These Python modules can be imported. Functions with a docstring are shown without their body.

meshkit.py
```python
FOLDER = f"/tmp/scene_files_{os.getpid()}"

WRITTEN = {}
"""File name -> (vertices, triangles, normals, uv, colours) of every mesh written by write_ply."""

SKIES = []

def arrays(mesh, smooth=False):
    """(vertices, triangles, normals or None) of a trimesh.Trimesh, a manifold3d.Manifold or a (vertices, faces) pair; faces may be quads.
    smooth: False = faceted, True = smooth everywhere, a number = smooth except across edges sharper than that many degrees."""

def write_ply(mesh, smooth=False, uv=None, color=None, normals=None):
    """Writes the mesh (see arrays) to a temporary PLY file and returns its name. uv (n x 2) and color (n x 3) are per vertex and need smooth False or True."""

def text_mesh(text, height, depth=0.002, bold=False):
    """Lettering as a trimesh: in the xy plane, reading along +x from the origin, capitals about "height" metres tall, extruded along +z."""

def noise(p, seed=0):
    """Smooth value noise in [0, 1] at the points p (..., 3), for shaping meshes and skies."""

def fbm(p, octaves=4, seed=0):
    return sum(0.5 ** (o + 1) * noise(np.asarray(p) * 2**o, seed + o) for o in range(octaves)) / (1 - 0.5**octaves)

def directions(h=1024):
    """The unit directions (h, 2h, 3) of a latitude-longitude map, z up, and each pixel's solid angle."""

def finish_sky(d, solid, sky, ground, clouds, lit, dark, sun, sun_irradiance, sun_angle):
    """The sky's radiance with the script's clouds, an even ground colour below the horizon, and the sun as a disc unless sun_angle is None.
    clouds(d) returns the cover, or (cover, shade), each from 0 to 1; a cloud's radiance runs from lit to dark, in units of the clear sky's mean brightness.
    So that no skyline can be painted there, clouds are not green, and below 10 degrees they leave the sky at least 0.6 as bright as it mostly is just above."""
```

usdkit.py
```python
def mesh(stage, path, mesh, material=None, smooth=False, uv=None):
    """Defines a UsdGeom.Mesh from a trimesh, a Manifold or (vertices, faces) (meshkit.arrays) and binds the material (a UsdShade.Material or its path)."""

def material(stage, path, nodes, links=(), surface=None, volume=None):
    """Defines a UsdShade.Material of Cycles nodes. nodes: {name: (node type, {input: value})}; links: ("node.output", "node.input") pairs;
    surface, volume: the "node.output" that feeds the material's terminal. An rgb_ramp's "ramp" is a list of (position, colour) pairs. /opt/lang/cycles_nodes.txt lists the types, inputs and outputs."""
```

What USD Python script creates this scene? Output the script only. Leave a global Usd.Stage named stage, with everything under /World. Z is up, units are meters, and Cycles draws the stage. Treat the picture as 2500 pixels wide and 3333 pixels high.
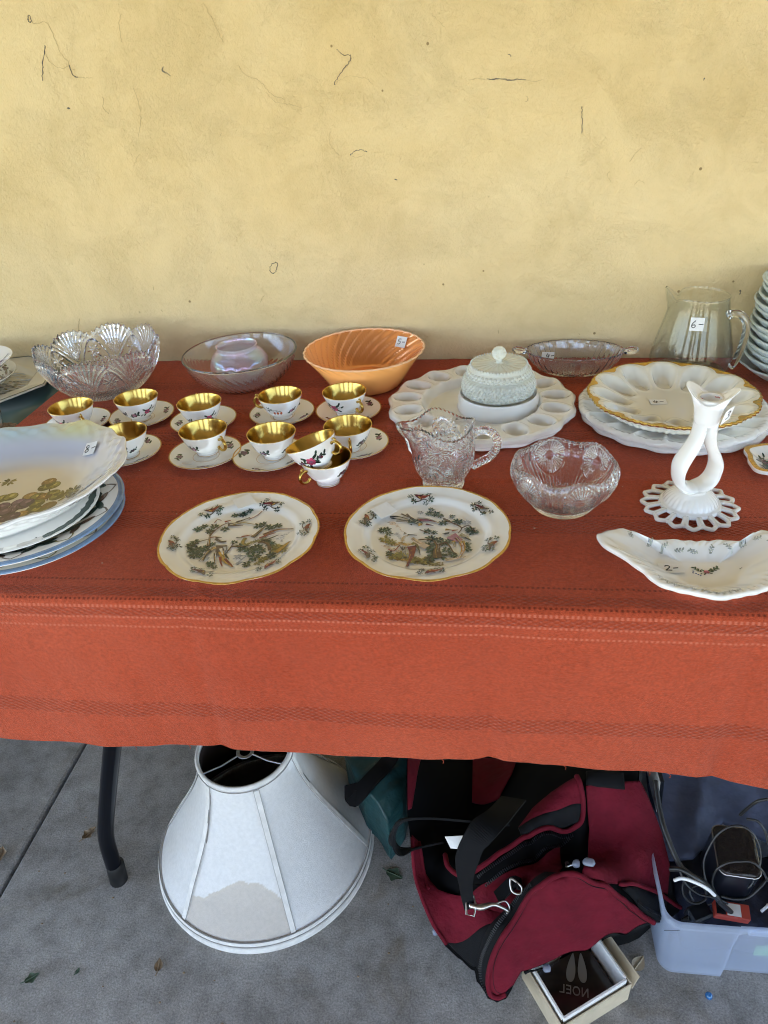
import math, random
import numpy as np
import trimesh
import shapely
from shapely.geometry import Polygon, Point
from scipy.spatial import Delaunay
from scipy.interpolate import RBFInterpolator
import usdkit, meshkit
from pxr import Usd, UsdGeom, UsdLux, UsdShade, Gf, Sdf, Vt

stage = Usd.Stage.CreateInMemory()
UsdGeom.SetStageUpAxis(stage, 'Z')
UsdGeom.SetStageMetersPerUnit(stage, 1.0)
UsdGeom.Xform.Define(stage, '/World')
UsdGeom.Scope.Define(stage, '/World/Looks')
PI = math.pi
rng = np.random.default_rng(7)

# ---------------------------------------------------------------- camera
YAW, PITCH, ROLL = math.radians(-8.791), math.radians(32.819), math.radians(4.247)
EYE = np.array([0.0, 0.0, 1.26])
fwd = np.array([math.sin(YAW) * math.cos(PITCH), math.cos(YAW) * math.cos(PITCH), -math.sin(PITCH)])
right0 = np.array([math.cos(YAW), -math.sin(YAW), 0.0])
down0 = np.cross(fwd, right0)
right = math.cos(ROLL) * right0 + math.sin(ROLL) * down0
down = -math.sin(ROLL) * right0 + math.cos(ROLL) * down0
cam = UsdGeom.Camera.Define(stage, '/World/camera')
cam.AddTransformOp().Set(Gf.Matrix4d(*right, 0, *(-down), 0, *(-fwd), 0, *EYE, 1))
cam.CreateHorizontalApertureAttr(26.0)
cam.CreateVerticalApertureAttr(26.0 * 4 / 3)
cam.CreateFocalLengthAttr(24.0)
cam.CreateClippingRangeAttr((0.02, 500.0))
cam.CreateExposureAttr(2.98)

# ---------------------------------------------------------------- sky and sun
SUN_EL, SUN_AZ = math.radians(57), math.radians(205)     # azimuth clockwise from +y: behind the camera, a little left
sun_dir = np.array([math.sin(SUN_AZ) * math.cos(SUN_EL), math.cos(SUN_AZ) * math.cos(SUN_EL), math.sin(SUN_EL)])
usdkit.material(stage, '/World/Looks/sky_look', {
    'sky': ('sky_texture', {'sky_type': 'single_scattering', 'sun_disc': False, 'sun_elevation': SUN_EL, 'sun_rotation': SUN_AZ}),
    'bg': ('background_shader', {'strength': 0.12})}, [('sky.color', 'bg.color')], surface='bg.background')
dome = UsdLux.DomeLight.Define(stage, '/World/sky')
UsdShade.MaterialBindingAPI.Apply(dome.GetPrim()).Bind(UsdShade.Material.Get(stage, '/World/Looks/sky_look'))
dome.GetPrim().SetCustomDataByKey('kind', 'structure')
sun = UsdLux.DistantLight.Define(stage, '/World/sun')
sun.CreateIntensityAttr(1.1)
sun.CreateAngleAttr(0.53)
sun.CreateColorAttr(Gf.Vec3f(1.0, 0.94, 0.86))
sun.GetPrim().CreateAttribute('inputs:normalize', Sdf.ValueTypeNames.Bool).Set(True)
zq = sun_dir
xq = np.cross([0, 0, 1.0], zq); xq /= np.linalg.norm(xq)
yq = np.cross(zq, xq)
sun.AddTransformOp().Set(Gf.Matrix4d(*xq, 0, *yq, 0, *zq, 0, 0, 0, 20, 1))

# ---------------------------------------------------------------- naming helpers
def free(path):
    if not stage.GetPrimAtPath(path):
        return path
    k = 1
    while stage.GetPrimAtPath(f'{path}_{k:03d}'):
        k += 1
    return f'{path}_{k:03d}'

def tag(p, label=None, cat=None, group=None, kind=None):
    p = p.GetPrim() if hasattr(p, 'GetPrim') else p
    for k, v in (('label', label), ('category', cat), ('group', group), ('kind', kind)):
        if v:
            p.SetCustomDataByKey(k, v)
    return p

def thing(name, label, cat, loc=(0, 0, 0), rot=(0, 0, 0), group=None, kind=None):
    x = UsdGeom.Xform.Define(stage, free('/World/' + name))
    x.AddTranslateOp().Set(Gf.Vec3d(*[float(v) for v in loc]))
    if any(rot):
        x.AddRotateXYZOp().Set(Gf.Vec3f(*[float(v) for v in rot]))
    return tag(x.GetPrim(), label, cat, group, kind)

def obj(name, mesh, mat, parent=None, smooth=True, col=None, uv=None, kind=None, label=None):
    base = str(parent.GetPath()) if parent is not None else '/World'
    m = usdkit.mesh(stage, free(f'{base}/{name}'), mesh, mat, smooth=smooth, uv=uv)
    if col is not None:
        UsdGeom.PrimvarsAPI(m).CreatePrimvar('col', Sdf.ValueTypeNames.Color3fArray, 'vertex').Set(Vt.Vec3fArray.FromNumpy(np.asarray(col, np.float32)))
    if kind:
        tag(m, kind=kind)
    if label:
        tag(m, label=label)
    return m.GetPrim()

# ---------------------------------------------------------------- mesh helpers
def merge(parts):
    vs, fs, n = [], [], 0
    for v, f in parts:
        v, f = np.asarray(v, float), np.asarray(f, int)
        if f.shape[1] == 4:
            f = np.vstack([f[:, [0, 1, 2]], f[:, [0, 2, 3]]])
        vs.append(v); fs.append(f + n); n += len(v)
    return np.vstack(vs), np.vstack(fs)

def tm(v_f):
    return np.asarray(v_f.vertices, float), np.asarray(v_f.faces, int)

def chaikin(p, it=2):
    p = np.asarray(p, float)
    for _ in range(it):
        q = np.empty((2 * len(p) - 2, p.shape[1]))
        q[0::2] = .75 * p[:-1] + .25 * p[1:]
        q[1::2] = .25 * p[:-1] + .75 * p[1:]
        p = np.vstack([p[:1], q, p[-1:]])
    return p

def spline(p, n=40, closed=False):
    p = np.asarray(p, float)
    if closed:
        p = np.vstack([p[-1:], p, p[:2]])
    else:
        p = np.vstack([2 * p[:1] - p[1:2], p, 2 * p[-1:] - p[-2:-1]])
    m = len(p) - 3
    t = np.linspace(0, m, n, endpoint=not closed)
    i = np.minimum(t.astype(int), m - 1)
    u = (t - i)[:, None]
    a, b, c, d = p[i], p[i + 1], p[i + 2], p[i + 3]
    return .5 * (2 * b + (c - a) * u + (2 * a - 5 * b + 4 * c - d) * u ** 2 + (3 * b - a - 3 * c + d) * u ** 3)

def resample(p, n):
    p = np.asarray(p, float)
    d = np.concatenate([[0], np.cumsum(np.linalg.norm(np.diff(p, axis=0), axis=1))])
    t = np.linspace(0, d[-1], n)
    return np.stack([np.interp(t, d, p[:, k]) for k in range(p.shape[1])], 1)

def lathe(prof, n=96, mod=None, post=None):
    """Surface of revolution; a point with r = 0 is a pole; a point given twice is a sharp edge. mod(th, r, z, j) -> r, z; post(xyz) -> xyz"""
    prof = np.asarray(prof, float)
    th = np.linspace(0, 2 * PI, n, endpoint=False)[:, None]
    R = np.repeat(prof[None, :, 0], n, 0); Z = np.repeat(prof[None, :, 1], n, 0)
    J = np.repeat(np.arange(len(prof))[None], n, 0)
    if mod is not None:
        R, Z = mod(th + 0 * R, R, Z, J)
    X = np.stack([R * np.cos(th), R * np.sin(th), Z], -1)
    vs, idx, cnt = [], [], 0
    for j in range(len(prof)):
        if prof[j, 0] < 1e-9:
            vs.append(X[:, j].mean(0)[None]); idx.append(np.full(n, cnt)); cnt += 1
        else:
            vs.append(X[:, j]); idx.append(cnt + np.arange(n)); cnt += n
    v = np.vstack(vs); f = []
    k = np.arange(n); k2 = (k + 1) % n
    for j in range(len(prof) - 1):
        if np.allclose(prof[j], prof[j + 1]):
            continue
        a, b = idx[j], idx[j + 1]
        if prof[j + 1, 0] >= 1e-9:
            f.append(np.stack([a[k], b[k2], b[k]], 1))
        if prof[j, 0] >= 1e-9:
            f.append(np.stack([a[k], a[k2], b[k2]], 1))
    f = np.vstack(f)
    if post is not None:
        v = post(v)
    # outward: profile runs from the bottom axis up the outside
    return v, f

def shell(outer, th, floor=None, rim=True):
    """closed profile of a vessel from its outer line (axis to rim) and wall thickness"""
    o = np.asarray(outer, float)
    t = np.gradient(o, axis=0)
    t /= np.linalg.norm(t, axis=1, keepdims=True) + 1e-12
    nrm = np.stack([-t[:, 1], t[:, 0]], 1)
    inn = o + nrm * th
    inn = inn[inn[:, 0] > .0005]
    fl = floor if floor is not None else th
    inn[:, 1] = np.maximum(inn[:, 1], fl)
    inn = inn[::-1]
    top = [(o[-1] + inn[0]) / 2 + [0, th * .35]] if rim else []
    return np.vstack([o, *[np.array([q]) for q in top], inn, [[0, inn[-1, 1]]]])

def tube(path, r, sides=10, caps=True, closed=False, ellipse=None):
    """ellipse: (fixed axis vector, ratio): section is r wide across and r*ratio along the axis"""
    p = np.asarray(path, float)
    m = len(p)
    r = np.broadcast_to(np.asarray(r, float), (m,))
    t = (np.roll(p, -1, 0) - np.roll(p, 1, 0)) if closed else np.gradient(p, axis=0)
    t /= np.linalg.norm(t, axis=1, keepdims=True) + 1e-12
    A = np.zeros_like(p)
    if ellipse is not None:
        ax = np.asarray(ellipse[0], float)
        A = np.cross(t, ax); A /= np.linalg.norm(A, axis=1, keepdims=True) + 1e-12
    else:
        a = np.cross(t[0], [0, 0, 1.0] if abs(t[0][2]) < .9 else [1.0, 0, 0]); a /= np.linalg.norm(a)
        for i in range(m):
            a = a - t[i] * (a @ t[i]); a /= np.linalg.norm(a) + 1e-12
            A[i] = a
    B = np.cross(t, A)
    ra = np.ones(m) if ellipse is None else np.broadcast_to(np.asarray(ellipse[1], float), (m,))
    ang = np.arange(sides) * 2 * PI / sides
    v = p[:, None] + r[:, None, None] * (np.cos(ang)[None, :, None] * A[:, None] + ra[:, None, None] * np.sin(ang)[None, :, None] * B[:, None])
    v = v.reshape(-1, 3)
    mm = m if closed else m - 1
    i, j = np.meshgrid(np.arange(mm), np.arange(sides), indexing='ij')
    i2, j2 = (i + 1) % m, (j + 1) % sides
    f = np.stack([i * sides + j, i * sides + j2, i2 * sides + j2, i2 * sides + j], -1).reshape(-1, 4)
    f = np.vstack([f[:, [0, 1, 2]], f[:, [0, 2, 3]]])
    if caps and not closed:
        c0, c1 = len(v), len(v) + 1
        v = np.vstack([v, p[:1] - t[:1] * r[0] * .4, p[-1:] + t[-1:] * r[-1] * .4])
        k = np.arange(sides); k2 = (k + 1) % sides
        f = np.vstack([f, np.stack([np.full(sides, c0), k2, k], 1), np.stack([np.full(sides, c1), (m - 1) * sides + k, (m - 1) * sides + k2], 1)])
    return v, f

def rbox(size, r=.002, center=(0, 0, 0), rot=0.0):
    """box with chamfered edges"""
    sx, sy, sz = [s / 2 for s in size]
    r = min(r, sx * .9, sy * .9, sz * .9)
    pts = []
    for a in (-1, 1):
        for b in (-1, 1):
            for c in (-1, 1):
                pts += [(a * sx, b * (sy - r), c * (sz - r)), (a * (sx - r), b * sy, c * (sz - r)), (a * (sx - r), b * (sy - r), c * sz)]
    h = trimesh.convex.convex_hull(np.array(pts))
    v = np.array(h.vertices)
    if rot:
        c, s = math.cos(rot), math.sin(rot)
        v = v @ np.array([[c, s, 0], [-s, c, 0], [0, 0, 1]])
    return v + center, np.array(h.faces)

def grid_faces(a, b):
    i, j = np.meshgrid(np.arange(a - 1), np.arange(b - 1), indexing='ij')
    q = np.stack([i * b + j, (i + 1) * b + j, (i + 1) * b + j + 1, i * b + j + 1], -1).reshape(-1, 4)
    return np.vstack([q[:, [0, 1, 2]], q[:, [0, 2, 3]]])

def ribbon(path, side, w, t=.0015):
    """flat strap: side = vector (or one per point) across the strap"""
    p = np.asarray(path, float); m = len(p)
    s = np.broadcast_to(np.asarray(side, float), p.shape).copy()
    tg = np.gradient(p, axis=0); tg /= np.linalg.norm(tg, axis=1, keepdims=True) + 1e-12
    s = s - tg * (s * tg).sum(1, keepdims=True); s /= np.linalg.norm(s, axis=1, keepdims=True) + 1e-12
    n = np.cross(tg, s)
    w = np.broadcast_to(np.asarray(w, float), (m,))[:, None] / 2
    ring = [p - s * w - n * t / 2, p + s * w - n * t / 2, p + s * w + n * t / 2, p - s * w + n * t / 2]
    v = np.stack([ring[0], ring[1], ring[1], ring[2], ring[2], ring[3], ring[3], ring[0]], 1).reshape(-1, 3)
    f = []
    for k in range(0, 8, 2):
        i = np.arange(m - 1)
        f.append(np.stack([i * 8 + k, i * 8 + k + 1, (i + 1) * 8 + k + 1, (i + 1) * 8 + k], 1))
    f.append(np.array([[0, 2, 4, 6], [(m - 1) * 8 + 6, (m - 1) * 8 + 4, (m - 1) * 8 + 2, (m - 1) * 8]]))
    f = np.vstack(f)
    return v, np.vstack([f[:, [0, 1, 2]], f[:, [0, 2, 3]]])

def sheet(poly, zf, step=.008, thick=.003, lift=0.0):
    """cloth panel with thickness over the outline poly (xy), at height zf(xy)"""
    pg = Polygon(poly)
    if not pg.is_valid:
        pg = pg.buffer(0)
        if pg.geom_type != 'Polygon':
            pg = max(pg.geoms, key=lambda g: g.area)
    ring = np.array(pg.exterior.segmentize(step).coords)[:-1]
    x0, y0, x1, y1 = pg.bounds
    gx, gy = np.meshgrid(np.arange(x0, x1, step), np.arange(y0, y1, step))
    g = np.stack([gx.ravel() + (np.arange(gx.size) % 2) * step * .2, gy.ravel()], 1)
    inside = shapely.contains_xy(pg.buffer(-step * .45), g[:, 0], g[:, 1])
    pts = np.vstack([ring, g[inside]])
    tri = Delaunay(pts).simplices
    cen = pts[tri].mean(1)
    tri = tri[shapely.contains_xy(pg, cen[:, 0], cen[:, 1])]
    d = np.cross(np.c_[pts[tri[:, 1]] - pts[tri[:, 0]], np.zeros(len(tri))], np.c_[pts[tri[:, 2]] - pts[tri[:, 0]], np.zeros(len(tri))])[:, 2]
    tri = tri[np.abs(d) > 1e-12]; d = d[np.abs(d) > 1e-12] if len(d) != len(tri) else d
    tri = np.where((d > 0)[:, None], tri, tri[:, ::-1])
    z = zf(pts) + lift
    top = np.c_[pts, z]; bot = np.c_[pts, z - thick]
    n, m = len(pts), len(ring)
    ccw = pg.exterior.is_ccw
    k = np.arange(m); k2 = (k + 1) % m
    side = np.vstack([np.stack([k, k + n, k2 + n], 1), np.stack([k, k2 + n, k2], 1)])
    if not ccw:
        side = side[:, ::-1]
    return np.vstack([top, bot]), np.vstack([tri, tri[:, ::-1] + n, side])

def move(vf, loc=(0, 0, 0), rz=0.0, rx=0.0, ry=0.0, s=1.0):
    v, f = vf
    v = np.asarray(v) * s
    for ang, (a, b) in ((rx, (1, 2)), (ry, (2, 0)), (rz, (0, 1))):
        if ang:
            c, q = math.cos(ang), math.sin(ang)
            va, vb = v[:, a] * c - v[:, b] * q, v[:, a] * q + v[:, b] * c
            v = v.copy(); v[:, a], v[:, b] = va, vb
    return v + np.asarray(loc, float), f

def ball(r, c=(0, 0, 0), sub=2, sc=(1, 1, 1)):
    m = trimesh.creation.icosphere(sub, r)
    return np.array(m.vertices) * sc + c, np.array(m.faces)

# ---------------------------------------------------------------- materials
def mat(name, base, rough=.5, metal=0.0, var=None, bump=None, attr=False, **kw):
    """principled surface; var = (scale, darker factor, lighter factor); bump = (scale, distance)"""
    n = {'p': ('principled_bsdf', {'base_color': base, 'roughness': rough, 'metallic': metal, **kw}), 't': ('texture_coordinate', {})}
    l = []
    src = None
    if attr:
        n['a'] = ('attribute', {'attribute': 'col'}); src = 'a.color'
    if var:
        n['n'] = ('noise_texture', {'scale': var[0], 'detail': 5.0, 'roughness': .6})
        l.append(('t.object', 'n.vector'))
        n['r'] = ('rgb_ramp', {'ramp': [(.3, (var[1],) * 3), (.7, (var[2],) * 3)]})
        l.append(('n.fac', 'r.fac'))
        n['m'] = ('mix_color', {'blend_type': 'multiply', 'fac': 1.0, 'a': base})
        if src:
            l.append((src, 'm.a'))
        l += [('r.color', 'm.b')]
        src = 'm.result'
    if src:
        l.append((src, 'p.base_color'))
    if bump:
        n['bn'] = ('noise_texture', {'scale': bump[0], 'detail': 4.0})
        n['b'] = ('bump', {'strength': 1.0, 'distance': bump[1]})
        l += [('t.object', 'bn.vector'), ('bn.fac', 'b.height'), ('b.normal', 'p.normal')]
    return usdkit.material(stage, '/World/Looks/' + name, n, l, surface='p.BSDF')

def GRAZE(lo, hi):
    # reflectance of a thin pane, the same from both sides
    return {'gz': ('layer_weight', {'blend': .5}), 'gp': ('math', {'math_type': 'power', 'value2': 4.0}), 'fr': ('math', {'math_type': 'multiply_add', 'value2': hi - lo, 'value3': lo})}
GRAZE_L = [('gz.facing', 'gp.value1'), ('gp.value', 'fr.value1')]
M = {}
M['porcelain'] = mat('porcelain', (.80, .78, .74), .12, coat_weight=.4, coat_roughness=.03)
M['print'] = mat('painted_print', (.5, .5, .5), .16, attr=True, coat_weight=.15, coat_roughness=.05)
M['gold'] = mat('worn_gold', (.56, .36, .085), .19, 1.0, var=(60, .8, 1.1))
M['gold_line'] = mat('gold_line', (.66, .40, .10), .3, .75, var=(300, .6, 1.1))
M['milk_glass'] = mat('milk_glass', (.80, .79, .77), .10, subsurface_weight=.25, subsurface_scale=.004, subsurface_radius=(1, .9, .8), coat_weight=.3)
M['ivory_glass'] = mat('ivory_glass', (.76, .72, .62), .12, subsurface_weight=.2, subsurface_scale=.004, subsurface_radius=(1, .9, .7), coat_weight=.3)
M['clear_glass'] = mat('clear_glass', (.992, .996, .993), .0, transmission_weight=1.0, ior=1.5)
M['lilac_glass'] = mat('lilac_glass', (.99, .98, .99), .0, transmission_weight=.98, ior=1.52)
M['clear_lilac'] = mat('clear_lilac', (.993, .985, .993), .0, transmission_weight=.99, ior=1.5)
M['rose_glass'] = mat('rose_glass', (.993, .985, .983), .0, transmission_weight=.985, ior=1.5)
M['frosted_glass'] = mat('frosted_glass', (.93, .95, .88), .10, transmission_weight=.55, ior=1.45)
M['green_frosted'] = mat('green_frosted', (.85, .91, .87), .22, transmission_weight=.62, ior=1.45)
def lustre(name):
    return usdkit.material(stage, '/World/Looks/' + name, {
        't': ('texture_coordinate', {}), 'n': ('noise_texture', {'scale': 14.0, 'detail': 2.0, 'distortion': .6}), 'lw': ('layer_weight', {'blend': .4}),
        'a': ('math', {'math_type': 'multiply_add', 'value2': .9}), 'r': ('rgb_ramp', {'ramp': [(.2, (1, .93, .62)), (.4, (.98, .55, .85)), (.58, (.55, .68, 1)), (.75, (.62, 1, .86)), (.95, (1, .75, .8))]}),
        'tr': ('transparent_bsdf', {'color': (.975, .95, .96)}), 'g': ('glossy_bsdf', {'roughness': .14}), 'd': ('diffuse_bsdf', {'color': (.84, .78, .80)}),
        **GRAZE(.12, .55), 'm0': ('mix_closure', {'fac': .13}), 'm': ('mix_closure', {})},
        [('t.object', 'n.vector'), ('n.fac', 'a.value1'), ('lw.facing', 'a.value3'), ('a.value', 'r.fac'), ('r.color', 'g.color'), ('tr.BSDF', 'm0.closure1'), ('d.BSDF', 'm0.closure2'), ('m0.closure', 'm.closure1'), ('g.BSDF', 'm.closure2'), *GRAZE_L, ('fr.value', 'm.fac')], surface='m.closure')
M['lustre_glass'] = lustre('lustre_glass')
M['thin_glass'] = usdkit.material(stage, '/World/Looks/thin_glass', {
    'tr': ('transparent_bsdf', {}), 'er': ('rgb_ramp', {'ramp': [(0, (.985, .99, .985)), (.7, (.96, .97, .96)), (.88, (.80, .82, .80)), (1, (.25, .27, .26))]}), 'g': ('glossy_bsdf', {'roughness': .03, 'color': (1, 1, 1)}), **GRAZE(.018, .7), 'm': ('mix_closure', {})},
    [('gz.facing', 'er.fac'), ('er.color', 'tr.color'), ('tr.BSDF', 'm.closure1'), ('g.BSDF', 'm.closure2'), *GRAZE_L, ('fr.value', 'm.fac')], surface='m.closure')
M['peach'] = mat('peach_lustre', (.86, .42, .17), .05, .45, coat_weight=1.0, coat_roughness=.02, coat_tint=(1, .8, .62))
M['peach_out'] = mat('peach_outside', (.84, .36, .10), .16, coat_weight=.5)
M['paper'] = mat('sticker_paper', (.78, .77, .75), .75)
M['ink'] = mat('marker_ink', (.012, .012, .014), .5)
M['blue_glaze'] = mat('blue_glaze', (.13, .22, .36), .2, var=(40, .7, 1.2), coat_weight=.4)
M['pearl'] = mat('pearl_glaze', (.7, .7, .7), .09, attr=True, coat_weight=1.0, coat_roughness=.02, thin_film_thickness=300.0, thin_film_ior=1.4)
M['black_metal'] = mat('black_enamel', (.0018, .002, .003), .14, specular_ior_level=.12)
M['rubber'] = mat('black_rubber', (.006, .006, .006), .55, specular_ior_level=.3)
M['steel'] = mat('brushed_steel', (.55, .54, .52), .25, 1.0)
M['plastic_white'] = mat('table_plastic', (.62, .61, .58), .5)
M['shade_cloth'] = mat('shade_cloth', (.58, .57, .57), .8, attr=True, var=(150, .86, .98), bump=(900, .0004), sheen_weight=.15)
M['shade_trim'] = mat('shade_trim', (.68, .66, .63), .85, var=(50, .8, 1.05))
M['seam'] = mat('grey_seam', (.22, .21, .20), .9)
M['dark_lining'] = mat('dark_lining', (.05, .03, .02), .9)
M['red_canvas'] = mat('red_canvas', (.125, .0055, .015), .85, var=(30, .75, 1.1), bump=(55, .0045), specular_ior_level=.18)
M['black_canvas'] = mat('black_canvas', (.0045, .0045, .0055), .8, bump=(900, .0006), specular_ior_level=.2)
M['black_lining'] = mat('black_lining', (.003, .003, .0035), .9, specular_ior_level=.1)
M['teal_nylon'] = mat('teal_nylon', (.012, .055, .058), .45, var=(12, .7, 1.2), bump=(25, .006))
M['zip_grey'] = mat('zip_grey', (.022, .022, .026), .4, .5)
M['pull_plastic'] = mat('pull_plastic', (.30, .33, .42), .25, transmission_weight=.4)
M['card'] = mat('beige_card', (.50, .42, .30), .85, var=(25, .8, 1.05))
M['card_white'] = mat('white_card', (.72, .71, .68), .7)
M['dark_panel'] = mat('dark_panel', (.035, .024, .018), .14, var=(20, .6, 1.4))
M['letter_grey'] = mat('letter_grey', (.26, .25, .235), .35)
M['device_black'] = mat('device_black', (.005, .006, .009), .32, specular_ior_level=.35)
M['device_lid'] = mat('device_lid', (.010, .007, .007), .14, bump=(110, .004))
M['cable_black'] = mat('cable_black', (.012, .012, .012), .35)
M['cable_white'] = mat('cable_white', (.7, .7, .7), .4)
M['grey_cloth'] = mat('grey_cloth', (.075, .09, .145), .7, var=(14, .6, 1.3), bump=(20, .006))
M['navy_cloth'] = mat('navy_cloth', (.02, .025, .05), .8, bump=(40, .004))
M['red_card'] = mat('red_card', (.42, .05, .03), .5)
M['green_paper'] = mat('green_paper', (.26, .55, .16), .7)
M['foil'] = mat('crumpled_wrap', (.45, .46, .5), .25, .4, bump=(120, .004))
M['dry_leaf'] = mat('dry_leaf', (.24, .17, .10), .8, var=(60, .6, 1.2))
M['green_leaf'] = mat('green_leaf', (.06, .10, .06), .7, var=(60, .6, 1.2))
M['blue_bead'] = mat('blue_bead', (.01, .11, .30), .12, coat_weight=1.0)
M['crack'] = mat('crack_dark', (.12, .10, .075), .95)
M['hairline'] = mat('crack_hairline', (.48, .35, .17), .95)
M['peach_side'] = mat('wax_red', (.45, .06, .08), .6)
M['satin'] = mat('teal_satin', (.012, .075, .095), .36, var=(5, .8, 1.15), sheen_weight=.3, sheen_roughness=.3)
M['brown_glass'] = mat('brown_weave', (.22, .15, .10), .8, var=(90, .6, 1.3))

def plastic_clear(name, col, clear=.45):
    return usdkit.material(stage, '/World/Looks/' + name, {
        'd': ('diffuse_bsdf', {'color': col}), 'tl': ('translucent_bsdf', {'color': col}), 'tr': ('transparent_bsdf', {'color': (.93, .95, .98)}),
        'g': ('glossy_bsdf', {'color': (1, 1, 1), 'roughness': .25}), **GRAZE(.035, .5),
        'm1': ('mix_closure', {'fac': .5}), 'm2': ('mix_closure', {'fac': clear}), 'm3': ('mix_closure', {})},
        [('d.BSDF', 'm1.closure1'), ('tl.BSDF', 'm1.closure2'), ('m1.closure', 'm2.closure1'), ('tr.BSDF', 'm2.closure2'),
         ('m2.closure', 'm3.closure1'), ('g.BSDF', 'm3.closure2'), *GRAZE_L, ('fr.value', 'm3.fac')], surface='m3.closure')
M['tub'] = plastic_clear('frosted_plastic', (.57, .64, .79), .62)

COL = {'g': (.035, .068, .045), 'k': (.02, .04, .03), 'o': (.20, .165, .05), 'n': (.09, .05, .03), 'r': (.20, .035, .025), 'm': (.12, .015, .03), 'y': (.40, .24, .05),
       'v': (.36, .16, .21), 'x': (.40, .41, .43), 't': (.52, .40, .29), 'd': (.035, .03, .03), 'b': (.10, .07, .06), 'w': (.62, .58, .52), 'h': (.19, .15, .12), 'p': (.40, .05, .11), 'q': (.15, .08, .13), 'c': (.50, .12, .05), 'l': (.50, .56, .68), 'G': (.60, .36, .09)}

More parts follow.
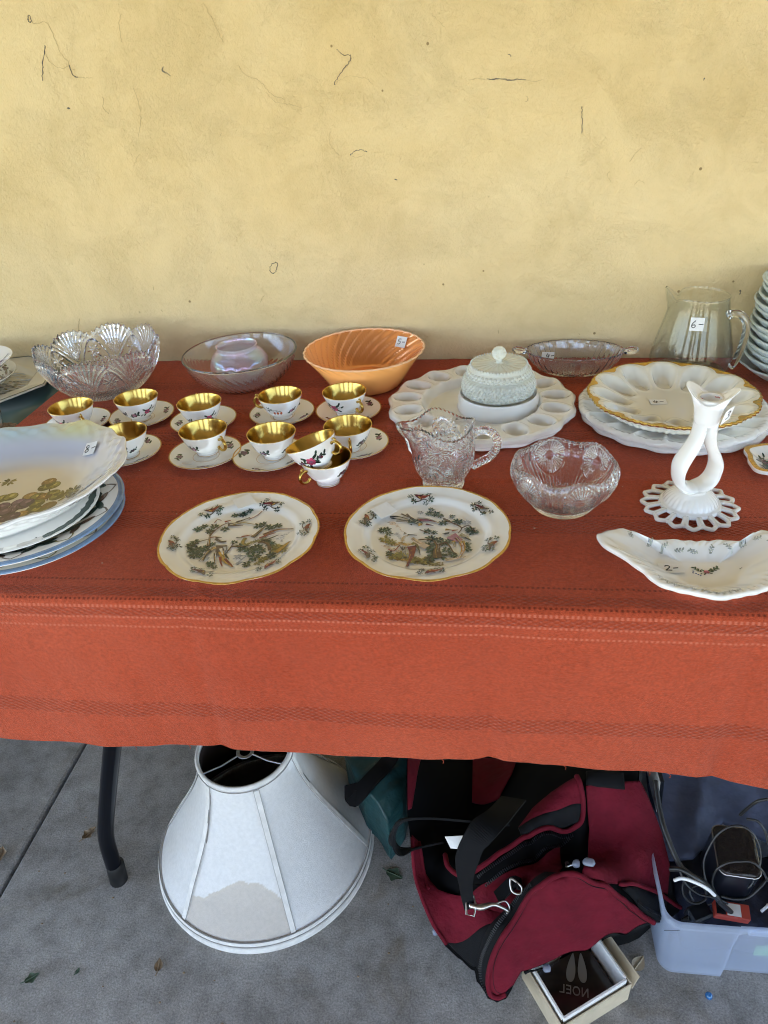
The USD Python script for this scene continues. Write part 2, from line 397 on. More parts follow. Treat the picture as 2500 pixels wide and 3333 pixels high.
class Print:
    """flat coloured print that follows a glazed surface: at(xy) -> points on the surface, nrm(xy) -> normals; later strokes lie above earlier ones"""
    def __init__(self, at, seed=1, lift=.00012, step=.0000012):
        self.at, self.v, self.f, self.c, self.n, self.k, self.lift, self.step = at, [], [], [], 0, 0, lift, step
        self.r = np.random.default_rng(seed)
    def fan(self, pts, col, shade=.12):
        pts = np.asarray(pts, float); c = pts.mean(0)
        P = np.vstack([c[None], pts])
        p, nr = self.at(P)
        self.k += 1
        p = p + nr * (self.lift + self.step * self.k)
        m = len(pts); i = np.arange(m)
        self.v.append(p); self.f.append(np.stack([np.zeros(m, int), 1 + i, 1 + (i + 1) % m], 1) + self.n); self.n += m + 1
        col = np.asarray(COL[col] if isinstance(col, str) else col, float) * (1 + shade * self.r.normal())
        self.c.append(np.clip(col * (1 + .1 * self.r.normal(size=(m + 1, 1))), .002, .9))
    def ellipse(self, x, y, a, b, ang, col, n=10, shade=.12):
        t = np.linspace(0, 2 * PI, n, endpoint=False)
        u, v = a * np.cos(t), b * np.sin(t)
        c, s = math.cos(ang), math.sin(ang)
        self.fan(np.stack([x + u * c - v * s, y + u * s + v * c], 1), col, shade)
    def stroke(self, pts, w0, w1, col):
        p = spline(pts, max(4, 4 * len(pts))) if len(pts) > 2 else resample(np.asarray(pts, float), 4)
        w = np.linspace(w0, w1, len(p)) / 2
        t = np.gradient(p, axis=0); t /= np.linalg.norm(t, axis=1, keepdims=True) + 1e-9
        n = np.stack([-t[:, 1], t[:, 0]], 1)
        L, R = p + n * w[:, None], p - n * w[:, None]
        q, nr = self.at(np.vstack([L, R])); self.k += 1
        q = q + nr * (self.lift + self.step * self.k)
        m = len(p); i = np.arange(m - 1)
        f = np.vstack([np.stack([i, i + m, i + m + 1], 1), np.stack([i, i + m + 1, i + 1], 1)])
        self.v.append(q); self.f.append(f + self.n); self.n += 2 * m
        c = np.asarray(COL[col] if isinstance(col, str) else col, float) * (1 + .1 * self.r.normal())
        self.c.append(np.clip(np.repeat(c[None], 2 * m, 0) * (1 + .12 * self.r.normal(size=(2 * m, 1))), .002, .9))
    def leaves(self, x, y, r, col, k=7):
        a0 = self.r.uniform(0, 6.3)
        for i in range(k):
            a = a0 + i * 2 * PI / k + self.r.normal() * .2
            d = r * self.r.uniform(.45, .7)
            self.ellipse(x + d * math.cos(a), y + d * math.sin(a), r * .42, r * .17, a, col, 7, .3)
    def rose(self, x, y, r, col='p', leaf='k', ang=0.0):
        for i in range(4):
            a = ang + i * 1.7 + .4
            self.ellipse(x + 1.25 * r * math.cos(a), y + 1.25 * r * math.sin(a), r * .7, r * .28, a, leaf, 7, .25)
        for a in (ang, ang + .5, ang + PI + .2):
            self.stroke([(x, y), (x + 2.0 * r * math.cos(a), y + 2.0 * r * math.sin(a))], r * .12, r * .08, 'k')
            self.ellipse(x + 2.1 * r * math.cos(a), y + 2.1 * r * math.sin(a), r * .45, r * .2, a + .4, leaf, 7, .25)
        for i in range(6):
            a = i * 1.05
            self.ellipse(x + .45 * r * math.cos(a), y + .45 * r * math.sin(a), r * .5, r * .38, a, col, 8, .35)
        self.ellipse(x, y, r * .4, r * .3, 0, 'q', 8)
    def sprig(self, x, y, r, ang, col='k', flower=None):
        e = (x + r * math.cos(ang), y + r * math.sin(ang)); b = (x - r * math.cos(ang), y - r * math.sin(ang))
        self.stroke([b, (x + .1 * r * math.sin(ang), y - .1 * r * math.cos(ang)), e], r * .06, r * .03, col)
        for i in range(6):
            s = -1 + i * .38
            sd = 1 if i % 2 else -1
            a = ang + sd * .8
            self.ellipse(x + s * r * math.cos(ang) + .28 * r * math.cos(a), y + s * r * math.sin(ang) + .28 * r * math.sin(a), r * .46, r * .22, a, col, 7, .3)
        if flower:
            for i in range(5):
                a = i * 1.26
                self.ellipse(x + .22 * r * math.cos(a), y + .22 * r * math.sin(a), r * .32, r * .26, a, flower, 7, .3)
    def make(self, name, parent, mat=None):
        return obj(name, (np.vstack(self.v), np.vstack(self.f)), mat or M['print'], parent, smooth=False, col=np.vstack(self.c), kind='stuff')

def on_lathe(prof):
    """at() of a Print on the upper side of a turned plate: prof lists (r, z) going outward"""
    pr = np.asarray(prof, float)
    def at(xy):
        r = np.hypot(xy[:, 0], xy[:, 1])
        z = np.interp(r, pr[:, 0], pr[:, 1])
        dz = (np.interp(r + .001, pr[:, 0], pr[:, 1]) - np.interp(r - .001, pr[:, 0], pr[:, 1])) / .002
        n = np.stack([-dz * xy[:, 0] / np.maximum(r, 1e-6), -dz * xy[:, 1] / np.maximum(r, 1e-6), np.ones(len(r))], 1)
        return np.c_[xy, z], n / np.linalg.norm(n, axis=1, keepdims=True)
    return at

def on_wall(prof):
    """at() of a Print on the outer side of a cup: x = distance round (at unit angle * .03), y = height; prof lists (r, z) going up"""
    pr = np.asarray(prof, float)
    def at(uv):
        a, z = uv[:, 0] / .03, uv[:, 1]
        r = np.interp(z, pr[:, 1], pr[:, 0])
        dr = (np.interp(z + .001, pr[:, 1], pr[:, 0]) - np.interp(z - .001, pr[:, 1], pr[:, 0])) / .002
        n = np.stack([np.cos(a), np.sin(a), -dr], 1)
        return np.stack([r * np.cos(a), r * np.sin(a), z], 1), n / np.linalg.norm(n, axis=1, keepdims=True)
    return at

DIGIT = {'2': [[(.02, .8), (.2, 1), (.5, .95), (.58, .7), (.3, .35), (0, .03), (.3, .1), (.75, .06)]],
         '3': [[(.05, .95), (.4, 1), (.55, .8), (.22, .56), (.55, .4), (.5, .1), (.2, 0), (0, .1)]],
         '4': [[(.3, 1), (.03, .42), (.7, .5)], [(.55, .85), (.4, 0)]],
         '5': [[(.65, 1), (.2, .95), (.1, .55), (.42, .6), (.58, .35), (.4, .05), (.05, .05)]],
         '6': [[(.5, 1), (.15, .6), (.05, .22), (.28, 0), (.52, .18), (.42, .42), (.12, .3)]],
         '7': [[(.0, .9), (.55, .95), (.25, .0)], [(.1, .5), (.5, .52)]],
         '8': [[(.52, .85), (.25, 1), (.06, .8), (.3, .52), (.55, .25), (.28, 0), (.04, .2), (.3, .52), (.5, .72)]],
         '-': [[(.1, .48), (.7, .56)]]}

def sticker(parent, c, u, v, text='', w=.023, h=.017, loc=None, size=.55, blank_mat=None, off=(0, 0)):
    """paper price label; c, u, v in the frame of the parent"""
    c, u, v = np.asarray(c, float), np.asarray(u, float), np.asarray(v, float)
    u = u / np.linalg.norm(u); v = v - u * (u @ v); v /= np.linalg.norm(v); n = np.cross(u, v)
    a = np.linspace(-.5, .5, 5)
    bend = .0006 * (4 * a ** 2)
    top = np.array([c + u * w * s + v * h * q + n * (.0004 + b) for s, b in zip(a, bend) for q in (-.5, .5)])
    bot = top - n * .0003
    f = []
    for i in range(4):
        k = 2 * i
        f += [(k, k + 2, k + 3), (k, k + 3, k + 1)]
    f = np.array(f); m = len(top)
    rim = [0, 2, 4, 6, 8, 9, 7, 5, 3, 1]
    sd = []
    for i in range(10):
        p, q = rim[i], rim[(i + 1) % 10]
        sd += [(p, p + m, q + m), (p, q + m, q)]
    st = obj('price_sticker', (np.vstack([top, bot]), np.vstack([f, f[:, ::-1] + m, sd])), blank_mat or M['paper'], parent, smooth=False)
    if text:
        parts, x = [], 0.0
        H = h * size
        adv = H * .85
        tw = adv * len(text) - adv * .3
        for ch in text:
            for st_ in DIGIT[ch]:
                q = spline(st_, 18) if len(st_) > 2 else np.asarray(st_, float)
                px = (q[:, 0] * H + x - tw / 2 + off[0] * w); py = (q[:, 1] - .5) * H + off[1] * h
                pth = c + np.outer(px, u) + np.outer(py, v) + np.outer(.0007 + .0006 * 4 * (px / w) ** 2, n)
                parts.append(ribbon(pth, np.cross(np.gradient(pth, axis=0), n), .00135, .0002))
            x += adv
        obj('lettering', merge(parts), M['ink'], st, smooth=False)
    return st

# ---------------------------------------------------------------- the setting
TOP = 0.74
WALL_ANG = math.atan(-0.0327)
def wall_y(x):
    return 1.360 - .0327 * x

# stucco wall
W = usdkit.material(stage, '/World/Looks/yellow_stucco', {
    'g': ('geometry', {}),
    'n1': ('noise_texture', {'scale': 1.7, 'detail': 6.0, 'roughness': .62, 'distortion': .6}),
    'r1': ('rgb_ramp', {'ramp': [(.28, (.66, .475, .205)), (.5, (.70, .52, .25)), (.72, (.72, .56, .30))]}),
    'n2': ('noise_texture', {'scale': 9.0, 'detail': 8.0, 'roughness': .7, 'distortion': 1.2}),
    'r2': ('rgb_ramp', {'ramp': [(.3, (.90, .89, .86)), (.55, (1, 1, 1)), (.75, (1.04, 1.035, 1.02))]}),
    'n5': ('noise_texture', {'scale': 75.0, 'detail': 6.0, 'roughness': .75, 'distortion': .8}), 'r5': ('rgb_ramp', {'ramp': [(.30, (.90, .885, .85)), (.44, (1, 1, 1)), (.6, (1, 1, 1)), (.72, (1.06, 1.06, 1.04))]}), 'm5': ('mix_color', {'blend_type': 'multiply'}), 'f5': ('math', {'math_type': 'subtract', 'value1': 1.15}),
    'm': ('mix_color', {'blend_type': 'multiply', 'fac': 1.0}),
    # paler, dustier plaster low down, as splash and wear left it
    'sx': ('separate_xyz', {}), 'mz': ('map_range', {'from_min': .72, 'from_max': 1.12, 'to_min': .55, 'to_max': 0.0, 'clamp': True}),
    'pale': ('mix_color', {'b': (.73, .58, .36)}),
    # trowel patches: smooth islands and rough ground
    'v': ('noise_texture', {'scale': 7.5, 'detail': 8.0, 'roughness': .66, 'distortion': .7}),
    'isl': ('rgb_ramp', {'ramp': [(.38, (.56, .56, .56)), (.47, (.62, .62, .62)), (.50, (.80, .80, .80)), (.62, (.85, .85, .85))]}),
    'fine': ('noise_texture', {'scale': 150.0, 'detail': 5.0, 'roughness': .7, 'distortion': .4}),
    'fm': ('math', {'math_type': 'multiply', 'value2': 1.5}),
    'one': ('math', {'math_type': 'subtract', 'value1': 1.15}),
    'fx': ('math', {'math_type': 'multiply'}),
    'hs': ('math', {'math_type': 'add'}),
    'b': ('bump', {'strength': 1.0, 'distance': .0042}),
    # pits
    'vo': ('voronoi_texture', {'scale': 21.0, 'randomness': 1.0}),
    'pit': ('rgb_ramp', {'ramp': [(0, (.35, .3, .25)), (.045, (.45, .4, .32)), (.06, (1, 1, 1))]}),
    'n3': ('noise_texture', {'scale': 3.1, 'detail': 2.0}),
    'pm': ('rgb_ramp', {'ramp': [(.53, (0, 0, 0)), (.57, (1, 1, 1))]}),
    'mp': ('mix_color', {'blend_type': 'multiply'}),
    'p': ('principled_bsdf', {'roughness': .62, 'specular_ior_level': .3})},
    [('g.position', 'n1.vector'), ('n1.fac', 'r1.fac'), ('g.position', 'n2.vector'), ('n2.fac', 'r2.fac'), ('g.position', 'sx.vector'), ('sx.z', 'mz.value'), ('mz.result', 'pale.fac'),
     ('r1.color', 'pale.a'), ('pale.result', 'm.a'), ('r2.color', 'm.b'), ('g.position', 'n5.vector'), ('n5.fac', 'r5.fac'), ('isl.color', 'f5.value2'), ('f5.value', 'm5.fac'), ('m.result', 'm5.a'), ('r5.color', 'm5.b'), ('g.position', 'v.vector'), ('v.fac', 'isl.fac'), ('g.position', 'fine.vector'), ('fine.fac', 'fm.value1'),
     ('isl.color', 'one.value2'), ('fm.value', 'fx.value1'), ('one.value', 'fx.value2'), ('isl.color', 'hs.value1'), ('fx.value', 'hs.value2'), ('hs.value', 'b.height'), ('b.normal', 'p.normal'),
     ('g.position', 'vo.vector'), ('vo.distance', 'pit.fac'), ('g.position', 'n3.vector'), ('n3.fac', 'pm.fac'), ('pm.color', 'mp.fac'), ('m5.result', 'mp.a'), ('pit.color', 'mp.b'), ('mp.result', 'p.base_color')],
    surface='p.BSDF')
wall = thing('yellow_wall', 'yellow stucco wall with hairline cracks behind the table', 'wall')
obj('plaster', move(rbox((9.0, .2, 2.72), .004, (0, .1, 1.33)), (0, wall_y(0), 0), rz=WALL_ANG), W, wall, smooth=False)

def wall_pt(x, z, out=.0006):
    return (x, wall_y(x) - out, z)
CRACKS = [(0.0016, [(-0.7566, 1.3516), (-0.76, 1.3457), (-0.7588, 1.342), (-0.7541, 1.343), (-0.756, 1.3509)]), (0.0011, [(-0.7557, 1.3422), (-0.7461, 1.3389), (-0.7269, 1.3386), (-0.7204, 1.3137), (-0.7166, 1.2968), (-0.7068, 1.2794), (-0.714, 1.2747), (-0.7253, 1.2736), (-0.7413, 1.2848), (-0.7458, 1.297)]), (0.0022, [(-0.7418, 1.3084), (-0.7467, 1.297), (-0.7547, 1.2856), (-0.7579, 1.2739), (-0.765, 1.2576)]), (0.0016, [(-0.7071, 1.2784), (-0.7038, 1.2617), (-0.6953, 1.2581)]), (0.0009, [(-0.6953, 1.2581), (-0.6698, 1.2556)]), (0.0026, [(-0.5365, 1.2647), (-0.5388, 1.2592), (-0.5333, 1.2555), (-0.5263, 1.2513)]), (0.003, [(-0.732, 1.2139), (-0.7267, 1.2122)]), (0.0014, [(-0.2326, 1.2716), (-0.2257, 1.2632), (-0.2123, 1.2614), (-0.2109, 1.2559), (-0.2174, 1.2482), (-0.2303, 1.236), (-0.2391, 1.2266), (-0.2417, 1.2208)]), (0.0008, [(-0.2417, 1.2208), (-0.229, 1.2293), (-0.211, 1.2322), (-0.188, 1.2269), (-0.1769, 1.2181)]), (0.001, [(-0.4052, 1.2595), (-0.3934, 1.2456), (-0.3708, 1.2342), (-0.3603, 1.2235), (-0.3497, 1.2127), (-0.3304, 1.2048)]), (0.0008, [(-0.3613, 1.2167), (-0.3471, 1.2023), (-0.3232, 1.1975), (-0.3036, 1.1913), (-0.2871, 1.1928)]), (0.0009, [(-0.257, 1.1521), (-0.2589, 1.1343), (-0.2498, 1.1211), (-0.2422, 1.1146)]), (0.0016, [(-0.2248, 1.1138), (-0.2169, 1.1196), (-0.2044, 1.1216), (-0.1943, 1.1186)]), (0.001, [(-0.2235, 1.1144), (-0.2135, 1.1103), (-0.1988, 1.114)]), (0.0017, [(-0.3872, 0.9362), (-0.3963, 0.9312), (-0.4006, 0.9213), (-0.3949, 0.9159), (-0.387, 0.9222), (-0.3835, 0.9331), (-0.3872, 0.9362)]), (0.0009, [(-0.6266, 1.1196), (-0.6223, 1.1271), (-0.6139, 1.1332)]), (0.001, [(-0.5935, 1.3409), (-0.5996, 1.327), (-0.6012, 1.311), (-0.601, 1.3028)]), (0.0008, [(-0.4464, 1.3465), (-0.4381, 1.3289), (-0.43, 1.3096), (-0.4235, 1.2916)]), (0.0008, [(-0.3619, 1.3361), (-0.3504, 1.3106), (-0.346, 1.2883), (-0.3376, 1.2653)]), (0.001, [(-0.4575, 1.1541), (-0.4524, 1.1604)]), (0.0012, [(-0.4204, 0.8738), (-0.4298, 0.8602)]), (0.0011, [(-0.6493, 0.897), (-0.6487, 0.8878)]), (0.0008, [(-0.659, 1.2263), (-0.6633, 1.2088), (-0.6554, 1.2011)]), (0.0008, [(-0.5992, 1.237), (-0.595, 1.2122), (-0.5981, 1.1873), (-0.6084, 1.1622)]), (0.0022, [(0.0114, 1.2154), (0.0207, 1.2139), (0.0318, 1.2148), (0.0467, 1.2114), (0.0615, 1.2118), (0.0744, 1.2092)]), (0.0012, [(-0.0185, 1.2155), (-0.0054, 1.2163), (0.0096, 1.2145)]), (0.001, [(0.0744, 1.2092), (0.0874, 1.2071), (0.1019, 1.2085)]), (0.0016, [(0.0445, 1.2466), (0.0493, 1.2447)]), (0.0016, [(0.165, 1.1678), (0.1669, 1.1545), (0.1687, 1.1292)]), (0.0016, [(-0.1471, 1.0722), (-0.1435, 1.0713)]), (0.0013, [(0.0754, 1.1874), (0.0783, 1.1824), (0.0747, 1.1793)]), (0.0008, [(-0.0784, 1.3093), (-0.0641, 1.2964), (-0.0533, 1.285)]), (0.002, [(0.4645, 0.8629), (0.4671, 0.8637), (0.4675, 0.8595), (0.4664, 0.8571)]), (0.0012, [(0.2495, 1.0822), (0.2556, 1.0924), (0.2654, 1.1023)]), (0.0009, [(0.2191, 1.0694), (0.2158, 1.0642), (0.2227, 1.0531)]), (0.0009, [(0.2614, 1.0461), (0.268, 1.0531), (0.2779, 1.049)]), (0.0014, [(0.3474, 1.1943), (0.3484, 1.1964)]), (0.0013, [(-0.8297, 0.8328), (-0.8388, 0.8111), (-0.8472, 0.797)]), (0.0012, [(0.0398, 0.7972), (0.0403, 0.7905)]), (0.001, [(0.1924, 0.7886), (0.1936, 0.786)]), (0.0012, [(-0.6928, 0.8462), (-0.6906, 0.8423)]), (0.0011, [(-0.6433, 0.8492), (-0.6405, 0.8442)]), (0.001, [(0.0397, 0.7971), (0.0402, 0.7905)])]
for ci, (w, pts) in enumerate(CRACKS):
    p = np.array([wall_pt(x, z) for x, z in pts])
    q = spline(p, 10 * len(p))
    q[:, [0, 2]] += .0022 * (np.stack([meshkit.noise(np.c_[np.arange(len(q)) * .45, 0 * q[:, 0] + ci, 0 * q[:, 0]], k) for k in (1, 2)], 1) - .5)
    w = w * (.72 if w >= .0012 else .55)
    if w < .00048 and ci % 3 == 0:
        continue
    ww = w * (.35 + .9 * meshkit.noise(np.c_[np.arange(len(q)) * .3, 0 * q[:, 0] + ci, 0 * q[:, 0] + 5]))
    ww[0] *= .3; ww[-1] *= .3
    obj('crack', ribbon(q, np.cross(np.gradient(q, axis=0), [0, -1, 0]), ww, .0006), M['crack'] if w >= .0010 else M['hairline'], wall, smooth=False)

# concrete floor: slabs with an open joint
Fm = usdkit.material(stage, '/World/Looks/stained_concrete', {
    'g': ('geometry', {}),
    'n1': ('noise_texture', {'scale': 2.2, 'detail': 6.0, 'roughness': .6, 'distortion': .8}),
    'r1': ('rgb_ramp', {'ramp': [(.30, (.175, .162, .148)), (.46, (.255, .243, .228)), (.66, (.33, .318, .30))]}),
    'n2': ('noise_texture', {'scale': 310.0, 'detail': 4.0, 'roughness': .75}),
    'r2': ('rgb_ramp', {'ramp': [(.3, (.5, .5, .5)), (.5, (1, 1, 1)), (.7, (1.5, 1.5, 1.5))]}),
    'm': ('mix_color', {'blend_type': 'multiply', 'fac': .85}),
    'n3': ('noise_texture', {'scale': 5.5, 'detail': 4.0, 'roughness': .55, 'distortion': 1.5}),
    'r3': ('rgb_ramp', {'ramp': [(.58, (1, 1, 1)), (.68, (.80, .76, .70)), (.8, (.66, .58, .48))]}),
    'm2': ('mix_color', {'blend_type': 'multiply', 'fac': .9}),
    'n4': ('noise_texture', {'scale': 26.0, 'detail': 5.0, 'roughness': .6}),
    'r4': ('rgb_ramp', {'ramp': [(.3, (.72, .71, .70)), (.5, (1, 1, 1)), (.7, (1.22, 1.22, 1.23))]}),
    'm3': ('mix_color', {'blend_type': 'multiply', 'fac': 1.0}),
    'b': ('bump', {'strength': .7, 'distance': .0012}),
    'p': ('principled_bsdf', {'roughness': .82, 'specular_ior_level': .35})},
    [('g.position', 'n1.vector'), ('n1.fac', 'r1.fac'), ('g.position', 'n2.vector'), ('n2.fac', 'r2.fac'), ('r1.color', 'm.a'), ('r2.color', 'm.b'), ('g.position', 'n3.vector'), ('n3.fac', 'r3.fac'),
     ('m.result', 'm2.a'), ('r3.color', 'm2.b'), ('g.position', 'n4.vector'), ('n4.fac', 'r4.fac'), ('m2.result', 'm3.a'), ('r4.color', 'm3.b'), ('m3.result', 'p.base_color'), ('n2.fac', 'b.height'), ('b.normal', 'p.normal')],
    surface='p.BSDF')
floor = thing('floor', 'grey stained concrete floor under the tables', 'floor', kind='structure')
for x0, x1 in ((-3.9, -.8725), (-.8645, 2.2), (2.208, 4.4)):
    for y0, y1 in ((-2.6, -.302), (-.294, 1.7)):
        obj('slab', rbox((x1 - x0, y1 - y0, .1), .004, ((x0 + x1) / 2, (y0 + y1) / 2, -.05)), Fm, floor, smooth=False)
lawn = mat('lawn_green', (.075, .105, .03), .9, var=(3, .6, 1.3))
pale_drive = mat('pale_drive', (.34, .32, .29), .9, var=(2, .85, 1.1))
obj_ = obj('ground', rbox((160, 160, .1), .01, (0, 0, -.16)), lawn, None, smooth=False); tag(obj_, 'mown grass beyond the covered patio', 'lawn', kind='structure')
obj_ = obj('driveway', rbox((14, 7.5, .06), .01, (0, -6.4, -.075)), pale_drive, None, smooth=False); tag(obj_, 'pale concrete drive in front of the covered patio', 'driveway', kind='structure')
porch_white = mat('porch_white', (.27, .23, .185), .7, var=(3, .9, 1.05))
porch_brown = mat('porch_brown', (.16, .11, .075), .6)
obj_ = obj('ceiling', rbox((9.0, 4.45, .14), .01, (0, -.62, 2.57)), porch_white, None, smooth=False); tag(obj_, 'dark brown boarded ceiling of the covered patio', 'ceiling', kind='structure')
obj_ = obj('roof_beam', rbox((9.0, .18, .28), .01, (0, -2.72, 2.44)), porch_brown, None, smooth=False); tag(obj_, 'brown beam along the open side of the patio', 'beam', kind='structure')
porch_col = mat('porch_column', (.42, .33, .20), .8, var=(4, .85, 1.05))
for i, x in enumerate((-3.1, -1.25, .55, 2.35)):
    p = thing('patio_column', ['stucco patio column at the far left corner', 'stucco patio column left of the driveway', 'stucco patio column right of the driveway', 'stucco patio column at the far right corner'][i], 'column', (x, -2.72, 0), group='columns of the covered patio')
    obj('shaft', rbox((.52, .34, 2.30), .012, (0, 0, 1.15)), porch_col, p, smooth=False)
    obj('plinth', rbox((.60, .42, .10), .008, (0, 0, .052)), porch_col, p, smooth=False)

# ---------------------------------------------------------------- folding table and its cloth
tb = thing('folding_table', 'white topped folding table under the rust red cloth', 'table', (0, 0, 0))
obj('table_top', move(rbox((1.78, .70, .04), .012, (0, 0, 0)), (.09, .972, .716), rz=-.01), M['plastic_white'], tb, smooth=False)
for sx in (0, 1):
    def mx(x):
        return x if sx == 0 else .18 - x
    for y in (.668, 1.27):
        path = chaikin([(mx(-.44), y, .70), (mx(-.56), y, .375), (mx(-.612), y, .225), (mx(-.640), y, .14), (mx(-.6475), y, .075), (mx(-.6525), y, .012)], 3)
        lg = obj('leg', tube(path, .0138, 16), M['black_metal'], tb)
        obj('foot_cap', tube([(mx(-.6462), y, .052), (mx(-.6497), y, .03), (mx(-.6532), y, .001)], [.0156, .0162, .0162], 16), M['rubber'], lg)
    obj('cross_bar', tube([(mx(-.56), .668, .375), (mx(-.56), 1.27, .375)], .011, 12), M['black_metal'], tb)

S_HEM = .60 - (.745 - .402)
cl_nodes = {
    'uv': ('attribute', {'attribute': 'st'}), 'sp': ('separate_xyz', {}),
    'g': ('geometry', {}),
    'n1': ('noise_texture', {'scale': 3.0, 'detail': 4.0}), 'r1': ('rgb_ramp', {'ramp': [(.3, (.37, .055, .021)), (.55, (.42, .069, .028)), (.75, (.45, .084, .038))]}),
    'n2': ('noise_texture', {'scale': 260.0, 'detail': 3.0, 'roughness': .7}), 'r2': ('rgb_ramp', {'ramp': [(.3, (.72, .72, .72)), (.7, (1.24, 1.24, 1.24))]}),
    'm1': ('mix_color', {'blend_type': 'multiply', 'fac': 1.0}),
    'wx': ('math', {'math_type': 'multiply', 'value2': 2 * PI / .0115}), 'sx': ('math', {'math_type': 'sine'}),
    'ws': ('math', {'math_type': 'multiply', 'value2': 2 * PI / .0062}), 'ss': ('math', {'math_type': 'sine'}),
    'pat': ('math', {'math_type': 'multiply'}), 'pat2': ('math', {'math_type': 'multiply_add', 'value2': .5, 'value3': .5}),
    'wd': ('math', {'math_type': 'multiply', 'value2': 2 * PI / .0058}), 'sd': ('math', {'math_type': 'sine'}), 'sd2': ('math', {'math_type': 'multiply_add', 'value2': .5, 'value3': .5}),
    'lace': ('mix_color', {'blend_type': 'multiply', 'b': (.50, .44, .44)}),
    'dots': ('mix_color', {'blend_type': 'multiply', 'b': (.42, .38, .38)}),
    'lite': ('mix_color', {'b': (.53, .15, .09)}),
    'lf': ('math', {'math_type': 'multiply'}), 'df': ('math', {'math_type': 'multiply'}), 'tf': ('math', {'math_type': 'multiply'}),
    'lf2': ('math', {'math_type': 'multiply_add', 'value2': .42, 'value3': .10}),
    'weave': ('noise_texture', {'scale': 700.0, 'detail': 2.0}),
    'hb': ('math', {'math_type': 'multiply_add', 'value2': -1.6}),
    'b': ('bump', {'strength': 1.0, 'distance': .0020}),
    'p': ('principled_bsdf', {'roughness': .8, 'sheen_weight': .24, 'sheen_roughness': .4, 'sheen_tint': (1, .70, .60), 'specular_ior_level': .08})}
cl_links = [('uv.vector', 'sp.vector'), ('g.position', 'n1.vector'), ('n1.fac', 'r1.fac'), ('g.position', 'n2.vector'), ('n2.fac', 'r2.fac'), ('r1.color', 'm1.a'), ('r2.color', 'm1.b'),
            ('sp.x', 'wx.value1'), ('wx.value', 'sx.value1'), ('sp.y', 'ws.value1'), ('ws.value', 'ss.value1'), ('sx.value', 'pat.value1'), ('ss.value', 'pat.value2'), ('pat.value', 'pat2.value1'),
            ('sp.x', 'wd.value1'), ('wd.value', 'sd.value1'), ('sd.value', 'sd2.value1')]
def bands(prefix, lst):
    prev = None
    for i, (c, h) in enumerate(lst):
        cl_nodes[f'{prefix}{i}'] = ('math', {'math_type': 'compare', 'value2': c, 'value3': h})
        cl_links.append(('sp.y', f'{prefix}{i}.value1'))
        if prev:
            cl_nodes[f'{prefix}s{i}'] = ('math', {'math_type': 'maximum'})
            cl_links.extend([(prev, f'{prefix}s{i}.value1'), (f'{prefix}{i}.value', f'{prefix}s{i}.value2')])
            prev = f'{prefix}s{i}.value'
        else:
            prev = f'{prefix}{i}.value'
    return prev
lace = bands('L', [(.618, .008), (.588, .006), (.4225, .0125), (.7675, .0165), (.993 + .024, .012), (1.122, .011), (1.235, .012)])
dots = bands('D', [(.6405, .0018), (.6055, .0015), (.792, .0015), (.995, .002), (1.036, .002), (1.145, .002), (1.255, .002)])
lite = bands('T', [(.5965, .0019), (.580, .0015), (.566, .0015)])
cl_links += [('pat2.value', 'lf2.value1'), (lace, 'lf.value1'), ('lf2.value', 'lf.value2'), ('lf.value', 'lace.fac'), ('m1.result', 'lace.a'), (dots, 'df.value1'), ('sd2.value', 'df.value2'), ('df.value', 'dots.fac'), ('lace.result', 'dots.a'),
             (lite, 'tf.value1'), ('sd2.value', 'tf.value2'), ('tf.value', 'lite.fac'), ('dots.result', 'lite.a'), ('lite.result', 'p.base_color'),
             ('g.position', 'weave.vector'), ('lf.value', 'hb.value1'), ('weave.fac', 'hb.value3'), ('hb.value', 'b.height'), ('b.normal', 'p.normal')]
M['cloth'] = usdkit.material(stage, '/World/Looks/rust_cloth', cl_nodes, cl_links, surface='p.BSDF')

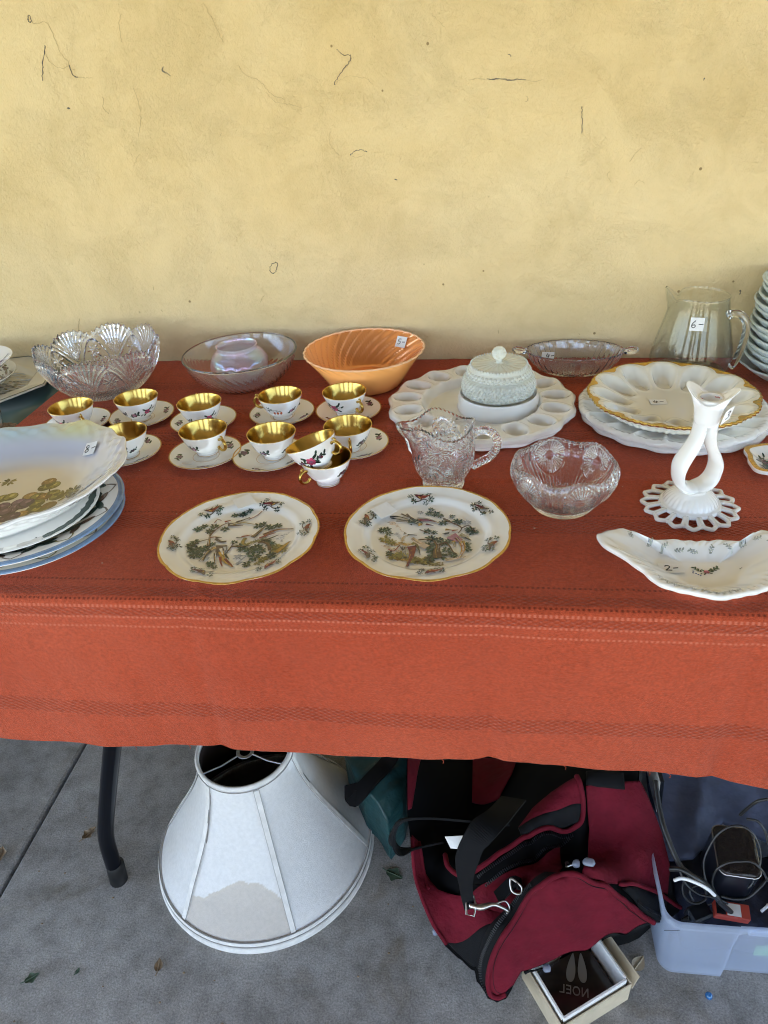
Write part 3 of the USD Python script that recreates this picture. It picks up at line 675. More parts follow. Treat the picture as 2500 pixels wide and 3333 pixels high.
def build_cloth():
    xs = np.linspace(-.822, 1.03, 371)
    ry, rz_ = .012, .745                      # front edge radius, height of the cloth over the edge
    edge = .60
    top = np.linspace(0, 1, 150)
    rows = []                                  # (kind, value, s)
    for t in top:
        rows.append((0, t, 0))
    for a in np.linspace(0, PI / 2, 9)[1:]:
        rows.append((1, a, 0))
    for d in np.linspace(0, 1, 64)[1:]:
        rows.append((2, d, 0))
    m = len(rows)
    V = np.zeros((len(xs), m, 3)); UV = np.zeros((len(xs), m, 2))
    hem = .487 + .0025 * np.sin(xs * 5 + 1) + .002 * (meshkit.fbm(np.c_[xs * 4, 0 * xs, 0 * xs], 3, 4) - .5)
    hem = hem - .026 * np.clip((xs - .04) / .33, 0, 1.4) ** 1.6
    fold = (meshkit.fbm(np.c_[xs * 5.0, 0 * xs + 3.3, 0 * xs], 3, 9) - .5)
    wob = .008 * (meshkit.fbm(np.c_[xs * 3.0, 0 * xs + 8.1, 0 * xs], 2, 21) - .5)     # the bands run a little askew
    for j, (k, val, _) in enumerate(rows):
        if k == 0:
            y = (wall_y(xs) - .004) * (1 - val) + (edge + ry) * val
            z = np.full(len(xs), TOP)
            s = y
        elif k == 1:
            y = edge + ry - ry * math.sin(val) + 0 * xs
            z = TOP - ry + ry * math.cos(val) + 0 * xs
            s = edge + ry - ry * val + 0 * xs
        else:
            y = edge + 0 * xs
            z = TOP - ry - (TOP - ry - hem) * val
            s = edge + ry - ry * PI / 2 - (TOP - ry - z)
        near = np.clip(1 - np.abs(y - .62) / .1, 0, 1) if k == 0 else 1.0
        UV[:, j, 0] = xs
        low = np.clip((.56 - s) / .1, 0, 1) * .020 * (meshkit.fbm(np.c_[xs * 5.5, 0 * xs + 1.7, 0 * xs], 2, 33) - .5)
        UV[:, j, 1] = s + wob * near + low
        V[:, j] = np.stack([xs, y, z], 1)
        if k == 2:
            V[:, j, 1] += -.003 * val + fold * .024 * val ** 1.1 + .006 * (np.exp(-((xs + .34) / .012) ** 2) + np.exp(-((xs - .02) / .012) ** 2) + np.exp(-((xs - .30) / .014) ** 2)) * val ** .5 + .009 * (meshkit.fbm(np.c_[xs * 18, z * 7, 0 * xs], 3, 5) - .5) * min(1, val * 3)
        if k == 0:
            w = meshkit.fbm(np.c_[xs * 6, y * 9, 0 * xs], 3, 2) - .5
            V[:, j, 2] += .0012 * w * min(1, (1 - val) * 6)
            V[:, j, 2] += .0022 * np.exp(-((xs + .345 + .55 * (y - .66)) / .006) ** 2) * np.clip((.80 - y) / .1, 0, 1)      # crease where it had been folded
            for cx0, sl, am in ((-.62, .02, .0012), (.17, -.03, .0016), (.47, .05, .0012), (-.12, .3, .0010)):
                V[:, j, 2] += am * np.exp(-((xs - cx0 + sl * (y - .7)) / .008) ** 2)
            V[:, j, 2] += .0018 * np.exp(-((y - 1.06 - .02 * xs) / .007) ** 2)
            V[:, j, 2] += .0014 * np.exp(-((xs - .02 + .1 * (y - .7)) / .007) ** 2) + .0012 * np.exp(-((y - .885) / .006) ** 2)
    v = V.reshape(-1, 3); uv = UV.reshape(-1, 2)
    f = grid_faces(len(xs), m)[:, ::-1]
    return v, f, uv
v, f, uv = build_cloth()
cloth = thing('tablecloth', 'rust red cloth with openwork bands hanging over the long table', 'tablecloth')
obj('cloth', (v, f[:, ::-1]), M['cloth'], cloth, uv=uv)
hemline = v.reshape(371, -1, 3)[:, -1]
obj('hem', tube(hemline[::2] + [0, .0012, .0005], .0016, 6), M['cloth'], cloth)
for k in range(6):
    x = float(rng.uniform(-.7, .35)); h = hemline[np.argmin(np.abs(hemline[:, 0] - x))]
    obj('loose_thread', tube(h + np.array([(0, 0, 0), (.003, -.001, -.003), (.002, -.002, -.006)]), .0004, 4), M['cloth'], cloth)

# table at the left under teal satin
tb2 = thing('folding_table', 'neighbouring table at the left under the teal satin cloth', 'table', (-1.84, 0, 0))
obj('table_top', rbox((1.78, .70, .035), .012, (0, .99, .695)), M['plastic_white'], tb2, smooth=False)
for sx in (-1, 1):
    for y in (.70, 1.28):
        path = chaikin([(sx * .45, y, .68), (sx * .62, y, .24), (sx * .70, y, .10), (sx * .70, y, .004)], 3)
        obj('leg', tube(path, .0138, 12), M['black_metal'], tb2)
def build_satin():
    xs = np.linspace(-2.8, -.829, 160); ys = np.concatenate([np.linspace(1.385, .63, 90)])
    X, Y = np.meshgrid(xs, ys, indexing='ij')
    Z = .728 + .0035 * (meshkit.fbm(np.stack([X * 3, Y * 7, 0 * X], -1), 3, 3) - .5)
    Z += .006 * np.exp(-((Y - 1.145 - .5 * (X + .87)) / .035) ** 2) * np.clip((X + 1.5) / .5, 0, 1)
    Z -= .012 * np.clip((X + .86) / .03, 0, 1) ** 2
    Y = np.minimum(Y, wall_y(X) - .004)
    k = 34
    v = np.stack([X, Y, Z], -1)
    t = np.linspace(0, 1, k)[None, :]
    dr = np.repeat(v[:, -1:, :], k, 1)
    dr[:, :, 1] += -.02 * np.sin(np.minimum(t * 6, PI / 2)) + .012 * np.sin(xs[:, None] * 22) * t
    dr[:, :, 2] -= .32 * t
    v = np.concatenate([v, dr[:, 1:]], 1)
    return v.reshape(-1, 3), grid_faces(v.shape[0], v.shape[1])
o = obj('tablecloth', build_satin(), M['satin'])
tag(o, 'teal satin cloth on the neighbouring table at the left', 'tablecloth')

BIRDS_A_STROKES = [('n', 0.013, 0.007, [(-0.423, 0.06), (-0.405, 0.154), (-0.34, 0.298), (-0.264, 0.372)]), ('n', 0.021, 0.016, [(-0.37, -0.164), (-0.4, -0.03), (-0.423, 0.06)]), ('n', 0.009, 0.009, [(-0.55, -0.113), (-0.511, -0.067), (-0.454, -0.032), (-0.408, -0.008)]), ('r', 0.005, 0.004, [(-0.457, 0.355), (-0.438, 0.429), (-0.377, 0.414)]), ('r', 0.007, 0.004, [(-0.019, 0.45), (0.059, 0.525), (0.114, 0.639)]), ('n', 0.014, 0.012, [(-0.063, -0.155), (0.07, -0.152), (0.169, -0.127)]), ('n', 0.012, 0.008, [(-0.103, -0.287), (-0.076, -0.2), (-0.069, -0.089)]), ('n', 0.016, 0.034, [(0.244, -0.059), (0.324, -0.057), (0.394, -0.121), (0.435, -0.229)]), ('x', 0.012, 0.007, [(0.096, -0.512), (0.143, -0.407), (0.164, -0.343), (0.021, -0.347)]), ('x', 0.079, 0.008, [(0.488, 0.037), (0.547, 0.13), (0.622, 0.212)]), ('x', 0.053, 0.007, [(0.09, -0.491), (0.206, -0.446), (0.312, -0.36)]), ('o', 0.092, 0.066, [(0.453, -0.25), (0.528, -0.183), (0.62, -0.071)]), ('o', 0.066, 0.039, [(0.345, -0.483), (0.426, -0.398), (0.533, -0.311)]), ('y', 0.032, 0.021, [(0.523, -0.269), (0.588, -0.16), (0.641, -0.048)]), ('b', 0.029, 0.011, [(-0.263, 0.323), (-0.162, 0.362), (-0.015, 0.487)]), ('r', 0.018, 0.007, [(-0.324, 0.383), (-0.251, 0.421)]), ('o', 0.021, 0.007, [(-0.232, 0.312), (-0.081, 0.371), (0.097, 0.336)]), ('d', 0.012, 0.005, [(-0.169, 0.386), (-0.086, 0.436), (-0.011, 0.499)]), ('b', 0.016, 0.007, [(-0.256, 0.299), (-0.145, 0.302), (-0.053, 0.299)]), ('b', 0.018, 0.029, [(-0.33, 0.005), (-0.241, -0.06), (-0.168, -0.054)]), ('d', 0.013, 0.004, [(-0.337, 0.028), (-0.255, 0.03)]), ('r', 0.011, 0.004, [(-0.405, 0.026), (-0.329, 0.044)]), ('b', 0.079, 0.053, [(-0.203, -0.137), (-0.195, -0.246), (-0.188, -0.353)]), ('d', 0.029, 0.011, [(-0.322, -0.184), (-0.352, -0.337), (-0.384, -0.475)]), ('y', 0.021, 0.008, [(-0.269, -0.183), (-0.327, -0.293), (-0.349, -0.463)]), ('d', 0.018, 0.008, [(-0.301, -0.249), (-0.332, -0.358), (-0.332, -0.473)]), ('d', 0.021, 0.011, [(-0.234, -0.291), (-0.2, -0.417), (-0.164, -0.51)]), ('y', 0.032, 0.013, [(-0.175, -0.267), (-0.064, -0.455), (0.069, -0.574)]), ('r', 0.016, 0.011, [(-0.077, -0.413), (0.019, -0.514), (0.076, -0.573)]), ('r', 0.018, 0.011, [(-0.148, -0.373), (-0.109, -0.477), (-0.061, -0.568)]), ('d', 0.013, 0.007, [(-0.109, -0.309), (-0.064, -0.371), (-0.025, -0.412)]), ('x', 0.034, 0.018, [(-0.143, -0.158), (-0.103, -0.287)]), ('w', 0.018, 0.011, [(-0.196, -0.203), (-0.129, -0.33)]), ('d', 0.009, 0.005, [(-0.066, 0.035), (0.015, 0.039)]), ('r', 0.016, 0.008, [(-0.003, 0.052), (0.058, 0.077), (0.121, 0.097)]), ('o', 0.026, 0.034, [(0.059, 0.027), (0.047, -0.064), (0.1, -0.118), (0.144, -0.084)]), ('y', 0.012, 0.011, [(0.046, -0.03), (0.062, -0.097)]), ('o', 0.066, 0.034, [(0.165, -0.061), (0.243, -0.003), (0.319, 0.067)]), ('d', 0.029, 0.008, [(0.15, 0.04), (0.205, 0.191), (0.252, 0.298)]), ('b', 0.029, 0.013, [(0.134, 0.051), (0.182, 0.121), (0.229, 0.203)]), ('m', 0.026, 0.008, [(0.27, 0.1), (0.43, 0.22), (0.634, 0.234)]), ('d', 0.016, 0.007, [(0.275, -0.024), (0.371, 0.023), (0.466, 0.1)]), ('r', 0.013, 0.008, [(0.234, 0.031), (0.337, 0.102), (0.42, 0.15)]), ('w', 0.011, 0.007, [(0.159, 0.006), (0.238, 0.065)])]
BIRDS_A_LEAVES = [(-0.629, 0.196, 0.057, 'g'), (-0.569, 0.269, 0.051, 'g'), (-0.433, 0.283, 0.06, 'g'), (-0.461, 0.176, 0.06, 'g'), (-0.276, 0.227, 0.057, 'g'), (-0.231, 0.545, 0.051, 'g'), (-0.124, 0.572, 0.06, 'g'), (-0.06, 0.649, 0.049, 'g'), (-0.575, -0.08, 0.06, 'g'), (-0.615, -0.159, 0.054, 'g'), (-0.481, -0.233, 0.083, 'k'), (-0.484, -0.341, 0.074, 'k'), (-0.395, -0.208, 0.069, 'g'), (-0.344, -0.119, 0.051, 'g'), (-0.567, -0.257, 0.054, 'g'), (0.146, 0.308, 0.06, 'g'), (0.202, 0.357, 0.049, 'g'), (0.306, 0.276, 0.066, 'g'), (0.407, 0.314, 0.054, 'g'), (0.069, -0.196, 0.06, 'g'), (0.186, -0.236, 0.08, 'g'), (0.261, -0.169, 0.074, 'k'), (0.33, -0.232, 0.06, 'g'), (0.273, -0.361, 0.08, 'g'), (0.224, -0.508, 0.06, 'g'), (0.415, -0.099, 0.066, 'g'), (0.358, -0.033, 0.051, 'g'), (0.51, -0.162, 0.071, 'o'), (0.591, -0.224, 0.063, 'o'), (0.474, -0.334, 0.071, 'k'), (0.393, -0.42, 0.063, 'o'), (-0.225, -0.522, 0.06, 'g'), (-0.154, -0.581, 0.037, 'g'), (0.079, -0.367, 0.054, 'x'), (-0.311, -0.42, 0.04, 'x'), (-0.398, -0.36, 0.057, 'g'), (-0.584, -0.17, 0.057, 'k'), (-0.063, -0.067, 0.043, 'g'), (0.024, -0.131, 0.043, 'g')]
BIRDS_A_VIGNETTES = [(-0.553, 0.561), (0.242, 0.74), (0.821, 0.175), (0.526, -0.598), (-0.237, -0.752), (-0.803, -0.215)]
BIRDS_B_STROKES = [('t', 0.066, 0.026, [(-0.461, 0.254), (-0.403, 0.219), (-0.302, 0.069)]), ('t', 0.026, 0.079, [(-0.177, -0.088), (-0.093, -0.175), (0.016, -0.27)]), ('x', 0.053, 0.026, [(-0.385, 0.032), (-0.293, -0.102)]), ('o', 0.105, 0.079, [(-0.389, -0.431), (-0.233, -0.489), (-0.052, -0.566)]), ('o', 0.092, 0.066, [(-0.08, -0.526), (0.071, -0.562), (0.195, -0.588)]), ('y', 0.066, 0.053, [(-0.308, -0.491), (-0.129, -0.527), (0.057, -0.532)]), ('t', 0.058, 0.053, [(-0.487, -0.24), (-0.403, -0.303), (-0.309, -0.344)]), ('y', 0.053, 0.053, [(-0.51, -0.152), (-0.414, -0.194), (-0.347, -0.215)]), ('t', 0.026, 0.013, [(0.241, -0.516), (0.339, -0.492), (0.473, -0.447)]), ('n', 0.053, 0.021, [(0.153, -0.477), (0.133, -0.331), (0.142, -0.245), (0.098, -0.137)]), ('n', 0.013, 0.008, [(0.179, 0.351), (0.317, 0.234), (0.411, 0.143), (0.375, 0.027)]), ('n', 0.011, 0.007, [(-0.097, -0.12), (0.031, -0.105), (0.098, -0.137)]), ('n', 0.008, 0.005, [(-0.099, 0.096), (0.024, 0.019)]), ('n', 0.013, 0.007, [(0.153, -0.223), (0.227, -0.167), (0.281, -0.241), (0.322, -0.347), (0.373, -0.398)]), ('n', 0.008, 0.005, [(0.411, 0.143), (0.502, 0.191), (0.581, 0.055)]), ('d', 0.016, 0.008, [(-0.493, 0.363), (-0.392, 0.377), (-0.25, 0.319)]), ('d', 0.011, 0.005, [(-0.47, 0.339), (-0.331, 0.305), (-0.221, 0.295)]), ('b', 0.013, 0.007, [(-0.357, 0.44), (-0.284, 0.391), (-0.197, 0.332)]), ('b', 0.013, 0.007, [(-0.288, 0.441), (-0.242, 0.38), (-0.184, 0.332)]), ('d', 0.011, 0.005, [(-0.402, 0.272), (-0.301, 0.281), (-0.206, 0.271)]), ('k', 0.058, 0.053, [(-0.248, 0.295), (-0.166, 0.272), (-0.081, 0.214)]), ('b', 0.026, 0.013, [(-0.143, 0.333), (-0.008, 0.328), (0.13, 0.254)]), ('m', 0.018, 0.008, [(-0.114, 0.309), (0.007, 0.3), (0.09, 0.265)]), ('y', 0.039, 0.026, [(-0.12, 0.206), (-0.074, 0.202)]), ('m', 0.018, 0.007, [(-0.028, 0.215), (0.067, 0.187)]), ('d', 0.011, 0.005, [(-0.215, 0.211), (-0.199, 0.188)]), ('y', 0.045, 0.024, [(-0.289, -0.213), (-0.293, -0.102), (-0.266, -0.038), (-0.228, -0.022)]), ('d', 0.013, 0.005, [(-0.235, -0.017), (-0.119, -0.026)]), ('d', 0.024, 0.016, [(-0.284, 0.011), (-0.251, 0.008)]), ('y', 0.087, 0.053, [(-0.285, -0.191), (-0.228, -0.255), (-0.166, -0.232)]), ('d', 0.029, 0.011, [(-0.279, -0.257), (-0.252, -0.342), (-0.219, -0.426)]), ('o', 0.026, 0.013, [(-0.169, -0.188), (-0.108, -0.23), (-0.067, -0.358)]), ('d', 0.021, 0.011, [(-0.14, -0.231), (-0.089, -0.316), (-0.056, -0.421)]), ('w', 0.011, 0.011, [(-0.307, -0.235), (-0.227, -0.259), (-0.128, -0.222)]), ('m', 0.058, 0.013, [(-0.164, -0.253), (-0.152, -0.403), (-0.197, -0.719)]), ('r', 0.018, 0.008, [(-0.143, -0.274), (-0.136, -0.444), (-0.185, -0.61)]), ('r', 0.007, 0.005, [(-0.439, -0.326), (-0.372, -0.356), (-0.307, -0.235)]), ('y', 0.024, 0.011, [(0.216, 0.104), (0.295, 0.094)]), ('d', 0.053, 0.039, [(0.225, 0.035), (0.24, 0.001)]), ('v', 0.079, 0.053, [(0.286, -0.02), (0.352, -0.086), (0.417, -0.129)]), ('r', 0.016, 0.007, [(0.295, 0.082), (0.373, 0.1)]), ('o', 0.029, 0.011, [(0.401, 0.005), (0.466, -0.039), (0.531, -0.121)]), ('d', 0.013, 0.007, [(0.454, -0.061), (0.531, -0.121)]), ('y', 0.039, 0.018, [(0.417, -0.129), (0.44, -0.301), (0.4, -0.47)]), ('r', 0.021, 0.011, [(0.424, -0.172), (0.44, -0.323), (0.382, -0.481)]), ('y', 0.024, 0.013, [(0.322, -0.131), (0.338, -0.251)]), ('m', 0.026, 0.016, [(0.352, -0.064), (0.405, -0.173)]), ('k', 0.021, 0.008, [(0.329, -0.153), (0.344, -0.261)])]
BIRDS_B_LEAVES = [(-0.113, 0.481, 0.04, 'x'), (0.019, 0.559, 0.04, 'g'), (-0.003, 0.471, 0.051, 'g'), (0.079, 0.46, 0.06, 'g'), (0.136, 0.412, 0.051, 'g'), (0.285, 0.402, 0.04, 'g'), (0.368, 0.283, 0.066, 'g'), (0.183, 0.255, 0.054, 'g'), (0.474, 0.273, 0.051, 'x'), (0.516, 0.122, 0.06, 'g'), (0.529, 0.065, 0.06, 'k'), (0.581, 0.066, 0.04, 'g'), (-0.562, 0.074, 0.054, 'g'), (-0.498, 0.099, 0.051, 'g'), (-0.462, 0.007, 0.046, 'g'), (-0.502, -0.108, 0.066, 'o'), (-0.417, -0.172, 0.06, 'o'), (-0.005, 0.064, 0.054, 'g'), (0.088, 0.043, 0.04, 'g'), (0.057, -0.093, 0.069, 'g'), (0.135, -0.114, 0.06, 'k'), (0.215, -0.178, 0.06, 'g'), (0.039, -0.226, 0.066, 'k'), (0.069, -0.312, 0.074, 'g'), (0.113, -0.416, 0.069, 'k'), (0.188, -0.435, 0.08, 'g'), (0.245, -0.307, 0.054, 'g'), (0.311, -0.389, 0.054, 'g'), (0.349, -0.43, 0.04, 'g'), (0.469, -0.215, 0.06, 'g'), (0.496, -0.3, 0.051, 'g'), (0.264, -0.133, 0.046, 'g'), (-0.362, -0.451, 0.071, 'o'), (-0.263, -0.427, 0.069, 'o'), (-0.129, -0.527, 0.069, 'o'), (-0.005, -0.534, 0.071, 'o'), (0.066, -0.48, 0.071, 'k'), (-0.417, -0.411, 0.051, 'k'), (0.17, 0.255, 0.037, 'g'), (0.221, 0.304, 0.037, 'g')]
BIRDS_B_VIGNETTES = [(-0.13, 0.761), (0.658, 0.491), (0.768, -0.278), (0.099, -0.807), (-0.651, -0.529), (-0.766, 0.232)]

# ---------------------------------------------------------------- bird plates
def flip(vf):
    return vf[0], np.asarray(vf[1])[:, ::-1]

def plate_profile(R, foot, well, h, t=.0035):
    top = [(0, .0058), (well * .55, .0058), (well * .93, .0062), (well, .0072), (well * 1.06, .0105), (well * 1.12, .0128), (R * .86, h - .0035), (R * .97, h - .0004)]
    edge = [(R * .995, h), (R, h - .0006), (R * .997, h - .0016)]
    under = [(R * .95, h - .0032), (R * .83, h - .0068), (well * 1.14, .0095), (well * 1.04, .0052), (foot + .004, .0022), (foot + .002, .0002), (foot, .0), (foot - .0025, .0004), (foot - .004, .0022), (0, .0022)]
    return top, edge, under

def bird_plate(name, label, c, R, strokes, leaves, vig, seed, lobes, sticker_at):
    p = thing(name, label, 'plate', (c[0], c[1], TOP + .0008))
    top, edge, under = plate_profile(R, R * .60, R * .70, .0165)
    prof = chaikin(np.array((top + edge + under)[::-1]), 2)
    def lobed(th, r, z, j):
        k = np.clip((r / R - .80) / .2, 0, 1) ** 2
        w = np.abs(np.sin(lobes * th / 2 + .4)) ** .55
        return r * (1 + .016 * k * (w - .8)), z + .0006 * k * np.cos(lobes * th)
    obj('plate_body', lathe(prof, 180, lobed), M['porcelain'], p)
    t = np.linspace(0, 2 * PI, 240, endpoint=False)
    for rr, hh, rad in ((R * .992, .0162, .0016),):
        w = np.abs(np.sin(lobes * t / 2 + .4)) ** .55
        q = rr * (1 + .016 * (w - .8))
        obj('gold_rim', tube(np.stack([q * np.cos(t), q * np.sin(t), hh + .0005 * np.cos(lobes * t)], 1), rad * (.75 + .5 * meshkit.noise(np.c_[t * 9, t * 0, t * 0])), 8, closed=True, ellipse=((0, 0, 1), .42)), M['gold_line'], p)
    ptop = chaikin(np.array(top), 2)
    pr = Print(on_lathe(ptop), seed)
    big, small = [s for s in strokes if s[0] in 'oytx' and s[1] > .04], [s for s in strokes if not (s[0] in 'oytx' and s[1] > .04)]
    for col, w0, w1, pts in big:
        q = spline(np.array(pts) * R, 14)
        w = np.linspace(w0, w1, 14) * R
        for (x, y), ww in zip(q, w):
            for _ in range(7):
                pr.ellipse(x + pr.r.normal() * ww * .3, y + pr.r.normal() * ww * .3, ww * pr.r.uniform(.1, .3), ww * pr.r.uniform(.06, .14), pr.r.uniform(-.3, .6), np.array(COL[col]) * (1.0 if col in 'oy' else 1.1) + (.05 if col in 'oy' else .06), 7, .3)
    for x, y, r, col in leaves:
        pr.leaves(x * R, y * R, r * R * 1.18, col, 9)
        pr.leaves(x * R, y * R, r * R * .8, 'k' if col == 'g' else col, 6)
    for col, w0, w1, pts in small:
        pr.stroke(np.array(pts) * R, w0 * R * 1.85 + .0006, max(w1, .010) * R * 1.2, col)
        if w0 > .018:                                             # feather lines over broad strokes
            q = np.array(pts) * R
            for s in (-.25, .25):
                d = np.array([-(q[-1] - q[0])[1], (q[-1] - q[0])[0]]); d /= np.linalg.norm(d) + 1e-9
                pr.stroke(q + d * s * w0 * R, .008 * R, .005 * R, ('d', 'y', 'w')[pr.r.integers(3)])
    for i, (x, y) in enumerate(vig):
        a = math.atan2(y, x); x, y = x * R, y * R
        u = np.array([-math.sin(a), math.cos(a)]) * (1 if i % 2 else -1); v = np.array([math.cos(a), math.sin(a)])
        def L(s, t):
            return tuple(np.array([x, y]) + u * s * R + v * t * R)
        pr.stroke([L(-.13, -.03), L(-.05, -.05), L(.04, -.03), L(.10, -.06)], .012 * R, .008 * R, 'n')
        for s, t in ((-.14, .02), (-.10, -.05), (.11, .03), (.06, -.07), (.13, -.03)):
            q = L(s + pr.r.normal() * .01, t + pr.r.normal() * .01); pr.leaves(q[0], q[1], .044 * R, 'k' if i % 2 else 'g', 7)
        pr.stroke([L(-.06, .045), L(-.03, .015), L(.02, 0)], .034 * R, .07 * R, ('m', 'b', 'r')[i % 3])
        pr.stroke([L(-.01, .01), L(.05, .0), L(.13, .02 - .05 * (i % 2))], .062 * R, .014 * R, ('r', 'm', 'b')[i % 3])
        pr.stroke([L(-.03, .012), L(.0, -.02)], .018 * R, .012 * R, 'y')
        pr.stroke([L(.0, .015), L(.045, .045)], .025 * R, .008 * R, 'd')
        pr.ellipse(*L(-.068, .05), .014 * R, .010 * R, a, 'd', 8)
        pr.stroke([L(-.0, -.02), L(-.01, -.05)], .006 * R, .005 * R, 'n')
    pr.make('bird_print', p)
    sc, su, sv = sticker_at
    sticker(p, sc, su, sv, '', .026, .024)
    return p

bird_plate('bird_plate', 'white plate with two facing long-tailed birds on a branch, blank label at its top', (-.2998, .7174), .1022, BIRDS_A_STROKES, BIRDS_A_LEAVES, BIRDS_A_VIGNETTES, 3, 11, ((-.0155, .0765, .0158), (.8, .6, .02), (-.5, .85, .12)))
bird_plate('bird_plate', 'white plate with one bird flying and two perched by a small tree', (-.0607, .7336), .1042, BIRDS_B_STROKES, BIRDS_B_LEAVES, BIRDS_B_VIGNETTES, 5, 11, ((-.0593, .0443, .0140), (.72, .69, .02), (-.62, .6, .13)))

# ---------------------------------------------------------------- gilt coffee cups and saucers
CUP_OUT = [(0, .0012), (.0140, .0012), (.0148, .0002), (.0165, .0), (.0172, .0014), (.0166, .0038), (.0160, .0056), (.0176, .0076), (.0235, .0128), (.0288, .0200), (.0326, .0280), (.0350, .0350), (.0368, .0400), (.0376, .0420)]
CUP_O = chaikin(np.array(CUP_OUT), 2)
CUP_I = np.array([(.0362, .0424), (.0352, .0396), (.0336, .0345), (.0312, .0275), (.0275, .0200), (.0225, .0135), (.0150, .0088), (.0070, .0070), (0, .0069)])
def cup(label, loc, handle, prints, rot=None, seed=0, group=None):
    """handle: direction in degrees; prints: (kind, angle in degrees, height, size)"""
    c = thing('coffee_cup', label, 'cup', loc, rot or (0, 0, 0), group)
    obj('cup_body', lathe(np.vstack([CUP_O, [(.0374, .0426)], chaikin(CUP_I + [[.0003, -.0003]] * 8 + [[0, -.0003]] if False else CUP_I - np.array([[-.0004, .0004]] * 8 + [[0, .0004]]), 1)]), 64), M['porcelain'], c)
    obj('gilt_lining', lathe(np.vstack([[(.0377, .0421), (.0375, .0429), (.0368, .0430)], chaikin(CUP_I, 2)]), 64), M['gold'], c)
    t = np.linspace(0, 2 * PI, 48, endpoint=False)
    obj('foot_line', tube(np.stack([.0169 * np.cos(t), .0169 * np.sin(t), .0022 + 0 * t], 1), .0005, 6, closed=True), M['gold_line'], c)
    a = math.radians(handle)
    def h(r, z):
        return (r * math.cos(a), r * math.sin(a), z)
    hp = spline([h(.0362, .0335), h(.0392, .0350), h(.0445, .0348), h(.0485, .0305), h(.0490, .0245), h(.0455, .0190), h(.0395, .0165), h(.0345, .0175), h(.0316, .0205)], 36)
    hd = obj('handle', tube(hp, np.interp(np.linspace(0, 1, 36), [0, .15, .5, .85, 1], [.0022, .0019, .0024, .0019, .0022]), 10, ellipse=((-math.sin(a), math.cos(a), 0), 1.15)), M['gold'], c)
    obj('curl', tube(spline([h(.0440, .0352), h(.0452, .0385), h(.0432, .0405), h(.0405, .0395)], 14), np.linspace(.0017, .0011, 14), 8), M['gold'], hd)
    pr = Print(on_wall(CUP_O[8:]), seed + 40)
    for kind, ang, z, s in prints:
        u = math.radians(ang) * .03
        if kind == 'rose':
            pr.rose(u, z, s, 'p', 'k', .3)
        elif kind == 'hips':
            pr.stroke([(u - 2.2 * s, z + .9 * s), (u, z + .8 * s), (u + 1.6 * s, z + .1 * s)], s * .12, s * .1, 'k')
            for q in (-1.1, 0, 1.1):
                pr.stroke([(u + q * s, z + .7 * s), (u + (q + .3) * s, z)], s * .1, s * .1, 'k'); pr.ellipse(u + (q + .35) * s, z - .5 * s, s * .62, s * .40, 1.3, 'c', 10)
            pr.leaves(u - 2.2 * s, z + 1.0 * s, s, 'k', 6)
        else:
            pr.sprig(u, z, s, .35, 'k', kind if kind in COL else None)
            pr.ellipse(u, z, s * .42, s * .32, .4, kind if kind in 'vm' else 'q', 9); pr.ellipse(u + .3 * s, z - .2 * s, s * .25, s * .2, .4, 'm', 8)
    if prints:
        pr.make('flower_print', c)
    return c

SAU = [(0, .0030), (.0130, .0030), (.0165, .0036), (.0190, .0044), (.0225, .0042), (.034, .0060), (.045, .0090), (.0535, .0118), (.0562, .0126)]
SAU_T = chaikin(np.array(SAU), 2)
SAU_U = chaikin(np.array([(.0562, .0126), (.0566, .0119), (.0556, .0108), (.045, .0070), (.034, .0038), (.0285, .0022), (.0262, .0), (.0245, .0), (.0230, .0014), (0, .0012)]), 2)
def saucer(label, xy, prints, seed=0, tag_=None):
    s = thing('saucer', label, 'saucer', (xy[0], xy[1], TOP + .0008), group=None)
    obj('saucer_body', flip(lathe(np.vstack([SAU_T, SAU_U[1:]]), 80)), M['porcelain'], s)
    t = np.linspace(0, 2 * PI, 90, endpoint=False)
    obj('gold_rim', tube(np.stack([.0557 * np.cos(t), .0557 * np.sin(t), .01235 + 0 * t], 1), .0010, 8, closed=True, ellipse=((0, 0, 1), .5)), M['gold_line'], s)
    obj('gold_ring', tube(np.stack([.0205 * np.cos(t), .0205 * np.sin(t), .0042 + 0 * t], 1), .0004, 6, closed=True), M['gold_line'], s)
    pr = Print(on_lathe(SAU_T), seed + 70)
    for kind, ang, r, size in prints:
        a = math.radians(ang); x, y = r * math.cos(a), r * math.sin(a)
        if kind == 'rose':
            pr.rose(x, y, size, 'p', 'k', a)
        else:
            pr.sprig(x, y, size, a + 1.3, 'k', kind if kind in COL else 'q'); pr.ellipse(x, y, size * .4, size * .3, a, 'q', 8)
    pr.make('flower_print', s)
    if tag_:
        sticker(s, *tag_, '', .021, .012)
    return s

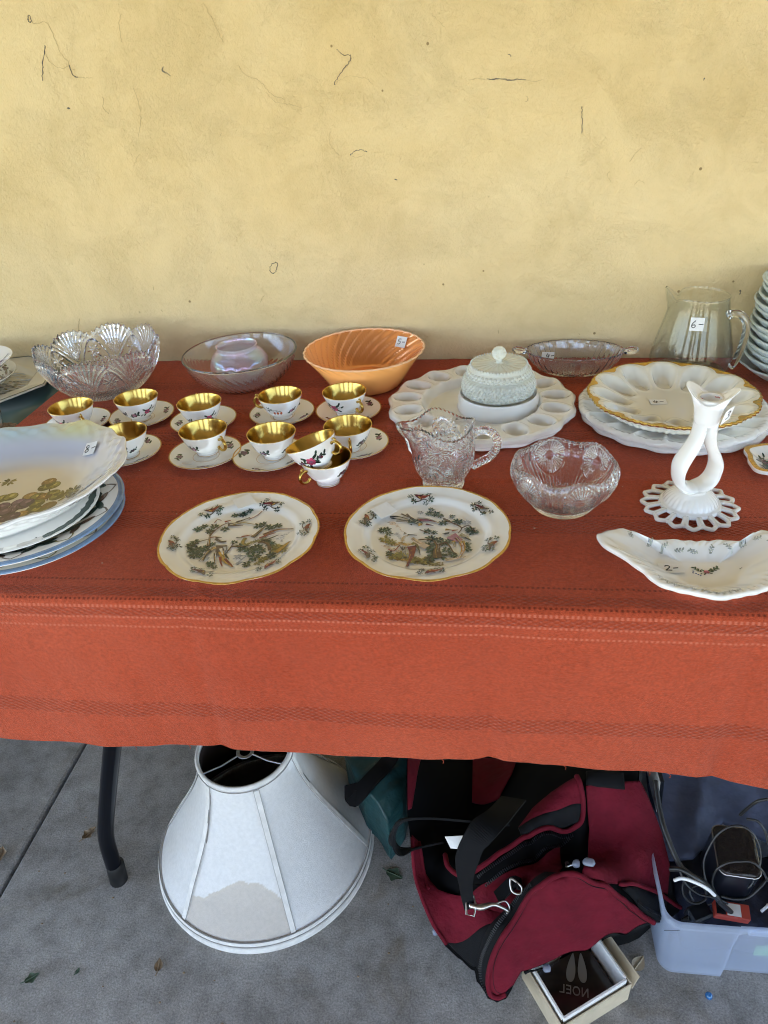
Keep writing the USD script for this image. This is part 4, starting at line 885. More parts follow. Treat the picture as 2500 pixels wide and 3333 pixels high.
HZ = TOP + .0008 + .0032
CUPS = [  # cup centre, saucer centre, handle direction, prints on the cup, prints on the saucer, label bits
    ((-.6915, 1.0490), (-.6945, 1.0600), -42, [('rose', -105, .021, .0062), ('s', -150, .022, .009)], [('v', 20, .042, .009), ('s', 200, .042, .009), ('v', 100, .042, .008)], 'gilt lined cup with purple rose, leftmost of the back row', 'saucer under the leftmost cup of the back row'),
    ((-.5880, 1.0835), (-.5875, 1.0880), 120, [('v', -82, .0205, .0085), ('s', -120, .022, .007), ('rose', -38, .024, .0055)], [('s', -150, .043, .010), ('v', 30, .042, .010), ('s', 100, .04, .009)], 'gilt lined cup right in front of the big cut glass bowl', 'saucer in front of the big cut glass bowl, second from the left'),
    ((-.4655, 1.0605), (-.4660, 1.0650), 115, [('s', -115, .0200, .0065), ('rose', -45, .023, .0058)], [('v', -25, .043, .008), ('s', 190, .042, .009), ('s', 90, .042, .009)], 'gilt lined cup with pink rose below the ribbed glass bowl', 'saucer below the ribbed glass bowl, third of the back row'),
    ((-.3315, 1.0870), (-.3339, 1.0930), 172, [('hips', -92, .0235, .0052), ('v', -42, .022, .0065)], [('v', -20, .043, .009), ('s', 190, .043, .009), ('s', 70, .043, .009)], 'gilt lined cup painted with three red rose hips, handle to the left', 'saucer under the cup with red rose hips'),
    ((-.2225, 1.0985), (-.2184, 1.1010), -45, [('rose', -118, .0225, .0075), ('s', -150, .022, .007)], [('v', -130, .043, .009), ('s', -50, .043, .010), ('s', 40, .043, .009)], 'gilt lined cup with purple rose below the peach bowl, rightmost of the back row', 'saucer below the peach bowl, rightmost of the back row'),
    ((-.5530, .9490), (-.5585, .9529), 130, [('s', -80, .0215, .0090), ('d', -45, .020, .006)], [('v', -35, .043, .010), ('s', 60, .043, .009)], 'gilt lined cup with dark sprig, half behind the grape bowl', 'saucer half behind the grape bowl'),
    ((-.4240, .9580), (-.4232, .9467), -32, [('v', -110, .0205, .0085), ('d', -130, .021, .007)], [('s', 195, .041, .009), ('v', -75, .044, .010), ('s', 40, .042, .010), ('s', 120, .042, .008)], 'gilt lined cup with dark flowers, front row above the left bird plate', 'saucer with a small paper label on its near edge'),
    ((-.3110, .9455), (-.3180, .9403), 135, [('s', -108, .0195, .0098), ('d', -35, .021, .007)], [('s', 170, .043, .011), ('v', -100, .045, .008), ('s', 20, .043, .009), ('d', -30, .044, .008)], 'gilt lined cup with green leaf sprig just left of the two stacked cups', 'saucer just left of the two stacked cups'),
    ((-.1960, .9690), (-.1921, .9772), -78, [('d', -42, .0225, .0080), ('d', -30, .016, .0075), ('s', 190, .02, .006)], [('s', -60, .044, .010), ('v', 30, .044, .009), ('d', 200, .043, .008)], 'gilt lined cup directly behind the two stacked cups', 'saucer behind the two stacked cups')]
for i, (cx_, sx_, hd, cp, sp_, lc, ls) in enumerate(CUPS):
    saucer('gold rimmed ' + ls, sx_, sp_, i, ((-.022, -.0315, .0078), (1, .10, .0), (.1, 1, -.16)) if i == 6 else None)
    cup('white ' + lc, (cx_[0], cx_[1], HZ), hd, cp, seed=i)
cup('white gilt cup standing on the cloth with another cup tipped into it', (-.2140, .8745, TOP + .0008), 232, [('d', -35, .026, .0075), ('s', -20, .022, .006), ('rose', 130, .02, .005)], seed=20)
cup('white gilt cup with pink rose tipped over into the cup below it', (-.2200, .8700, TOP + .0275), -22, [('rose', -88, .0215, .0078), ('s', -118, .021, .008), ('s', -60, .024, .008)], rot=(-7, -19, 0), seed=21)

# ---------------------------------------------------------------- grape bowl on blue rimmed plates
for i, (c, z0, R, lb) in enumerate([((-.607, .745), .0008, .1285, 'blue rimmed dinner plate at the bottom of the stack under the grape bowl'), ((-.610, .7470), .0140, .1330, 'blue rimmed dinner plate painted with leaves, directly under the red and white saucer plate')]):
    p = thing('dinner_plate', lb, 'plate', (c[0], c[1], TOP + z0))
    top = [(0, .0058), (.070, .0060), (.082, .0075), (.090, .0105), (R * .80, .0145), (R * .93, .0185)]
    ptop = chaikin(np.array(top), 2)
    prof = np.vstack([ptop, [(R * .935, .0187)]])
    under = chaikin(np.array([(R * .935, .0187), (R * .985, .0202), (R, .0180), (R * .99, .0150), (R * .8, .0082), (.088, .0022), (.082, 0), (.078, .0), (.074, .0018), (0, .0018)]), 2)
    obj('plate_body', flip(lathe(np.vstack([prof, under[1:]]), 128)), M['porcelain'], p)
    tq = np.linspace(0, 2 * PI, 128, endpoint=False)
    obj('blue_rim', tube(np.stack([R * .972 * np.cos(tq), R * .972 * np.sin(tq), .0183 + 0 * tq], 1), .0044 + .0006 * np.cos(3 * tq), 10, closed=True, ellipse=((0, 0, 1), .55)), M['blue_glaze'], p)
    pr = Print(on_lathe(np.vstack([ptop, [(R, .0195)]])), 31 + i, lift=.0003)
    for k in range(11):
        a = k * 2 * PI / 11 + .30 + i * .25
        b = np.array([math.cos(a), math.sin(a)]); n = np.array([-b[1], b[0]])
        r0 = b * R * .925
        for sg in (-1, 1):
            e = b * R * .80 + n * sg * .013
            pr.stroke([r0, (r0 + e) / 2 + n * sg * .003, e], .0030, .0020, ('h', 'o')[k % 2])
            f_ = e - b * .010 + n * sg * .012
            la = math.atan2(*(f_ - e)[::-1])
            c_ = ('h', 'k', 'h', 'n')[(2 * k + sg) % 4]
            pr.ellipse(*(e * .45 + f_ * .55), .0135, .0052, la, c_, 10, .15)
            pr.ellipse(*f_, .008, .0022, la, c_, 8, .15)
    for k in range(16):
        a = k * 2 * PI / 16
        pr.ellipse(R * .70 * math.cos(a), R * .70 * math.sin(a), .017, .007, a + 1.2, 'k', 9, .3)
    pr.make('leaf_print', p)
p = thing('small_plate', 'small plate with dark red band between the grape bowl and the blue rimmed plates', 'plate', (-.620, .746, TOP + .0285))
PT = chaikin(np.array([(0, .0030), (.06, .0030), (.085, .0036), (.103, .0052), (.110, .0060)]), 2)
obj('plate_body', flip(lathe(np.vstack([PT, chaikin(np.array([(.110, .0060), (.1105, .0048), (.104, .0030), (.08, .0008), (.05, 0), (0, .001)]), 2)[1:]]), 96)), M['porcelain'], p)
pr = Print(on_lathe(PT), 77)
for k in range(40):
    a = k * 2 * PI / 40
    pr.ellipse(.101 * math.cos(a), .101 * math.sin(a), .013, .0055, a + PI / 2, 'm' if (k // 4) % 3 == 1 else 'k' if (k // 4) % 3 == 0 else 'w', 8, .2)
    if k % 5 == 0:
        pr.stroke([(.094 * math.cos(a), .094 * math.sin(a)), (.107 * math.cos(a + .05), .107 * math.sin(a + .05))], .002, .001, 'd')
pr.make('red_print', p)

GA, GB, GT = .176, .143, .62
gb = thing('grape_bowl', 'large white oval bowl painted with grapes, label reading 8 dash inside', 'bowl', (-.650, .752, TOP + .0322), (0, 0, math.degrees(GT)))
def grape_mod(base):
    def f(th, r, z, j):
        s = np.clip((r - .09) / (GA - .09), 0, 1)
        w = 1 + s ** 3 * (.0085 * np.cos(18 * th) + .004 * np.cos(9 * th + .8))
        zz = z + s ** 3 * (.0022 * np.cos(9 * th + .4) + .0012 * np.cos(18 * th))
        emb = np.clip((s - .72) / .2, 0, 1) * .0016 * (np.cos(36 * th) * np.cos(s * 30))
        w = w * (1 + .040 * s * np.sin(2 * th) ** 2)
        return r * w, zz + emb
    return f
def oval(v):
    v = v.copy(); k = 1 - (1 - GB / GA) * np.clip(np.hypot(v[:, 0], v[:, 1]) / .06, 0, 1)
    v[:, 1] *= k
    return v
GIN = chaikin(np.array([(0, .0055), (.088, .0058), (.108, .0085), (.130, .0195), (.150, .0320), (.168, .0430), (.177, .0465), (.182, .0475)]), 2)
GOUT = chaikin(np.array([(.182, .0475), (.1838, .0462), (.182, .0432), (.170, .0360), (.154, .0250), (.137, .0125), (.118, .0030), (.108, .0), (.100, .0), (.096, .002), (0, .002)]), 2)
gprof = np.vstack([GIN, GOUT[1:]])
gv, gf = lathe(gprof, 220, grape_mod(0), oval)
gf = gf[:, ::-1]
rr = np.hypot(gv[:, 0], gv[:, 1] * GA / GB); an = np.arctan2(gv[:, 1], gv[:, 0]) + GT      # angle seen from above
inside = np.concatenate([[True], np.repeat(np.arange(1, len(gprof)) < len(GIN), 220)])[:len(gv)]
gc = np.tile(np.array([.72, .71, .70]), (len(gv), 1))
lav = np.clip((rr - .115) / .02, 0, 1) * inside
gc = gc * (1 - lav[:, None]) + np.array([.56, .58, .66]) * lav[:, None]
cream = np.clip(1 - (rr - .10) / .03, 0, 1) * inside
gc = gc * (1 - .7 * cream[:, None]) + np.array([.70, .63, .50]) * .7 * cream[:, None]
up = np.clip((rr - .150) / .018, 0, 1) * inside
ye = up * np.exp(-((an - 1.25) / .32) ** 2); bl = up * np.exp(-((an - 1.85) / .32) ** 2)
gc = gc * (1 - .75 * ye[:, None]) + np.array([.60, .57, .22]) * .75 * ye[:, None]
gc = gc * (1 - .6 * bl[:, None]) + np.array([.40, .56, .56]) * .6 * bl[:, None]
obj('bowl_body', (gv, gf), M['pearl'], gb, col=gc)
GA_ = on_lathe(GIN)
def on_oval(xy):
    q = xy * [1, GA / GB]
    p, n = GA_(q)
    p = p.copy(); p[:, :2] = xy
    return p, n
pr = Print(on_oval, 17)
cG, sG = math.cos(-GT), math.sin(-GT)
def to_bowl(x, y):
    x, y = x + .646, y - .744
    return x * cG - y * sG, x * sG + y * cG
for x, y in [(-.553, .770), (-.552, .759), (-.548, .776), (-.560, .768), (-.546, .765), (-.66, .80), (-.68, .79), (-.64, .70), (-.69, .72)]:
    bx, by = to_bowl(x, y); pr.leaves(bx, by, .012, 'o', 9)
GR = [(-.599, .800), (-.588, .791), (-.597, .786), (-.6065, .762), (-.595, .761), (-.577, .769), (-.585, .761), (-.5665, .761), (-.586, .7435), (-.565, .7375), (-.583, .729), (-.5665, .723), (-.593, .715), (-.578, .713), (-.566, .711), (-.6136, .745), (-.612, .733), (-.603, .739), (-.615, .722), (-.610, .707), (-.602, .745), (-.603, .711), (-.622, .722), (-.632, .735), (-.640, .725), (-.650, .74), (-.645, .755), (-.66, .73), (-.635, .76), (-.67, .75)]
pr.stroke([to_bowl(-.600, .802), to_bowl(-.585, .775), to_bowl(-.575, .75)], .002, .0015, 'n')
pr.stroke([to_bowl(-.555, .765), to_bowl(-.545, .755), to_bowl(-.53, .768), to_bowl(-.525, .76)], .0012, .0009, 'n')
for i, (x, y) in enumerate(GR):
    bx, by = to_bowl(x, y)
    red = x < -.600 and y < .75
    c0 = np.array((.17, .09, .13)) if red else np.array((.30, .25, .06)) if i % 3 else np.array((.36, .22, .06))
    pr.ellipse(bx, by, .0112, .0098, .5, c0 * .5, 14, .08); pr.ellipse(bx + .0006, by + .0008, .0094, .0082, .5, c0 * .9, 12, .1); pr.ellipse(bx + .002, by + .0025, .0042, .0030, .3, c0 * 1.5 + .03, 8, .1)
pr.make('grape_print', gb)
bx, by = to_bowl(-.5555, .8555)
sl = on_oval(np.array([[bx, by]])); n_ = sl[1][0]
u_ = np.array([cG, sG, 0.0]); u_ = u_ - n_ * (u_ @ n_)
sticker(gb, sl[0][0] + n_ * .0008, u_, np.cross(n_, u_), '8-', .0215, .0225)

# ---------------------------------------------------------------- egg trays
def heightfield(R, zt, zb, nr=90, nt=240, r0=.0):
    """disc-shaped solid: R(th) outline, zt(x, y, q, th) top height, zb under side (q = r / R)"""
    th = np.linspace(0, 2 * PI, nt, endpoint=False)[:, None]
    q = np.linspace(0, 1, nr)[None, 1:]
    Rr = R(th)
    X, Y = q * Rr * np.cos(th), q * Rr * np.sin(th)
    Q = q + 0 * th; TH = th + 0 * q
    T = zt(X, Y, Q, TH); B = zb(X, Y, Q, TH)
    n, m = X.shape
    top = np.stack([X, Y, T], -1).reshape(-1, 3); bot = np.stack([X, Y, B], -1).reshape(-1, 3)
    c0 = np.array([[0, 0, T[:, 0].mean()], [0, 0, B[:, 0].mean()]])
    i, j = np.meshgrid(np.arange(n), np.arange(m - 1), indexing='ij'); i2 = (i + 1) % n
    f = np.stack([i * m + j, i * m + j + 1, i2 * m + j + 1, i2 * m + j], -1).reshape(-1, 4)
    f = np.vstack([f[:, [0, 1, 2]], f[:, [0, 2, 3]]])
    N = n * m; k = np.arange(n); k2 = (k + 1) % n
    fan = np.stack([np.full(n, 2 * N), k * m, k2 * m], 1)
    e = m - 1
    side = np.vstack([np.stack([k * m + e, N + k * m + e, N + k2 * m + e], 1), np.stack([k * m + e, N + k2 * m + e, k2 * m + e], 1)])
    fan2 = np.stack([np.full(n, 2 * N + 1), N + k2 * m, N + k * m], 1)
    return np.vstack([top, bot, c0]), np.vstack([f, f[:, ::-1] + N, fan, fan2, side])

def sm(x):
    x = np.clip(x, 0, 1)
    return x * x * (3 - 2 * x)

NW = 15
et = thing('egg_tray', 'round white glass egg tray with fifteen wells and a raised centre ring', 'egg tray', (.0064, 1.109, TOP + .0008))
WA = [2 * PI * (k + .28) / NW for k in range(NW)]
WR = .1245
def tray_top(X, Y, Q, TH):
    r = np.hypot(X, Y)
    z = .0085 + .0145 * sm((r - .088) / .014) + .0015 * sm((r - .145) / .008) - .0040 * sm((Q - .965) / .035)
    z = z + .0006 * (meshkit.fbm(np.stack([X * 60, Y * 60, 0 * X], -1), 2, 3) - .5) * (r < .09)
    for a in WA:
        d = (X - WR * math.cos(a)) * math.cos(a) + (Y - WR * math.sin(a)) * math.sin(a)
        t = -(X - WR * math.cos(a)) * math.sin(a) + (Y - WR * math.sin(a)) * math.cos(a)
        e = np.sqrt((d / .0240) ** 2 + (t / .0185) ** 2)
        z = z - .0175 * sm((1.0 - e) / .6) + .0016 * np.exp(-((e - 1.10) / .10) ** 2)
    return z
def tray_R(th):
    return .1548 + .0030 * np.cos(NW * (th - WA[0])) 
obj('tray_body', heightfield(tray_R, tray_top, lambda X, Y, Q, TH: .0 + .0035 * sm((Q - .55) / .3) + .011 * sm((Q - .935) / .065), 110, 360), M['milk_glass'], et)
RX, RY = .0290, .006
ring_prof = chaikin(np.array([(.0560, .0060), (.0690, .0060), (.0675, .0150), (.0665, .0280), (.0660, .0330), (.0650, .0352), (.0632, .0352), (.0618, .0330), (.0605, .0200), (.0560, .0160), (.0, .0150)]), 2)
obj('centre_ring', move(lathe(np.vstack([ring_prof]), 96), (RX, RY, 0)), M['milk_glass'], et)
sticker(et, (-.029, -.044, .0090), (1, -.02, 0), (.03, 1, 0), '6-', .024, .0205)

ge = thing('egg_plate', 'ivory egg plate with a gold scalloped edge, topmost of the pile', 'egg plate', (.3032, 1.0752, TOP + .0225))
NG = 12
GA0 = .18
def gold_R(th):
    u = ((th - GA0) * NG / (2 * PI)) % 1.0
    return .1245 + .0030 * np.abs(np.sin(PI * u)) ** .7 + .0010 * np.cos(NG * 6 * th)
def gold_top(X, Y, Q, TH):
    r = Q * .1255
    z = .0055 + .0195 * sm((Q - .48) / .50)
    for k in range(NG):
        a = GA0 + (k + .5) * 2 * PI / NG
        rc = .0895
        d = (X - rc * math.cos(a)) * math.cos(a) + (Y - rc * math.sin(a)) * math.sin(a)
        t = -(X - rc * math.cos(a)) * math.sin(a) + (Y - rc * math.sin(a)) * math.cos(a)
        wt = .0195 + .10 * d
        e = np.sqrt((d / .0325) ** 2 + (t / wt) ** 2)
        z = z - .0135 * sm((1 - e) / .55) + .0010 * np.exp(-((e - 1.06) / .12) ** 2)
    return z + .0010 * sm((Q - .96) / .04)
def gold_bot(X, Y, Q, TH):
    return .0 + -.0012 * 0 + .0205 * sm((Q - .74) / .26) + .0012 * sm((Q - .7) / .2) * np.cos(60 * TH) * (Q < .985)
obj('plate_body', heightfield(gold_R, gold_top, gold_bot, 96, 360), M['ivory_glass'], ge)
def gold_band(n=720):
    th = np.linspace(0, 2 * PI, n, endpoint=False)
    u = ((th - GA0) * NG / (2 * PI)) % 1.0
    c = np.minimum(u, 1 - u)
    wid = .0022 + .0085 * np.exp(-(c / .17) ** 2) + .0006 * np.cos(NG * 6 * th)
    R = gold_R(th)
    rows = []
    for s in np.linspace(0, 1, 6):
        r = R - wid * (1 - s)
        X, Y = r * np.cos(th), r * np.sin(th)
        rows.append(np.stack([X, Y, gold_top(X, Y, r / R, th) + .00045], -1))
    r = R + .0007
    for dz in (-.0006, -.0022, -.0034):
        X, Y = r * np.cos(th), r * np.sin(th)
        rows.append(np.stack([X, Y, gold_top(R * np.cos(th), R * np.sin(th), 1 + 0 * th, th) + dz], -1))
    V = np.stack(rows, 1); m = V.shape[1]
    i, j = np.meshgrid(np.arange(n), np.arange(m - 1), indexing='ij'); i2 = (i + 1) % n
    f = np.stack([i * m + j, i * m + j + 1, i2 * m + j + 1, i2 * m + j], -1).reshape(-1, 4)
    return V.reshape(-1, 3), np.vstack([f[:, [0, 1, 2]], f[:, [0, 2, 3]]])
obj('gold_edge', gold_band(), M['gold'], ge)
sticker(ge, (-.0175, .005, .0060), (1, .02, 0), (0, 1, 0), '4-', .026, .018)
for i, (c, z, R, lb) in enumerate([((.3130, 1.0900), .0008, .1455, 'white milk glass plate with looped edge at the bottom of the pile'), ((.3085, 1.0850), .0115, .1440, 'white milk glass plate with looped edge just below the gold edged egg plate')]):
    mp = thing('milk_glass_plate', lb, 'plate', (c[0], c[1], TOP + z))
    ph = .3 + .5 * i
    def mR(th, R=R, ph=ph):
        return R * (1 + .016 * np.abs(np.sin(9 * (th + ph))) ** .8 - .008)
    def mT(X, Y, Q, TH, ph=ph):
        z = .0045 + .0085 * sm((Q - .6) / .35) - .003 * sm((Q - .965) / .035)
        petal = np.abs(np.sin(9 * (TH + ph)))
        z = z + sm((Q - .66) / .1) * (-.0040 * (petal ** .8) * sm((.965 - Q) / .1) + .0016 * (petal < .25))
        return z + .0010 * np.exp(-((Q - .95) / .025) ** 2) * (1 + np.cos(72 * TH)) * .6
    obj('plate_body', heightfield(mR, mT, lambda X, Y, Q, TH: 0 + .0065 * sm((Q - .6) / .4) + .001 * sm((Q - .6) / .2) * np.cos(18 * TH), 80, 360), M['milk_glass'], mp)

# ---------------------------------------------------------------- candlestick
cs = thing('candlestick', 'white milk glass candlestick with a looped stem and openwork foot, label 3', 'candlestick', (.2752, .8150, TOP + .0008), (0, 0, 14))
dome = chaikin(np.array([(0, .003), (.034, .003), (.0385, .0035), (.0388, .0065), (.0372, .0090), (.0345, .0098), (.0330, .0118), (.0305, .0170), (.0255, .0222), (.0195, .0255), (.0170, .0268), (.0172, .0285), (.0150, .0305), (0, .0310)]), 2)
def flutes(th, r, z, j):
    k = sm((z - .0105) / .002) * sm((.0245 - z) / .002)
    return r * (1 + .030 * k * (np.abs(np.cos(15 * th)) - .6)), z
obj('foot_dome', lathe(dome, 240, flutes), M['milk_glass'], cs)
NL = 16
for k in range(NL):
    a = k * 2 * PI / NL; ha = PI / NL
    def pt(r, b, z):
        return (r * math.cos(a + b), r * math.sin(a + b), z)
    loop = spline([pt(.0365, -ha * .80, .0062), pt(.0440, -ha * .86, .0048), pt(.0525, -ha * .74, .0032), pt(.0572, -ha * .22, .0030), pt(.0585, 0, .0031), pt(.0572, ha * .22, .0030), pt(.0525, ha * .74, .0032), pt(.0440, ha * .86, .0048), pt(.0365, ha * .80, .0062)], 34)
    obj('foot_loop', tube(loop, .0030, 8, ellipse=((0, 0, 1), .9)), M['milk_glass'], cs)
    obj('foot_bead', ball(.0029, pt(.0530, ha, .0031), 1), M['milk_glass'], cs)
def strand(sg):
    z = [.0300, .0302, .0335, .0415, .0530, .0650, .0780, .0910, .1040, .1180, .1300]
    u = [-.0060, .0030, .0140, .0212, .0240, .0236, .0182, .0116, .0078, .0068, .0068]
    q = spline(np.array([(sg * a, 0, b) for a, b in zip(u, z)]), 46)
    t = np.linspace(0, 1, 46)
    return tube(q, np.interp(t, [0, .15, .4, .7, 1], [.0055, .0062, .0054, .0056, .0066]), 14, ellipse=((0, 1, 0), np.interp(t, [0, .2, .5, .8, 1], [2.3, 2.6, 3.1, 2.3, 1.9])))
obj('stem_loop', merge([strand(1), strand(-1)]), M['milk_glass'], cs)
cupo = chaikin(np.array([(0, .1180), (.0110, .1180), (.0145, .1230), (.0158, .1330), (.0172, .1430), (.0205, .1535), (.0250, .1610)]), 2)
cupi = chaikin(np.array([(.0244, .1616), (.0195, .1568), (.0150, .1540), (.0140, .1545), (.0118, .1545), (.0112, .1520), (.0108, .1380), (0, .1375)]), 2)
def lips(th, r, z, j):
    k = sm((z - .1300) / .030); k2 = sm((r - .0150) / .006) * k
    w = np.cos(2 * (th - 2.5))
    return r * (1 + .20 * k2 * w), z + .0090 * k2 * w - .002 * k2
obj('candle_cup', lathe(np.vstack([cupo, cupi]), 120, lips), M['milk_glass'], cs)
tq = np.linspace(0, 2 * PI, 40, endpoint=False)
for k in range(9):
    a0 = float(rng.uniform(0, 6.28)); s_ = np.linspace(a0, a0 + float(rng.uniform(.2, .7)), 6)
    obj('wax_trace', tube(np.stack([.0113 * np.cos(s_), .0113 * np.sin(s_), .1500 + .002 * rng.uniform(-1, 1) + .0006 * np.sin(9 * s_)], 1), float(rng.uniform(.0004, .0009)), 5), M['peach_side'], cs)
sticker(cs, (.0128, -.0180, .1370), (.84, .5, .13), (.05, -.24, .96), '3', .019, .020, off=(.10, 0))

# ---------------------------------------------------------------- bone dish and the gilt dish at the edge
bd = thing('bone_dish', 'white crescent shaped dish with pale flower print and a label reading 2 dash', 'dish', (.2570, .6650, TOP + .0008))
half = [(0, .0495), (-.020, .0515), (-.033, .0530), (-.045, .0500), (-.058, .0560), (-.078, .0755), (-.094, .0710), (-.1045, .0640), (-.1125, .0590), (-.1075, .0400), (-.0900, .0180), (-.0720, -.0080), (-.0600, -.0300), (-.0430, -.0410), (-.0280, -.0460), (-.0130, -.0510), (0, -.0540)]
out = np.array(half + [(-x, y) for x, y in half[::-1][1:-1]])
oc = spline(out, 320, closed=True)
oa = np.unwrap(np.arctan2(oc[:, 1], oc[:, 0])); o_ = np.argsort(np.mod(oa, 2 * PI))
oang, orad = np.mod(oa, 2 * PI)[o_], np.hypot(oc[:, 0], oc[:, 1])[o_]
def bone_R(th):
    return np.interp(np.mod(th, 2 * PI), oang, orad, period=2 * PI) * (1 + .006 * np.cos(22 * th))
def bone_top(X, Y, Q, TH):
    z = .0055 + .0120 * sm((Q - .42) / .52) ** .9 - .0015 * sm((Q - .965) / .035)
    return z + .0007 * np.exp(-((Q - .88) / .05) ** 2) * np.cos(40 * TH + 20 * Q) + .0005 * np.cos(22 * TH) * sm((Q - .8) / .2)
obj('dish_body', heightfield(bone_R, bone_top, lambda X, Y, Q, TH: 0 + .0125 * sm((Q - .45) / .55), 70, 420), M['porcelain'], bd)
def on_bone(xy):
    th = np.arctan2(xy[:, 1], xy[:, 0]); q = np.hypot(xy[:, 0], xy[:, 1]) / bone_R(th)
    z = bone_top(xy[:, 0], xy[:, 1], q, th)
    return np.c_[xy, z], np.tile([0, 0, 1.0], (len(xy), 1))
pr = Print(on_bone, 61, lift=.0004)
pale = (.42, .43, .36)
pr.rose(.002, .004, .0036, 'p', 'g', .3)
for x, y in ((-.010, .001), (-.012, .005), (-.008, -.001), (-.013, .002), (.0145, .0115), (-.006, -.003)):
    pr.ellipse(x, y, .0011, .0010, 0, (.08, .10, .25), 7)
pr.sprig(.011, .009, .006, .6, 'g'); pr.sprig(-.007, .008, .005, 2.2, 'g')
for x, y in ((-.022, .036), (-.006, .034), (.014, .037), (.034, .040), (.052, .049), (-.052, .049), (-.038, .040), (.070, .058), (-.072, .060), (.085, .050)):
    pr.sprig(x, y, .0046, pr.r.uniform(0, 3), pale)
    for k in range(6):
        pr.ellipse(x + .0022 * math.cos(k * 1.05), y + .0022 * math.sin(k * 1.05), .0009, .0005, k * 1.05, (.36, .39, .42), 6)
for k in range(14):
    a = PI * 1.12 + k * .125; r = float(bone_R(np.array([a]))[0]) * .86
    pr.sprig(r * math.cos(a), r * math.sin(a), .0042, a + 1.5, (.50, .49, .44))
for x, y in ((.0395, .0105), (.0420, .0125), (.0405, .0115)):
    pr.ellipse(x, y, .0007, .0007, 0, 'd', 6)
pr.make('flower_print', bd)
sticker(bd, (-.0355, .0085, .0064), (1, .02, 0), (0, 1, 0), '2-', .0265, .0170)

gd = thing('gilt_dish', 'small flower painted dish with a wavy gilt edge at the right border', 'dish', (.4230, .9170, TOP + .0008))
def gR(th):
    return .0500 * (1 + .07 * np.cos(5 * th + .5) + .02 * np.cos(10 * th))
def gT(X, Y, Q, TH):
    return .0045 + .0115 * sm((Q - .45) / .5) - .001 * sm((Q - .95) / .05)
obj('dish_body', heightfield(gR, gT, lambda X, Y, Q, TH: .0 + .0100 * sm((Q - .45) / .55), 40, 160), M['porcelain'], gd)
th_ = np.linspace(0, 2 * PI, 160, endpoint=False)
gb_r = [gR(th_) * s for s in (.86, .93, 1.0)]
V = np.stack([np.stack([r * np.cos(th_), r * np.sin(th_), gT(0, 0, r / gR(th_), th_) + .0004], -1) for r in gb_r], 1)
i, j = np.meshgrid(np.arange(160), np.arange(2), indexing='ij'); i2 = (i + 1) % 160
q4 = np.stack([i * 3 + j, i * 3 + j + 1, i2 * 3 + j + 1, i2 * 3 + j], -1).reshape(-1, 4)
obj('gilt_edge', (V.reshape(-1, 3), np.vstack([q4[:, [0, 1, 2]], q4[:, [0, 2, 3]]])), M['gold_line'], gd)
def on_gilt(xy):
    th = np.arctan2(xy[:, 1], xy[:, 0])
    return np.c_[xy, gT(0, 0, np.hypot(xy[:, 0], xy[:, 1]) / gR(th), th)], np.tile([0, 0, 1.0], (len(xy), 1))
pr = Print(on_gilt, 66, lift=.0003)
for x, y, r, c in ((-.022, .008, .008, 'm'), (-.014, -.006, .007, 'y'), (-.006, .012, .008, 'm'), (-.025, -.008, .006, 'd'), (.004, -.014, .008, 'm'), (.01, .006, .008, 'p')):
    pr.rose(x, y, r, c, 'k', x * 90)
pr.make('flower_print', gd)

# ---------------------------------------------------------------- plates on the neighbouring table
oc_ = thing('octagonal_plate', 'cream eight sided plate with a landscape print on the teal cloth', 'plate', (-.9950, 1.2520, TOP - .0085))
OC = lambda th: .1360 / np.maximum.reduce([np.abs(np.cos(((th - .26 + PI / 8) % (PI / 4)) - PI / 8)), 0 * th + .2]) * .97
obj('plate_body', heightfield(OC, lambda X, Y, Q, TH: .006 + .010 * sm((Q - .62) / .1) + .004 * sm((Q - .7) / .3), lambda X, Y, Q, TH: 0 + .0165 * sm((Q - .6) / .4), 48, 192), mat('cream_ware', (.66, .61, .50), .15, coat_weight=.4), oc_)
th_ = np.linspace(0, 2 * PI, 192, endpoint=False); r_ = OC(th_) * .985
obj('dark_line', tube(np.stack([r_ * np.cos(th_), r_ * np.sin(th_), .0204 + 0 * th_], 1), .0016, 6, closed=True, ellipse=((0, 0, 1), .4)), mat('olive_line', (.10, .09, .045), .4), oc_)
pr = Print(lambda xy: (np.c_[xy, np.full(len(xy), .0065) + .0095 * sm((np.hypot(xy[:, 0], xy[:, 1]) / .132 - .62) / .1)], np.tile([0, 0, 1.0], (len(xy), 1))), 91, lift=.0004)
for k in range(240):
    a, r = pr.r.uniform(0, 6.28), .080 * math.sqrt(pr.r.uniform(0, 1))
    y = r * math.sin(a)
    pr.ellipse(r * math.cos(a), y, pr.r.uniform(.004, .012), pr.r.uniform(.001, .003), pr.r.normal() * .25, ('x', 'k', 'o', 'b', 't')[pr.r.integers(5)] if y < .03 else 'l', 7, .3)
pr.make('landscape_print', oc_)
rp = thing('round_plate', 'round plate with a dark landscape print lying on the eight sided plate', 'plate', (-1.022, 1.235, TOP + .0085))
PT2 = chaikin(np.array([(0, .004), (.06, .004), (.072, .007), (.088, .0150), (.0985, .0215)]), 2)
obj('plate_body', flip(lathe(np.vstack([PT2, chaikin(np.array([(.0985, .0215), (.0995, .0200), (.088, .0115), (.07, .003), (.05, 0), (0, .001)]), 2)[1:]]), 96)), M['porcelain'], rp)
pr = Print(on_lathe(PT2), 95, lift=.0003)
for k in range(200):
    a, r = pr.r.uniform(0, 6.28), pr.r.uniform(.05, .092)
    pr.ellipse(r * math.cos(a), r * math.sin(a), pr.r.uniform(.004, .010), pr.r.uniform(.001, .003), a + PI / 2, ('n', 'k', 'o', 'b', 'm')[pr.r.integers(5)], 7, .3)
pr.make('landscape_print', rp)
